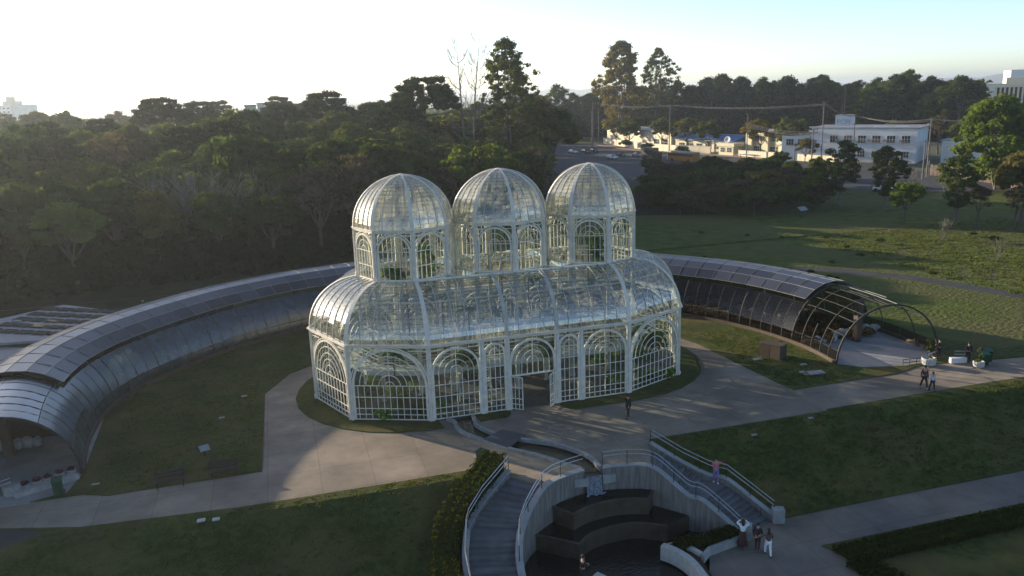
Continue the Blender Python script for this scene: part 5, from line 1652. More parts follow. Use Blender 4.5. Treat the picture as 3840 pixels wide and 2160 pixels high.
handrail('short steel rail above the small white block wall', [(35.6, -11.1, 0), (36.4, -11.5, 0)], .95, step=.8)
handrail('dark low rail on the front edge of the right terrace', [(31.2, -10.3, 0), (32.4, -10.4, 0), (33.1, -10.4, 0)], .5, step=.6, m='dark_metal')

# garden lamp standards
def lamp(x, y, z, h, label, group=None):
    t = thing('lamp_post', label, 'lamp post', (x, y, z), 0, group)
    MB().tube([(0, 0, 0), (0, 0, h)], [.06, .04], 8).build('pole', 'dark_metal', t)
    MB().box((0, -.15, h), (.14, .5, .08)).build('lamp_head', 'alu', t)
lamp(-31.0, 24.5, 0, 3.6, 'lone dark lamp post in front of the forest behind the left gallery')

# pavilion behind the left gallery
t = thing('pavilion', 'low dark pavilion with flat panel roofs behind the left gallery', 'pavilion', (-42, 14, 0), worldmesh=True)
ra = [(-35.6, 12.9), (-32.2, 20.8), (-38.7, 26.5), (-47, 20), (-43, 14)]
MB().prism(ra, 3.3, 3.5).build('roof', 'greyroof', t)
MB().prism([(x * .97 - 1.2, y * .97 + .5) for x, y in ra], 0, 3.3).build('wall', 'brownpanel', t)
for r in range(5):
    for c in range(5):
        p = Vector((-36.6, 14.6)) + Vector((1.0, 2.05)) * .8 * r + Vector((-1.9, 1.15)) * .8 * c
        MB().box((p.x, p.y, 3.6), (1.5, 1.0, .05), R_(148)).build('roof_panel', 'tyre', t)
MB().prism([(-37, 9.5), (-36.2, 11.5), (-43, 15), (-60, 13), (-60, 2), (-44, 2), (-42.5, 5)], 2.9, 3.1).build('roof', 'greyroof', t)
MB().prism([(-40.2, 9.7), (-39, 12.2), (-43, 14.2), (-59, 12.5), (-59, 3), (-45, 3)], 0, 2.9).build('wall', 'brownpanel', t)
for k in range(7):
    y0 = 5.2 + k * 1.35
    MB().sweep([(-38.6 + k * .62, y0 + 1.0, 3.5), (-37.3 + k * .5, y0 + .85, 3.55)], .05, .08, (0, 0, 1)).build('skylight_bar', 'white', t)
MB().prism([(-38.9, 5.7), (-37.3, 5.4), (-34.9, 11.9), (-36.4, 12.5)], 3.3, 3.36).build('skylight', 'wing_glass', t)
tag(MB().box((-41.2, 20.2, 3.72), (.9, .25, .2), R_(-30)).build('roof_vent', 'board'), 'small bright vent box on the pavilion roof', 'vent')
# ------------------------------------------------------------------ trees and woods
def cam_xy(px, dist):
    pass
rf = random.Random(2024)
spots = []
def far_enough(x, y, d):
    for (a, b_) in spots:
        if (a - x) ** 2 + (b_ - y) ** 2 < d * d: return False
    return True
def yedge(x):
    P = [(-200, 5), (-75, 10), (-60, 30), (-50, 46), (-38, 50), (-23, 51), (-8, 56), (10, 64), (24, 74), (34, 88)]
    for (x0, y0), (x1, y1) in zip(P, P[1:]):
        if x <= x1: return lerp(y0, y1, (x - x0) / (x1 - x0))
    return 90
named = {}
# individually recognisable trees first
SPEC = [
 ('araucaria_big', 17.5, 126, 'araucaria_tree', 'tall umbrella araucaria rising left of the bare tree, highest of the dark ones', 1.0, 5),
 ('araucaria', 11.5, 124, 'araucaria_tree', 'smaller araucaria at the left shoulder of the tall one', .98, 5),
 ('araucaria', -3.2, 148, 'araucaria_tree', 'wide flat-topped araucaria standing alone against the white sky', 1.06, 4),
 ('araucaria', -14, 146, 'araucaria_tree', 'araucaria with rounded top just left of the wide flat-topped one', .93, 4),
 ('araucaria', 9.5, 165, 'araucaria_tree', 'low spreading araucaria between the flat-topped one and the tall one', .9, 4),
 ('araucaria_big', -42.5, 157, 'araucaria_tree', 'broad domed araucaria on the left skyline', .84, 5),
 ('araucaria', -36, 185, 'araucaria_tree', 'small hazy araucaria right of the broad domed one on the left skyline', .95, 5),
 ('araucaria', -26.5, 150, 'araucaria_tree', 'araucaria before the striped roof on the skyline', .82, 4),
 ('bare_tall', 25.5, 120, 'bare_tree', 'very tall leafless forked tree on the skyline', 1.0, 4),
 ('eucalypt', 35.8, 121, 'eucalyptus_tree', 'tall airy eucalyptus with clumped foliage right of the bare tree', 1.05, 4),
 ('eucalypt', 40.5, 126, 'eucalyptus_tree', 'second airy eucalyptus close behind the tall one', .8, 4),
 ('olive', 47.5, 124, 'broadleaf_tree', 'rounded olive tree with twiggy top right of the tall eucalyptus', 1.55, 4),
 ('brown', 45.5, 131, 'broadleaf_tree', 'thin twiggy grey-brown tree behind the rounded olive one', 1.7, 4),
 ('eucalypt_gold', 134, 277, 'eucalyptus_tree', 'big golden-green eucalyptus at the left end of the far woods', 1.24, 0),
 ('eucalypt', 152.6, 278.6, 'eucalyptus_tree', 'dark pointed eucalyptus right behind the golden one', 1.22, 0),
 ('skyline_eucalypt', 305, 267, 'eucalyptus_tree', 'airy eucalyptus on the right skyline, left one of the pair', .95, 0),
 ('skyline_eucalypt', 315, 257, 'eucalyptus_tree', 'airy eucalyptus on the right skyline beside the striped building', .95, 0),
 ('bare_forest', -28.5, 60, 'bare_tree', 'pale leafless wide-spreading tree in the dark forest front left of the left dome', 1.35, 0),
 ('bare_forest', -23.0, 61, 'bare_tree', 'pale leafless spreading tree in the dark forest front, right of the wide one', 1.3, 0),
 ('bare_forest', -15, 76, 'bare_tree', 'thin pale leafless tree between two others in the forest front', .8, 0),
]
for k, (key, x, y, nm, lab, s, v) in enumerate(SPEC):
    lim = 0
    tree(key, x, y, nm, lab, s=s, rg=rf, rot=(0.1 if key == 'bare_tall' else None), v=(0 if len(PROTO[key]) == 1 else k % len(PROTO[key])))
    spots.append((x, y))
kinds = [('dark', .44), ('olive', .26), ('light', .11), ('brown', .07), ('gold', .05), ('araucaria', .07)]
def pick(r):
    a = 0
    for k, w in kinds:
        a += w
        if r < a: return k
    return 'dark'
tone = {'dark': 'dark green leafy', 'olive': 'olive green leafy', 'light': 'fresh green leafy', 'brown': 'grey-brown twiggy', 'gold': 'yellow-green leafy', 'araucaria': 'umbrella-topped araucaria'}
def where(x, y, z=8.0):
    d = Vector((x, y, z)) - cam_o.matrix_world.translation; u = d.dot(_R) / d.dot(_F)
    for lim_, nm in ((-.60, 'at the left picture edge'), (-.46, 'above the left gallery end'), (-.32, 'above mid left gallery'), (-.18, 'left of the left dome'), (-.05, 'behind the left dome'), (.04, 'behind the middle dome'), (.13, 'behind the right dome')):
        if u < lim_: return nm
    return 'beside the avenue'
hgt = {'dark': 13.5, 'olive': 13, 'light': 12, 'brown': 12, 'gold': 11, 'araucaria': 21, 'tall_dark': 21}
cnt = {}
def in_view(x, y, m=12):
    dx, dy = x + 16.9, y + 61.5
    return -0.31 * dy - m < dx
def plant_forest(n, region, d0, zone, smin, smax):
    tries = 0; made = 0
    while made < n and tries < n * 60:
        tries += 1
        x, y = region(rf)
        if y < yedge(x) + 2: continue
        if x > -20 + .364 * (y + 61.5) - 3: continue
        if not far_enough(x, y, d0): continue
        key = pick(rf.random())
        if zone == 'front' and key == 'araucaria': key = 'dark'
        s = rf.uniform(smin, smax) * (.72 if key == 'araucaria' else 1)
        lim = sun_limit(x, y, 6.0 * s)
        if hgt[key] * 1.25 * s > lim:
            s = lim / hgt[key] / 1.25
            if s < .38: continue
        spots.append((x, y)); made += 1
        side = where(x, y); size_ = 'tall' if s > (smin + smax) / 2 else 'lower'
        z = {'front': 'in the forest front', 'middle': 'in mid forest', 'back': 'in the far forest', 'off': 'at the forest end'}[zone]
        lab = f'{size_} {tone[key]} {"tree" if key != "araucaria" else "conifer"} {z}, {side}'
        if zone == 'off': lab = f'{tone[key]} tree {z} beyond the gallery end'
        tree(key, x, y, 'araucaria_tree' if key == 'araucaria' else 'forest_tree', lab, group=lab.replace(' tree', ' trees').replace('conifer', 'conifers'), s=s, sz=s * rf.uniform(.88, 1.15), rg=rf)
plant_forest(120, lambda r: (r.uniform(-80, 34), r.uniform(34, 84)), 5.2, 'front', .85, 1.2)
plant_forest(150, lambda r: (r.uniform(-85, 60), r.uniform(76, 150)), 6.3, 'middle', .98, 1.35)
plant_forest(105, lambda r: (r.uniform(-140, 100), r.uniform(140, 330)), 10.0, 'back', .98, 1.3)
plant_forest(55, lambda r: (r.uniform(-120, -56), r.uniform(12, 95)), 8.0, 'off', .95, 1.25)  # trees mostly out of view at left, added to cast shade over the foreground
# understorey: one mass of dark scrub that closes the forest's foot
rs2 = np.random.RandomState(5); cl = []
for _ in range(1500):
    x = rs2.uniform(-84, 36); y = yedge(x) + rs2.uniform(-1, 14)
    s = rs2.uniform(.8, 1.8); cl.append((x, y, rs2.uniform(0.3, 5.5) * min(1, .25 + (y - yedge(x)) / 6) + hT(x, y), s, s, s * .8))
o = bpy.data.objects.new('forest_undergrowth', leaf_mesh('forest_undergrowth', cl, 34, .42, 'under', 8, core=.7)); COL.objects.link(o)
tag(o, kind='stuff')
cl = []
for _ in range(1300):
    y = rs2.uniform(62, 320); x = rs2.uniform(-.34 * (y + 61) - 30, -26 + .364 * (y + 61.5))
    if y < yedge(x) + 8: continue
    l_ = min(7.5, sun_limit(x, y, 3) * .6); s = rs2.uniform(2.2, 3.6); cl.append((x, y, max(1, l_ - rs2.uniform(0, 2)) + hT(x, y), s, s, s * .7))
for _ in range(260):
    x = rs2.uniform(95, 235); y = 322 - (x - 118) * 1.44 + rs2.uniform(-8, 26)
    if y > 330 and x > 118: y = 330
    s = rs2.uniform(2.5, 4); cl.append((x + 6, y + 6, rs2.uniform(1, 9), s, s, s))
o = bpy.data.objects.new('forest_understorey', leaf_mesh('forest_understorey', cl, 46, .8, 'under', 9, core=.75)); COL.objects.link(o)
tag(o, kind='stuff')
for k, (x, y, s_) in enumerate([(88, 318, .8), (96, 326, .75), (104, 322, .85), (80, 300, .7), (72, 286, .75), (112, 330, .9), (64, 262, .8)]):
    tree('tall_wood', x, y, 'woodland_tree', ['dark tree left of the avenue end, nearest the gap', 'dark tree in the gap at the far end of the avenue', 'dark tree just left of the golden eucalyptus', 'rounded dark tree above the distant shelter', 'dark tree behind the far poles', 'dark tree touching the golden eucalyptus', 'dark tree at the corner of forest and avenue'][k], s=s_, rg=rf)
# far wood that reads as one mass beyond the forest
cl = []
for _ in range(2600):
    y = rs2.uniform(330, 900); x = rs2.uniform(-.32 * (y + 61) - 40, .75 * (y + 61))
    if x > 110 and y < 420: continue
    s = rs2.uniform(3, 6); cl.append((x, y, rs2.uniform(3, 9) + hT(x, y), s, s, s * .6))
o = bpy.data.objects.new('distant_woods', leaf_mesh('distant_woods', cl, 40, 2.2, 'dark', 12)); COL.objects.link(o)
tag(o, kind='stuff')
# dark wood across the avenue
k = 0
for row in range(4):
    P = [(118, 322), (160, 288), (190, 252), (205, 222), (214, 196), (222, 172)]
    for i in range(30):
        t = (i + .5 * (row % 2)) / 30 * 5; j = min(int(t), 4); f = t - j
        x = lerp(P[j][0], P[j + 1][0], f) + row * 7 + rf.uniform(-2, 2); y = lerp(P[j][1], P[j + 1][1], f) + row * 6 + rf.uniform(-2, 2)
        part_ = 'left' if t < 1.7 else ('middle' if t < 3.4 else 'right')
        lab = f'tall dark tree in the {["front", "second", "third", "rear"][row]} row of the {part_} stretch of the far woods'
        tree(rf.choice(['tall_dark', 'tall_wood']), x, y, 'woodland_tree', lab, group=lab.replace('tree', 'trees'), s=rf.uniform(.74, 1.12) * (1.0 if t > 2.5 else 1.03), rg=rf)
# scrub and small trees between the meadow and the avenue
poly = [(40, 78), (50, 71), (64, 63), (80, 62), (84, 80), (84, 108), (78, 140), (66, 150), (58, 120), (46, 96)]
def inside(x, y, P):
    c = False; j = len(P) - 1
    for i in range(len(P)):
        if (P[i][1] > y) != (P[j][1] > y) and x < (P[j][0] - P[i][0]) * (y - P[i][1]) / (P[j][1] - P[i][1]) + P[i][0]: c = not c
        j = i
    return c
made = 0; t_ = 0
while made < 130 and t_ < 6000:
    t_ += 1
    x, y = rf.uniform(38, 88), rf.uniform(60, 150)
    if not inside(x, y, poly) or not far_enough(x, y, 3.6): continue
    d_ = Vector((x, y, 3)) - cam_o.matrix_world.translation
    if d_.dot(_R) / d_.dot(_F) < .17 and y > 80: continue
    spots.append((x, y)); made += 1
    front = y < 80
    key = rf.choice(['bush', 'bush', 'bush', 'bush_dull'] if not front else ['bush', 'bush', 'bush_dull'])
    s = rf.uniform(1.0, 1.75) if not front else rf.uniform(.8, 1.4)
    if d_.dot(_R) / d_.dot(_F) < .24: s *= .72
    nm = 'bush' if 'bush' in key else 'small_tree'
    lab = f'{"brownish" if key == "bush_dull" else "dark"} {"bush" if nm == "bush" else "small tree"} in the scrub {"along the meadow edge" if front else "beside the avenue"}, {"nearer the right dome" if x < 62 else "nearer the young araucarias"}'
    tree(key, x, y, nm, lab, group=lab, s=s, rg=rf, cat='bush' if nm == 'bush' else 'tree')
# trees of the far meadow, each recognisable
for a in [
 ('young', 84, 65, 'young_araucaria', 'young column-shaped araucaria in the meadow, left one of the pair', .88, 0),
 ('young', 86.5, 56.5, 'young_araucaria', 'young column-shaped araucaria in the meadow, right one of the pair', .84, 1),
 ('small_light', 80, 67, 'small_tree', 'light green low tree at the foot of the left young araucaria', 1.0, 0),
 ('small_light', 80.5, 44.5, 'small_tree', 'bright green small tree in the meadow, lowest before the road', 1.05, 0),
 ('bush_light', 76, 78, 'bush', 'round golden-green bush left of the young araucarias', 1.45, 0),
 ('young', 86.5, 40.5, 'young_araucaria', 'thin dark young araucaria right of the bright green small tree', .8, 1),
 ('brown', 89, 38.5, 'small_tree', 'brownish small tree behind the thin dark araucaria', .5, 0),
 ('brown', 91.5, 34, 'small_tree', 'brownish small tree near the pale trunk at the right edge', .52, 1),
 ('gold', 94.5, 35.5, 'broadleaf_tree', 'golden tree with long pale bare trunk at the right edge', 1.05, 0),
 ('bare_small', 75, 31, 'bare_tree', 'small leafless tree on the lit grass of the meadow', 1.1, 0),
 ('bare_small', 70, 17, 'bare_tree', 'small leafless tree at the right edge below the golden tree', 1.0, 0),
 ('bare_forest', 113, 79, 'bare_tree', 'thin leafless tree beside the road behind the right young araucaria', .45, 0),
 ('bare_forest', 116, 73, 'bare_tree', 'thin leafless tree by the pole with the white disc sign', .4, 0),
 ('big_light', 126, 70, 'broadleaf_tree', 'huge bright green tree at the right edge before the street', 1.04, 0),
 ('big_light', 146, 62, 'broadleaf_tree', 'huge shaded green tree cut by the right edge', 1.05, 0),
 ('olive', 176, 128, 'broadleaf_tree', 'olive tree with a leaning pale trunk behind the white building', .9, 1),
 ('brown', 180, 142, 'broadleaf_tree', 'brownish tree behind the right end of the white building', .95, 0),
 ('olive', 170, 150, 'broadleaf_tree', 'dull green tree above the white building roof', .8, 0),
 ('bush', 146, 127, 'bush', 'dark bush against the front of the white building', .9, 0),
 ('bush_light', 104, 128, 'bush', 'low lit bush by the avenue before the cream wall', .9, 0)]:
    tree(a[0], a[1], a[2], a[3], a[4], s=a[5], rg=rf, v=min(a[6], len(PROTO[a[0]]) - 1), cat='bush' if a[3] == 'bush' else 'tree')
for k in range(16):
    x, y = rf.uniform(88, 108), rf.uniform(84, 116)
    if not far_enough(x, y, 4.5): continue
    spots.append((x, y)); key = rf.choice(['bush', 'dark', 'bush', 'olive'])
    tree(key, x, y, 'bush' if key == 'bush' else 'small_tree', 'dark bush in the verge between meadow and avenue' if key == 'bush' else 'small dark tree in the verge between meadow and avenue', group='bushes of the avenue verge' if key == 'bush' else 'small trees of the avenue verge', s=rf.uniform(1.1, 1.6) if key == 'bush' else rf.uniform(.4, .55), rg=rf, cat='bush' if key == 'bush' else 'tree')
# street trees before the lit wall
for k, (x, y, s, v, lab) in enumerate([(118.0, 246, 1.05, 1, 'umbrella-shaped street tree before the beige wall, first from the left'), (117.5, 232, 1.0, 0, 'umbrella-shaped street tree before the beige wall, second from the left'),
    (121.5, 212, 1.15, 0, 'umbrella-shaped street tree before the beige wall, third from the left'), (125, 200, 1.15, 1, 'umbrella-shaped street tree before the blue roof'), (128, 190, 1.1, 0, 'umbrella-shaped street tree right of the blue roof'),
    (133, 166, 1.15, 1, 'leafy street tree before the cream two-storey house, left one'), (135.5, 153, 1.2, 0, 'leafy street tree before the cream two-storey house, right one'), (129.5, 138, .7, 1, 'thin street tree beside the traffic arm')]):
    tree('street', x, y, 'street_tree', lab, group='umbrella-shaped street trees along the avenue', s=s, v=v, rg=rf)
for k, (x, y, lab) in enumerate([(113, 226, 'low dark spreading bush in front of the beige wall, left one'), (111, 203, 'low dark spreading bush behind the dark truck'), (113.5, 181, 'dark spreading bush right of the yellow bus')]):
    tree('bush', x, y, 'bush', lab, s=.95, rg=rf, cat='bush')

# clipped hedges
def hedge(name, label, pts, w, h, z, key='hedge', per=90, seed=1, cat='hedge', dens=2.4, size=.11):
    P = resample([Vector((p[0], p[1], zz if (zz := (p[2] if len(p) > 2 else z)) is not None else z)) for p in pts], 1 / dens); r = random.Random(seed); cl = []
    t = thing(name, label, cat, tuple(P[0]), worldmesh=True)
    core = MB().sweep([p + V(0, 0, h / 2 - .03) for p in P], w - .12, h - .1, (0, 0, 1))
    core.build('hedge_body', LM[key], t)
    for i, p in enumerate(P):
        q = P[min(i + 1, len(P) - 1)] - P[max(i - 1, 0)]; q.normalize(); nn = V(-q.y, q.x, 0)
        for e in np.linspace(-1, 1, max(3, int(w * 2.4))):
            for zz in (.25, .62, .95):
                if abs(e) < .8 and zz < .9: continue
                c = p + nn * (e * (w / 2 - .1)) + V(0, 0, h * zz - .05); cl.append((c.x, c.y, c.z, .26, .26, .14))
    o = bpy.data.objects.new('hedge_leaves', leaf_mesh('hedge_leaves', cl, max(10, int(per / 3)), size, key, seed, flat=.8, shell=.85)); COL.objects.link(o)
    attach(o, t)
    return t
hedge('clipped_hedge', 'long clipped hedge curving down beside the left stairs', [(-5.5, -16.7, 0), (-6.6, -17.9, -.3), (-8.1, -19.2, -.95), (-9.4, -20.8, -1.7), (-10.1, -22.6, -2.55), (-10.35, -25.5, -2.95), (-10.4, -30, -2.95)], 1.45, 1.15, None, seed=3)
hedge('clipped_hedge', 'straight clipped hedge along the lower path at bottom right', [(11.6, -28.2), (20, -28.1), (34, -28.3)], 1.5, .38, -3.0, seed=4)
hedge('clipped_hedge', 'short return of clipped hedge meeting the plaza at bottom right', [(11.9, -28.9), (12.4, -31), (13.2, -36)], 1.4, .38, -3.0, seed=5)
hedge('clipped_hedge', 'low clipped hedge filling the triangular bed by the pool', [(3.2, -24.6), (5.0, -24.65), (6.9, -24.4)], .8, .45, -2.8, seed=6, dens=3)

# plants inside the greenhouse, each its own thing
def indoor(key, x, y, z, s, label, group=None):
    t = thing({'palm': 'palm', 'banana': 'banana_plant', 'bush': 'leafy_shrub', 'vine': 'climbing_plant'}[key], label, 'plant', (x, y, z), random.Random(int(x * 7 + y)).uniform(0, 6), group)
    r = random.Random(int(x * 13 + y * 5)); b = MB()
    if key in ('palm', 'banana'):
        hh = s; tr = MB().tube([(0, 0, 0), (.05, .03, hh * .5), (0, 0, hh)], [.09, .07, .05], 6); tr.build('stem', 'bark', t)
        nf = 13 if key == 'palm' else 9; Lf = 1.7 if key == 'palm' else 1.4
        for k in range(nf):
            a = 2 * PI * k / nf + r.uniform(-.2, .2); el = r.uniform(.25, 1.1); fr = MB()
            d = V(math.cos(a), math.sin(a), 0); sd = V(-d.y, d.x, 0); pts = []
            for q in range(6):
                u = q / 5; pts.append(V(0, 0, hh) + d * (Lf * u * math.cos(el * .5)) + V(0, 0, Lf * (u * math.sin(el) - .75 * u * u)))
            wd = .22 if key == 'palm' else .2
            ws = [.03, wd, wd * 1.2, wd, wd * .7, .01]
            for q in range(5):
                if key == 'banana':
                    fr.add([pts[q] - sd * ws[q], pts[q] + V(0, 0, .04), pts[q + 1] + V(0, 0, .04), pts[q + 1] - sd * ws[q + 1], pts[q] + sd * ws[q], pts[q + 1] + sd * ws[q + 1]], [(0, 1, 2, 3), (1, 4, 5, 2)])
                else:
                    for f in range(4):
                        c = pts[q].lerp(pts[q + 1], f / 4); 
                        for sg in (-1, 1):
                            e = c + sd * (sg * .45 * math.sin(PI * min(1, (q + f / 4) / 5 + .12))) + d * .16 - V(0, 0, .12)
                            fr.add([c - d * .02, c + d * .04, e], [(0, 1, 2)])
            fr.build('frond', LM['indoor'], t)
    else:
        n = 26 if key == 'bush' else 34
        cl = [(r.uniform(-.5, .5) * s, r.uniform(-.5, .5) * s, r.uniform(.1, 1.0) * (s if key == 'bush' else 3.4 * s), .34 * s, .34 * s, .28 * s) for _ in range(n)]
        o = bpy.data.objects.new('leaves', leaf_mesh('leaves', cl, 30, .2, 'indoor', int(abs(x) * 9) + 3)); COL.objects.link(o); o.parent = t
        MB().tube([(0, 0, 0), (.05, 0, cl[0][2])], .04, 5).build('stem', 'bark', t)
    return t
indoor('palm', -7.9, -.3, .1, 9.2, 'tall palm reaching into the left tower')
indoor('vine', -6.6, -1.6, 7.6, 1.0, 'climbing plant filling the left tower windows')
indoor('vine', -6.0, .6, 8.2, .9, 'climbing plant at the back of the left tower')
indoor('bush', -8.9, -1.4, 9.0, 1.2, 'leafy shrub top behind the front glass of the left tower')
indoor('palm', 0.0, .2, .1, 12.6, 'tallest palm whose crown fills the middle dome')
indoor('vine', .6, 1.0, 11.0, 1.3, 'dense foliage under the middle dome')
indoor('bush', -.8, -.4, 13.2, 1.4, 'leafy mass seen through the front of the middle dome')
indoor('banana', 1.7, -1.8, .1, 8.4, 'tall banana plant in the middle tower')
indoor('palm', 7.1, -1.2, .1, 11.0, 'slender palm in the right tower')
indoor('vine', 8.9, 1.4, 7.8, 1.0, 'climbing plant at the back of the right tower')
indoor('bush', 7.6, -2.2, 8.4, .9, 'leafy shrub at the foot of the right tower windows')
indoor('banana', 5.2, -1.4, .1, 6.4, 'banana plant under the vault left of the right tower')
indoor('banana', 10.1, -4.6, .1, 4.0, 'banana plant behind the right end wall of the hall')
indoor('bush', 11.4, -5.0, 2.2, 1.3, 'leafy shrub behind the large right arch')
indoor('bush', 9.0, -6.4, 1.8, 1.1, 'leafy shrub behind the arch next to the right corner post')
indoor('banana', -3.2, -1.2, .1, 6.0, 'banana plant between the left and middle towers')
indoor('palm', 3.3, -2.9, .1, 5.4, 'palm under the vault above the entrance')
indoor('bush', -9.6, -5.6, .3, 1.2, 'low shrub behind the large left front arch')
indoor('bush', -11.6, -3.2, .3, 1.2, 'low shrub in the left end of the hall')
indoor('bush', -8.0, -6.3, .2, 1.0, 'low shrub behind the left front arch near its corner post')
indoor('bush', 2.6, 3.9, 3.5, 1.3, 'leafy shrub against the rear wall of the hall')
indoor('palm', -4.4, 3.4, .1, 6.2, 'palm at the rear of the hall under the vault')
indoor('banana', 4.6, 4.2, .1, 6.6, 'banana plant at the rear of the hall right of the middle')
for k, (x, y, z_, kk, ss) in enumerate([(-11.6, 1.8, .1, 'palm', 5.6), (-9.9, -5.0, .1, 'banana', 4.4), (-4.6, -5.9, 3.1, 'bush', 1.0), (-1.6, -3.4, .1, 'banana', 6.2), (1.9, -5.9, 3.1, 'bush', 1.0), (4.2, -4.0, .1, 'palm', 6.6), (7.4, -5.0, .1, 'banana', 5.0), (11.8, 1.6, .1, 'palm', 5.8), (9.6, 3.8, .1, 'banana', 6.0), (-7.2, 4.4, .1, 'banana', 6.2), (.4, 5.2, .1, 'palm', 5.2)]):
    indoor(kk, x, y, z_, ss, ['palm in the left end bay of the hall', 'banana plant behind the large left front arch', 'leafy shrub on the walkway left of the entrance', 'banana plant under the vault left of the entrance', 'leafy shrub on the walkway above the entrance', 'palm under the vault right of the entrance', 'banana plant behind the second arch from the right corner', 'palm in the right end bay of the hall', 'banana plant at the rear of the right tower', 'banana plant at the rear of the left tower', 'palm at the rear wall in line with the entrance'][k])
beds = [(-10.5, 0, 3.0, 3.2), (0, 1.2, 4.4, 2.2), (10, .5, 3.0, 3.0), (-9.0, -5.9, 2.6, .9), (9.8, -5.6, 2.6, 1.0)]
cl = []
for (x, y, a, b_) in beds:
    for k in range(46): cl.append((x + rf.uniform(-a, a), y + rf.uniform(-b_, b_), rf.uniform(.15, .7), .4, .4, .3))
o = bpy.data.objects.new('bed_planting', leaf_mesh('bed_planting', cl, 30, .2, 'indoor', 71)); COL.objects.link(o)
tag(o, kind='stuff')

# rough tufts over the sunlit parts of the meadow and small meadow shrubs
cl = []
for _ in range(2600):
    x = rf.uniform(58, 98); y = rf.uniform(-6, 42)
    w_ = rf.uniform(.25, .8); cl.append((x, y, .03, w_, w_, rf.uniform(.04, .14)))
o = bpy.data.objects.new('meadow_tufts', leaf_mesh('meadow_tufts', cl, 16, .14, 'olive', 72, flat=1.2)); COL.objects.link(o)
tag(o, kind='stuff')
for k in range(8):
    x, y = rf.uniform(62, 86), rf.uniform(2, 36)
    tree('bush', x, y, 'bush', 'small dark shrub casting a long shadow on the sunlit meadow', group='small shrubs on the sunlit meadow', s=rf.uniform(.16, .28), rg=rf, cat='bush')
for k in range(12):
    x, y = rf.uniform(34, 62), rf.uniform(12, 52)
    tree('bush', x, y, 'bush', 'small dark shrub in the shaded meadow behind the right gallery', group='small shrubs in the shaded meadow', s=rf.uniform(.12, .2), rg=rf, cat='bush')

# blades and tufts that give the near lawns their nap
rt = random.Random(15); cl = []
while len(cl) < 7000:
    q = rt.random()
    if q < .42:
        x, y = rt.uniform(-38, -7), rt.uniform(-31, -16.55)
        if x > -4.9 - (-17.8 - y) * .95 - 2.7 or (x < -29 and y > -17.5): continue
    elif q < .78:
        x, y = rt.uniform(5.5, 46), rt.uniform(-23.1, -16.4)
        if x < 6.1 + (-17.2 - y) * .84: continue
    elif q < .92:
        x, y = rt.uniform(-29.5, -19.8), rt.uniform(-11.7, 6)
        if y > 5.5 - (-19.8 - x) * .2 and False: continue
    else:
        x, y = rt.uniform(19.9, 26), rt.uniform(-11.3, 4)
    w_ = rt.uniform(.12, .5); cl.append((x, y, (zs(y) if y < -16 else 0) + .0, w_, w_, rt.uniform(.015, .05)))
o = bpy.data.objects.new('grass_blades', leaf_mesh('grass_blades', cl, 15, .065, 'turf', 73, flat=1.4)); COL.objects.link(o)
tag(o, kind='stuff')

# ------------------------------------------------------------------ buildings across the avenue
def hbox(pts_, z0, z1): return MB().prism(pts_, z0, z1)
def quadstrip(p, q, d):
    """footprint of depth d behind the line p->q (to its left)."""
    a = Vector(p); b_ = Vector(q); u = (b_ - a).normalized(); n = Vector((-u.y, u.x))
    return [tuple(a), tuple(b_), tuple(b_ + n * d), tuple(a + n * d)]
def facade_windows(root, p, q, z, n, w, h, m0=.08, m1=.92, name='window', sill=True):
    a = Vector(p); b_ = Vector(q); u = (b_ - a).normalized(); L = (b_ - a).length; n_out = Vector((u.y, -u.x))
    for i in range(n):
        s = L * lerp(m0, m1, (i + .5) / n); c = a + u * s + n_out * .02
        ax = (V(u.x, u.y, 0), V(n_out.x, n_out.y, 0), V(0, 0, 1))
        f = MB().box((c.x, c.y, z), (w, .10, h), ax=ax).build(name, 'window', root)
        fr = MB()
        for k in range(4):
            cc = c + u * (w * (k / 3 - .5)); fr.box((cc.x + n_out.x * .06, cc.y + n_out.y * .06, z), (.07, .06, h), ax=ax)
        fr.box((c.x + n_out.x * .06, c.y + n_out.y * .06, z), (w, .05, .06), ax=ax)
        fr.build('frame', 'whitewall', f)
        if sill:
            MB().box((c.x + n_out.x * .09, c.y + n_out.y * .09, z - h / 2 - .07), (w + .25, .2, .1), ax=ax).build('sill', 'curb', f)
def brick_wall(name, label, pts_, h, m, seg=4.2):
    t = thing(name, label, 'wall', (pts_[0][0], pts_[0][1], 0), worldmesh=True)
    for (p, q) in zip(pts_, pts_[1:]):
        P = resample([Vector((*p, 0)), Vector((*q, 0))], seg)
        for a, b_ in zip(P, P[1:]):
            d = (b_ - a); c = (a + b_) / 2
            MB().box((c.x, c.y, h / 2 + .05), (d.length - .03, .2, h), math.atan2(d.y, d.x)).build('wall_panel', m, t)
            MB().box((a.x, a.y, h / 2 + .1), (.28, .28, h + .1), math.atan2(d.y, d.x)).build('pier', m, t)
        MB().sweep([Vector((*p, h + .09)), Vector((*q, h + .09))], .3, .08, (0, 0, 1)).build('coping', 'curb', t)
brick_wall('boundary_wall', 'long sunlit beige boundary wall along the avenue sidewalk', [(118.6, 260.5), (117.2, 222), (120.6, 199), (126.6, 186)], 2.5, 'beige')
brick_wall('boundary_wall', 'lower sunlit pinkish boundary wall right of the gatehouse', [(129, 172), (133.5, 152), (137.5, 134)], 2.0, 'beige')
t = thing('warehouse', 'long sunlit beige warehouse wall with flat roof behind the boundary wall', 'warehouse', (124, 240, 0), worldmesh=True)
p, q = (119.8, 259.5), (122.6, 207)
hbox(quadstrip(p[::1], q, 14), 0, 6.6).build('wall', 'beige', t)
hbox([(119.4, 260), (134.5, 261), (137, 206), (122.2, 206.5)], 6.6, 6.85).build('roof', 'greyroof', t)
facade_windows(t, q[::-1] if False else p, q, 3.0, 2, 4.0, 1.7, .74, .98)
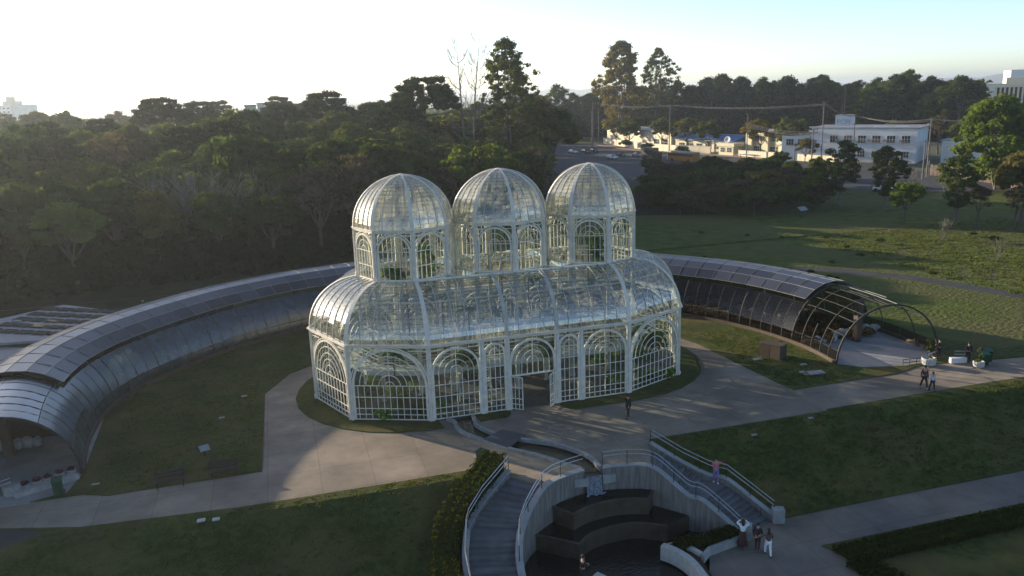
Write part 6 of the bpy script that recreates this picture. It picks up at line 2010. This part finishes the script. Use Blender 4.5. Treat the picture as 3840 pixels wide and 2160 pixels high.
hbox([(124, 216), (128, 216.3), (128.6, 205.5), (124.6, 205.2)], 6.85, 8.6).build('roof_house', 'whitewall', t)
t = thing('low_hall', 'single-storey cream hall under a blue sheet roof', 'hall', (128, 195, 0), worldmesh=True)
p, q = (123.6, 205.5), (131.6, 179)
hbox(quadstrip(p, q, 12), 0, 4.2).build('wall', 'yellowish', t)
a, b_ = Vector(p), Vector(q); u = (b_ - a).normalized(); nb_ = Vector((-u.y, u.x))
rfm = MB(); A0 = a - nb_ * .5; B0 = b_ - nb_ * .5; A1 = a + nb_ * 6; B1 = b_ + nb_ * 6; A2 = a + nb_ * 12.5; B2 = b_ + nb_ * 12.5
rfm.add([(*A0, 4.25), (*B0, 4.25), (*B1, 6.1), (*A1, 6.1), (*A2, 4.25), (*B2, 4.25)], [(0, 1, 2, 3), (3, 2, 5, 4), (0, 3, 4), (1, 5, 2)])
rfm.build('roof', 'blueroof', t)
MB().sweep([(*A0, 4.3), (*B0, 4.3)], .2, .15, (0, 0, 1)).build('gutter', 'whitewall', t)
MB().sweep([(*A1, 6.15), (*B1, 6.15)], .3, .12, (0, 0, 1)).build('ridge_cap', 'whitewall', t)
facade_windows(t, p, q, 2.4, 6, 2.6, 1.5, .04, .96)
t = thing('gatehouse', 'small cream gatehouse with flat roof and a white dish on top', 'gatehouse', (129, 177, 0), worldmesh=True)
hbox([(126.6, 180.5), (128.4, 174.5), (132.2, 175.8), (130.6, 181.6)], 0, 3.0).build('wall', 'yellowish', t)
hbox([(126.1, 181), (128.2, 173.8), (132.8, 175.3), (131, 182.3)], 3.0, 4.1).build('roof', 'yellowish', t)
facade_windows(t, (126.6, 180.5), (128.4, 174.5), 1.9, 2, 1.8, 1.4, .05, .95, sill=False)
t = thing('satellite_dish', 'round white dish standing on the gatehouse roof', 'dish', (128.3, 177.8, 4.1), R_(-60))
dd = MB().lathe([(.05, -.02), (.6, .06), (1.05, .25), (1.1, .3), (1.0, .28), (.5, .1), (.03, .03)], (0, 0, 0), 18).build('dish', 'whitewall', t, smooth=True)
dd.matrix_local = Matrix.Translation((0, 0, 1.1)) @ Matrix.Rotation(R_(75), 4, 'X')
MB().tube([(0, .3, 0), (0, .15, 1.1)], .06, 6).build('mount', 'steel', t)
t = thing('apartment_house', 'two-storey cream house behind the street trees', 'house', (143, 162, 0), worldmesh=True)
p, q = (133.6, 175.5), (138.2, 157)
hbox(quadstrip(p, q, 14), 0, 7.6).build('wall', 'yellowish', t)
hbox([(132.9, 176.3), (137.8, 155.9), (153, 159.5), (148, 180)], 7.6, 7.85).build('roof', 'greyroof', t)
facade_windows(t, p, q, 5.7, 7, 2.0, 1.5); facade_windows(t, p, q, 2.3, 7, 2.2, 1.6)
for k in range(3):
    c = Vector(p).lerp(Vector(q), .12 + .36 * k); u = (Vector(q) - Vector(p)).normalized()
    MB().box((c.x - .3, c.y - .1, 3.8), (2.6, 1.5, 7.2), math.atan2(u.y, u.x)).build('bay', 'yellowish', t)
t = thing('office_building', 'wide whitewashed two-storey building with flat roof right of centre', 'office building', (150, 135, 0), worldmesh=True)
p, q = (136.6, 145.4), (153.9, 122.6)
hbox(quadstrip(p, q, 16), 0, 9.6).build('wall', 'whitewall', t)
pr_ = quadstrip((136.2, 146.0), (154.3, 121.9), 16.8); hbox(pr_, 9.6, 9.85).build('roof', 'greyroof', t)
MB().sweep([(136.2, 146.0, 9.95), (154.3, 121.9, 9.95)], .35, .25, (0, 0, 1)).build('parapet', 'whitewall', t)
facade_windows(t, p, q, 6.6, 6, 2.2, 1.9, .16, .97); facade_windows(t, p, q, 2.4, 6, 2.0, 1.6, .16, .97)
hbox(quadstrip((131.2, 152.0), (136.4, 145.6), 9), 0, 7.4).build('side_wing', 'whitewall', t)
facade_windows(t, (131.2, 152.0), (136.4, 145.6), 5.6, 2, 2.2, 1.7)
for k in range(5):
    c = Vector(p).lerp(Vector(q), .26 + .15 * k); MB().box((c.x - .25, c.y - .22, 6.2), (.9, .5, .6), R_(-50)).build('air_conditioner', 'curb', t)
for k in range(3):
    c = Vector(p).lerp(Vector(q), .45 + .2 * k) + Vector((1.2, .9)); MB().box((c.x, c.y, 10.1), (3.4, 1.2, .12), R_(-50)).build('roof_sheet', 'whitewall', t)
cq = Vector(p).lerp(Vector(q), .30) + Vector((2.4, 2.0))
tw = thing('water_tank', 'white box tank with blue letters on the flat roof', 'water tank', (cq.x, cq.y, 9.86), R_(-49.6))
MB().box((0, 0, 1.7), (4.6, 3.6, 3.4)).build('tank_body', 'whitewall', tw)
MB().box((0, 0, 3.44), (4.8, 3.8, .1)).build('lid', 'curb', tw)
fc = bpy.data.curves.new('lettering', 'FONT'); fc.body = 'FCPI'; fc.size = 1.9; fc.extrude = .02; fc.align_x = 'CENTER'
fc.materials.append(mat('blue_lettering', (.22, .30, .42), (.3, .38, .5), scale=3)); fo = bpy.data.objects.new('lettering', fc); COL.objects.link(fo); fm_ = bpy.data.meshes.new_from_object(fo.evaluated_get(bpy.context.evaluated_depsgraph_get())); bpy.data.objects.remove(fo); fo = bpy.data.objects.new('lettering', fm_); COL.objects.link(fo); fo.parent = tw; fo.matrix_local = Matrix.Translation((0, -1.83, .9)) @ Matrix.Rotation(PI / 2, 4, 'X')
for x, hh in ((-.9, 5.4), (-.3, 7.0), (1.2, 5.6), (1.6, 5.6)):
    pass
for (dx, hh, lab) in ((-1.0, 3.0, 'short white mast on the tank roof'), (-.2, 8.5, 'tall thin mast on the tank roof')):
    o = MB().tube([(0, 0, 0), (0, 0, hh)], [.06, .035], 6).build('mast', 'concrete_pole'); o.location = (cq.x + dx, cq.y + .3, 13.3); tag(o, lab, 'mast')
t = thing('shed', 'low blue-grey building glimpsed right of the white office building', 'shed', (163, 118, 0), worldmesh=True)
hbox(quadstrip((160, 120), (168, 108), 8), 0, 6.0).build('wall', 'whitewall', t)
hbox(quadstrip((159.6, 120.6), (168.4, 107.4), 9), 6.0, 6.2).build('roof', 'greyroof', t)
t = thing('shelter', 'small dark shelter with pale flat roof far down the avenue', 'shelter', (112, 300, 0), worldmesh=True)
hbox([(104, 296), (113, 294), (114, 300), (105, 302)], 3.2, 3.4).build('roof', 'whitewall', t)
for x, y in ((104.5, 296.5), (112.6, 294.6), (113.4, 299.6), (105.4, 301.4)): MB().box((x, y, 1.6), (.25, .25, 3.2)).build('post', 'dark_metal', t)
# timber paling fence
t = thing('paling_fence', 'tall weathered timber fence with upright palings right of the road', 'fence', (135, 90, 0), worldmesh=True)
fp = resample([V(135.5, 97.5, 0), V(136.5, 93, 0), V(135, 85, 0), V(133.5, 76, 0), V(130, 68, 0)], .34); rgf = random.Random(6)
for i, p_ in enumerate(fp):
    h = 2.6 + rgf.uniform(-.15, .15); MB().box((p_.x, p_.y, h / 2), (.08, .2, h), R_(rgf.uniform(-6, 6))).build('paling', 'fence', t)
for z in (.7, 2.0): MB().sweep([p_ + V(.1, 0, z) for p_ in fp[::4]], .1, .1, (0, 0, 1)).build('fence_rail', 'fence', t)

# striped building and far town
t = thing('striped_building', 'large cream building with vertical fins on the right skyline', 'building', (370, 262, 0), worldmesh=True)
p, q = (333, 267), (374, 218)
hbox(quadstrip(p, q, 40), -5, 17.5).build('wall', 'window', t)
hbox(quadstrip((338.5, 266), (380, 216), 30), 17.5, 22).build('upper_block', 'beige', t)
a = Vector(p); b_ = Vector(q); u = (b_ - a).normalized(); no = Vector((u.y, -u.x)); L = (b_ - a).length
for k in range(int(L / 1.9)):
    c = a + u * (k * 1.9 + .5) + no * .5
    MB().box((c.x, c.y, 6.3), (.85, .9, 22.6), math.atan2(u.y, u.x)).build('fin', 'beige', t)
MB().sweep([(*(a + no * .6), 17.6), (*(b_ + no * .6), 17.6)], 1.6, .6, (0, 0, 1)).build('cornice', 'beige', t)
def block(x, y, w, d, h, m, label, rot=0, z0=None, cat='building', wins=0):
    t = thing('far_building', label, cat, (x, y, (hT(x, y) if z0 is None else z0)), rot)
    MB().box((0, 0, h / 2), (w, d, h)).build('wall', m, t)
    MB().box((0, 0, h + .2), (w + .6, d + .6, .4)).build('roof', 'greyroof', t)
    for k in range(wins):
        for j in range(max(1, int(h / 5))):
            MB().box((w * ((k + .5) / wins - .5), -d / 2 - .05, 3 + j * 4.2), (w / wins * .45, .3, 1.6)).build('window', 'window', t)
    return t
block(348, 311, 9, 9, 17, 'whitewall', 'small white house left of the right skyline eucalyptus pair', R_(-30), wins=2)
block(355, 303, 14, 10, 16, 'whitewall', 'long white building left of the striped building', R_(-42), wins=4)
block(560, 520, 40, 20, 16, 'whitewall', 'small white block in the far town at right', R_(-20))
block(700, 600, 50, 20, 20, 'beige', 'small beige block in the far town at right', R_(-20))
block(1000, 860, 26, 20, 40, 'whitewall', 'thin pale tower block in the far town', R_(-20))
block(-44, 237, 7.5, 7, 17, 'whitewall', 'pale gabled house on the left skyline beyond the forest', R_(10), wins=2)
block(-37, 242, 8, 7, 16, 'whitewall', 'lower pale house right of the gabled one on the left skyline', R_(8), wins=2)
block(-23, 238, 3.6, 6, 17.5, 'beige', 'small square rooftop block on the skyline between two araucarias', R_(0), wins=1)
block(-18, 262, 6, 7, 18, 'whitewall', 'pale house half hidden behind the skyline araucaria', R_(0), wins=2)
block(12, 337, 13, 8, 19.5, 'whitewall', 'long pale building seen under the flat-topped araucaria', R_(0), wins=4)
t = thing('striped_roof_house', 'house with a dark and pale striped sloping roof among the forest crowns', 'house', (-26, 138, 0), worldmesh=True)
zz = 3.6
hbox([(-28, 136.6), (-25, 136), (-24.6, 141), (-27.6, 141.6)], 0, zz + 13.2).build('wall', 'whitewall', t)
for k in range(10):
    x0 = -28.4 + k * .4
    b = MB(); b.add([(x0, 136.2 - k * .06, zz + 13.3), (x0 + .36, 136.15 - k * .06, zz + 13.3), (x0 + .9, 141, zz + 15.2), (x0 + .54, 141.1, zz + 15.2)], [(0, 1, 2, 3)])
    b.v += [(v[0], v[1], v[2] - .12) for v in b.v[:4]]; b.f += [(7, 6, 5, 4), (0, 4, 5, 1), (1, 5, 6, 2), (2, 6, 7, 3), (3, 7, 4, 0)]
    b.build('roof_strip', 'dark_metal' if k % 2 else 'board', t)
t = thing('apartment_tower', 'pale apartment tower in the haze at the left edge', 'apartment tower', (-240, 810, 0), worldmesh=True)
u = Vector((.96, -.28)); n2 = Vector((.28, .96)); c0 = Vector((-257, 800)); zb = hT(-250, 800) - 3
def tb(a0, a1, d0, d1, z1, nm='wall', m='whitewall'):
    P_ = [c0 + u * a0 + n2 * d0, c0 + u * a1 + n2 * d0, c0 + u * a1 + n2 * d1, c0 + u * a0 + n2 * d1]
    return MB().prism([tuple(p_) for p_ in P_], zb, z1).build(nm, m, t)
tb(-8, 12, 0, 14, 25.5); tb(12, 28, 3, 16, 25.5); tb(-18, -8, 4, 14, 18)
tb(3, 17, 4, 12, 29, 'roof_house', 'beige'); tb(6, 12, 5, 10, 33, 'roof_house', 'beige')
for j in range(8):
    for k in range(5):
        c = c0 + u * (-6 + k * 4) - n2 * .1; MB().box((c.x, c.y, 22.5 - j * 3.4), (1.6, .3, 1.3), math.atan2(u.y, u.x)).build('window', 'window', t)
o = MB().tube([(17.4, 417, -5), (17.4, 417, 32)], [.25, .12], 6).build('radio_mast', 'alu'); tag(o, 'thin distant mast behind the flat-topped araucaria', 'mast')

# ------------------------------------------------------------------ poles, cables, vehicles
def pole(x, y, h, label, arms=((.95, 2.4),), rot=0, lean=0, trafo=False, lampa=False, group='utility poles along the avenue'):
    t = thing('utility_pole', label, 'utility pole', (x, y, 0), rot, group)
    MB().tube([(0, 0, 0), (lean, 0, h)], [.2, .13], 8).build('pole', 'concrete_pole', t)
    for f, w in arms:
        MB().box((lean * f, 0, h * f), (w, .12, .14)).build('crossarm', 'palebark', t)
        for k in range(4): MB().lathe([(.05, 0), (.09, .06), (.05, .16), (.07, .22), (.02, .26)], (lean * f + w * (k / 3 - .5) * .9, 0, h * f + .07), 6).build('insulator', 'dark_metal', t)
    if trafo:
        MB().lathe([(.35, 0), (.42, .1), (.42, 1.0), (.3, 1.15)], (.5, 0, h * .62), 12).build('transformer', 'alu', t)
    if lampa:
        MB().tube([(0, 0, h * .8), (-1.0, 0, h * .88), (-2.0, 0, h * .9)], .05, 6).build('lamp_arm', 'alu', t)
        MB().box((-2.2, 0, h * .9), (.7, .25, .12)).build('lamp_head', 'whitewall', t)
    return t
pl_ = [pole(104.5, 239, 14.5, 'tall concrete pole at the left end of the avenue, front of the pair', rot=R_(40), arms=((.97, .6),)),
 pole(106, 241.5, 18, 'tall two-tone pole beside the left end of the beige wall', rot=R_(40), arms=((.98, .8), (.5, .8))),
 pole(117.3, 263, 15, 'slim pole on the grass left of the beige wall', rot=R_(40), arms=((.97, .6),)),
 pole(118.2, 200, 17, 'leaning pole before the beige wall and blue roof', rot=R_(40), lean=.5, arms=((.97, 1.4),)),
 pole(127.4, 165, 14, 'pole before the cream two-storey house', rot=R_(40), arms=((.98, .6), (.78, 1.2)), trafo=False),
 pole(119, 121, 11, 'thick pole with double white crossarms and transformer left of the young araucaria', rot=R_(10), arms=((.98, 3.4), (.9, 3.4)), trafo=True),
 pole(131, 133, 17.5, 'pole with crossarms in front of the white building, left one', rot=R_(40), arms=((.97, 3.2), (.93, 2.6))),
 pole(137.5, 128, 14, 'pole with crossarms in front of the white building, middle one', rot=R_(40), arms=((.97, 3.2), (.8, 2.0))),
 pole(132, 95, 14, 'tall pole with a lamp arm right of the white building', rot=R_(30), arms=((.98, 2.4),), lampa=True),
 pole(128, 92, 9, 'short pole beside the timber fence', rot=R_(30), arms=((.97, .5),)),
 pole(85, 300, 15, 'distant pole with double crossarms left of the avenue', rot=R_(20), arms=((.98, 4.5), (.92, 4.5))),
 pole(96, 296, 12, 'distant pole carrying a horizontal sign beam', rot=R_(20), arms=((.9, .6),))]
def cable(p, q, sag, label, r=.035):
    p, q = Vector(p), Vector(q); pts = [p.lerp(q, k / 12) - V(0, 0, sag * 4 * (k / 12) * (1 - k / 12)) for k in range(13)]
    tag(MB().tube(pts, r, 4).build('power_cable', 'cable'), label, 'cable', 'power cables along the avenue')
run = [((106, 241.5), 17.6, 'tall two-tone pole'), ((118.6, 200), 16.6, 'leaning pole'), ((131, 133), 16.9, 'pole left of the white building'), ((137.5, 128), 13.6, 'middle pole'), ((132, 95), 13.6, 'tall lamp pole'), ((150, 30), 13, 'right edge')]
for i in range(len(run) - 1):
    (a, za, na), (b_, zb_, nb2) = run[i], run[i + 1]
    for k in range(3):
        cable((a[0] + k * .45, a[1] - k * .3, za - .12 * k), (b_[0] + k * .45, b_[1] - k * .3, zb_ - .12 * k), .9 + .12 * k, f'{["upper", "middle", "lower"][k]} cable strung from the {na} to the {nb2}')
for k in range(4):
    cable((119, 121.3 - k * .6, 10.6 - .2 * k), (128, 92 - k * .3, 8.6 - .3 * k), .7, f'{["first", "second", "third", "fourth"][k]} low cable from the double-crossarm pole to the short fence pole')
    cable((128, 92 - k * .3, 8.6 - .3 * k), (146, 36, 9.6 - .3 * k), .8, f'{["first", "second", "third", "fourth"][k]} low cable from the short fence pole to the right edge')
for k in range(3):
    cable((127.4, 165, 11 - .5 * k), (119, 121, 10.2 - .4 * k), .8, f'{["top", "middle", "bottom"][k]} cable from the cream house pole to the double-crossarm pole')
t = thing('traffic_light', 'traffic signal arm with dark box over the avenue', 'traffic light', (128.5, 141.5, 0), R_(120))
MB().tube([(0, 0, 0), (0, 0, 4.2), (0, -1.0, 5.6), (0, -5, 6.4)], [.12, .1, .08, .06], 8).build('pole', 'dark_metal', t)
MB().box((0, -5, 5.9), (.35, .4, 1.2)).build('signal_box', 'dark_metal', t)
t = thing('road_sign', 'white disc road sign on a pole by the fence', 'road sign', (131.4, 94.0, 0), R_(40))
MB().tube([(0, 0, 0), (0, 0, 3.9)], .05, 6).build('post', 'alu', t)
sd_ = MB().lathe([(.5, 0), (.5, .04)], (0, 0, 0), 16).build('disc', 'whitewall', t); sd_.matrix_local = Matrix.Translation((0, -.08, 3.6)) @ Matrix.Rotation(PI / 2, 4, 'X')
MB().box((0, -.14, 3.6), (.12, .02, .9), ax=(V(.7, 0, .7), V(0, 1, 0), V(-.7, 0, .7))).build('bar', 'dark_metal', t)
o = thing('green_sign_post', 'small green sign on a thin pole between the middle and right domes', 'sign', (11.6, 22.5, 0), R_(-15))
MB().tube([(0, 0, 0), (0, 0, 7.6)], .03, 6).build('post', 'alu', o)
MB().lathe([(.02, -.5), (.2, -.45), (.24, -.3), (.24, .3), (.2, .45), (.02, .5)], (0, 0, 8.0), 12).build('sign_panel', 'greenplastic', o)

def car(x, y, rot, paint, label, kind_='hatch', group='vehicles on the avenue'):
    t = thing('car', label, 'car', (x, y, .07), rot, group)
    L, W = 4.1, 1.7
    prof = [(-2.05, .35), (-2.05, .8), (-1.9, .95), (-1.75, 1.4), (-1.5, 1.48), (.1, 1.48), (.85, .98), (1.85, .82), (2.05, .62), (2.05, .35)] if kind_ == 'hatch' else \
           [(-2.2, .35), (-2.2, .8), (-2.1, .95), (-1.5, .98), (-1.0, 1.42), (.2, 1.42), (.95, .95), (1.95, .8), (2.2, .6), (2.2, .35)]
    b = MB(); n = len(prof)
    for sgn, ins in ((-1, 0), (1, 0)):
        b.v += [(px, sgn * (W / 2 - (.16 if pz > 1.1 else 0)), pz) for px, pz in prof]
    b.f = [tuple(range(n - 1, -1, -1)), tuple(range(n, 2 * n))] + [(i, (i + 1) % n, n + (i + 1) % n, n + i) for i in range(n)]
    b.build('body', paint, t)
    zs_ = (1.0, 1.38); x0, x1 = (-1.7, .55) if kind_ == 'hatch' else (-1.25, .6)
    for s in (-1, 1):
        for k in range(2):
            a0, a1 = lerp(x0, x1, k / 2) + .05, lerp(x0, x1, (k + 1) / 2) - .05
            g = MB(); g.add([(a0, s * (W / 2 - .02), zs_[0]), (a1 + (.18 if k else 0), s * (W / 2 - .02), zs_[0]), (a1 - .1, s * (W / 2 - .14), zs_[1]), (a0 + .06, s * (W / 2 - .14), zs_[1])], [(0, 1, 2, 3)]); g.build('side_window', 'window', t)
    g = MB(); xa = .12 if kind_ == 'hatch' else .22
    g.add([(xa + .68, -.68, 1.03), (xa + .68, .68, 1.03), (xa + .08, .6, 1.43), (xa + .08, -.6, 1.43)], [(0, 1, 2, 3)]); g.build('windscreen', 'window', t)
    xr = -1.92 if kind_ == 'hatch' else -1.5
    g = MB(); g.add([(xr, -.66, 1.03), (xr, .66, 1.03), (xr + .2 + (.2 if kind_ != 'hatch' else 0), .58, 1.38), (xr + .2 + (.2 if kind_ != 'hatch' else 0), -.58, 1.38)], [(0, 1, 2, 3)]); g.build('rear_window', 'window', t)
    for wx in (-1.3, 1.3):
        for s in (-1, 1):
            w = MB().lathe([(.31, -.1), (.31, .1), (.18, .12), (.02, .12)], (0, 0, 0), 14).build('wheel', 'tyre', t); w.matrix_local = Matrix.Translation((wx, s * .78, .31)) @ Matrix.Rotation(-s * PI / 2, 4, 'X')
    for s in (-1, 1):
        MB().box((2.03 if kind_ == 'hatch' else 2.18, s * .6, .68), (.08, .32, .16)).build('headlight', 'lamp_lens', t)
        MB().box((-2.05 if kind_ == 'hatch' else -2.2, s * .65, .8), (.06, .26, .18)).build('tail_light', 'c_pink', t)
    return t
hd = math.atan2(-60, 12)
car(89.5, 220.5, hd, 'carwhite', 'pale car farthest left on the avenue', 'sedan')
car(93.5, 217.5, hd, 'cardark', 'dark car in front of the pale one at the left', 'hatch')
car(97, 218.5, hd, 'cardark', 'dark reddish car beside the poles', 'sedan')
car(91.2, 188.0, hd, 'carwhite', 'white hatchback nearest on the avenue', 'hatch')
car(97.5, 195.5, hd, 'cardark', 'dark saloon behind the white hatchback', 'sedan')
car(102.3, 192.5, hd, 'cargrey', 'silver car behind the dark truck', 'sedan')
car(100.5, 286, R_(200), 'carwhite', 'white car on the side street past the poles', 'hatch')
car(109.5, 122, hd, 'carwhite', 'pale car glimpsed left of the young araucaria', 'hatch')
car(106, 79, R_(-60), 'carwhite', 'white car glimpsed between the young araucarias', 'hatch')
t = thing('box_truck', 'tall dark box truck on the avenue seen from its rear corner', 'truck', (100.5, 177.5, .07), hd)
MB().box((-1.2, 0, 2.25), (6.2, 2.4, 3.2)).build('cargo_box', 'cardark', t)
MB().box((2.9, 0, 1.55), (1.7, 2.2, 2.1)).build('cab', 'cardark', t)
MB().box((3.72, 0, 1.95), (.1, 1.9, .8)).build('windscreen', 'window', t)
for wx in (-3.2, -2.2, 2.6):
    for s in (-1, 1):
        w = MB().lathe([(.5, -.15), (.5, .15), (.25, .17), (.02, .17)], (0, 0, 0), 14).build('wheel', 'tyre', t); w.matrix_local = Matrix.Translation((wx, s * 1.05, .5)) @ Matrix.Rotation(-s * PI / 2, 4, 'X')
for s in (-.7, .7): MB().box((-4.32, s, .95), (.05, .25, .18)).build('lamp', 'lamp_lens', t)
t = thing('bus', 'long yellow city bus with pale roof behind the scrub', 'bus', (105.5, 166, .07), hd)
M['busyellow'] = mat('bus_orange_paint', (.30, .14, .02), (.27, .12, .02), scale=1, rough=.35)
MB().box((0, 0, 1.55), (12.5, 2.5, 2.5)).build('body', 'busyellow', t)
MB().box((0, 0, 2.95), (12.5, 2.4, .3)).build('roof', 'greyroof', t)
MB().box((0, 0, 2.15), (12.0, 2.56, .85)).build('window_band', 'window', t)
MB().box((-6.27, 0, 1.9), (.06, 2.1, 1.2)).build('rear_window', 'window', t)
MB().box((-6.1, 0, 1.7), (.5, 2.54, 2.6)).build('rear_panel', 'carwhite', t)
for wx in (-3.8, 3.9):
    for s in (-1, 1):
        w = MB().lathe([(.5, -.15), (.5, .15), (.25, .17), (.02, .17)], (0, 0, 0), 14).build('wheel', 'tyre', t); w.matrix_local = Matrix.Translation((wx, s * 1.12, .5)) @ Matrix.Rotation(-s * PI / 2, 4, 'X')
t = thing('bus_stop', 'curved-roof bus stop with yellow posts behind the scrub', 'bus stop', (111, 139, 0), R_(-75))
MB().sweep([(-4, 0, 3.4), (-2, 0, 3.6), (2, 0, 3.6), (4, 0, 3.4)], .12, 2.4, (0, 1, 0)).build('roof', 'greyroof', t)
for s in (-2.5, 2.5): MB().sweep([(s, .6, 0), (s, .6, 2.6), (s, 0, 3.4)], .15, .15, (1, 0, 0)).build('post', 'busyellow', t)
MB().box((0, .6, .5), (4, .4, .08)).build('seat', 'greyroof', t)

# ------------------------------------------------------------------ haze in the air
hz = MB()
hz.box((700, 3900, 14), (21000, 12500, 64))
ho = hz.build('haze')
tag(ho, kind='stuff')
hm = bpy.data.materials.new('haze')
hm.use_nodes = True
tt = hm.node_tree; tt.nodes.clear()
o_ = tt.nodes.new('ShaderNodeOutputMaterial'); vp = tt.nodes.new('ShaderNodeVolumePrincipled')
vp.inputs['Color'].default_value = (.76, .85, .93, 1)
vp.inputs['Density'].default_value = 0.00019
vp.inputs['Anisotropy'].default_value = .55
tt.links.new(vp.outputs[0], o_.inputs['Volume'])
ho.data.materials.append(hm)
for o in bpy.data.objects:
    if '_w' in o: del o['_w']
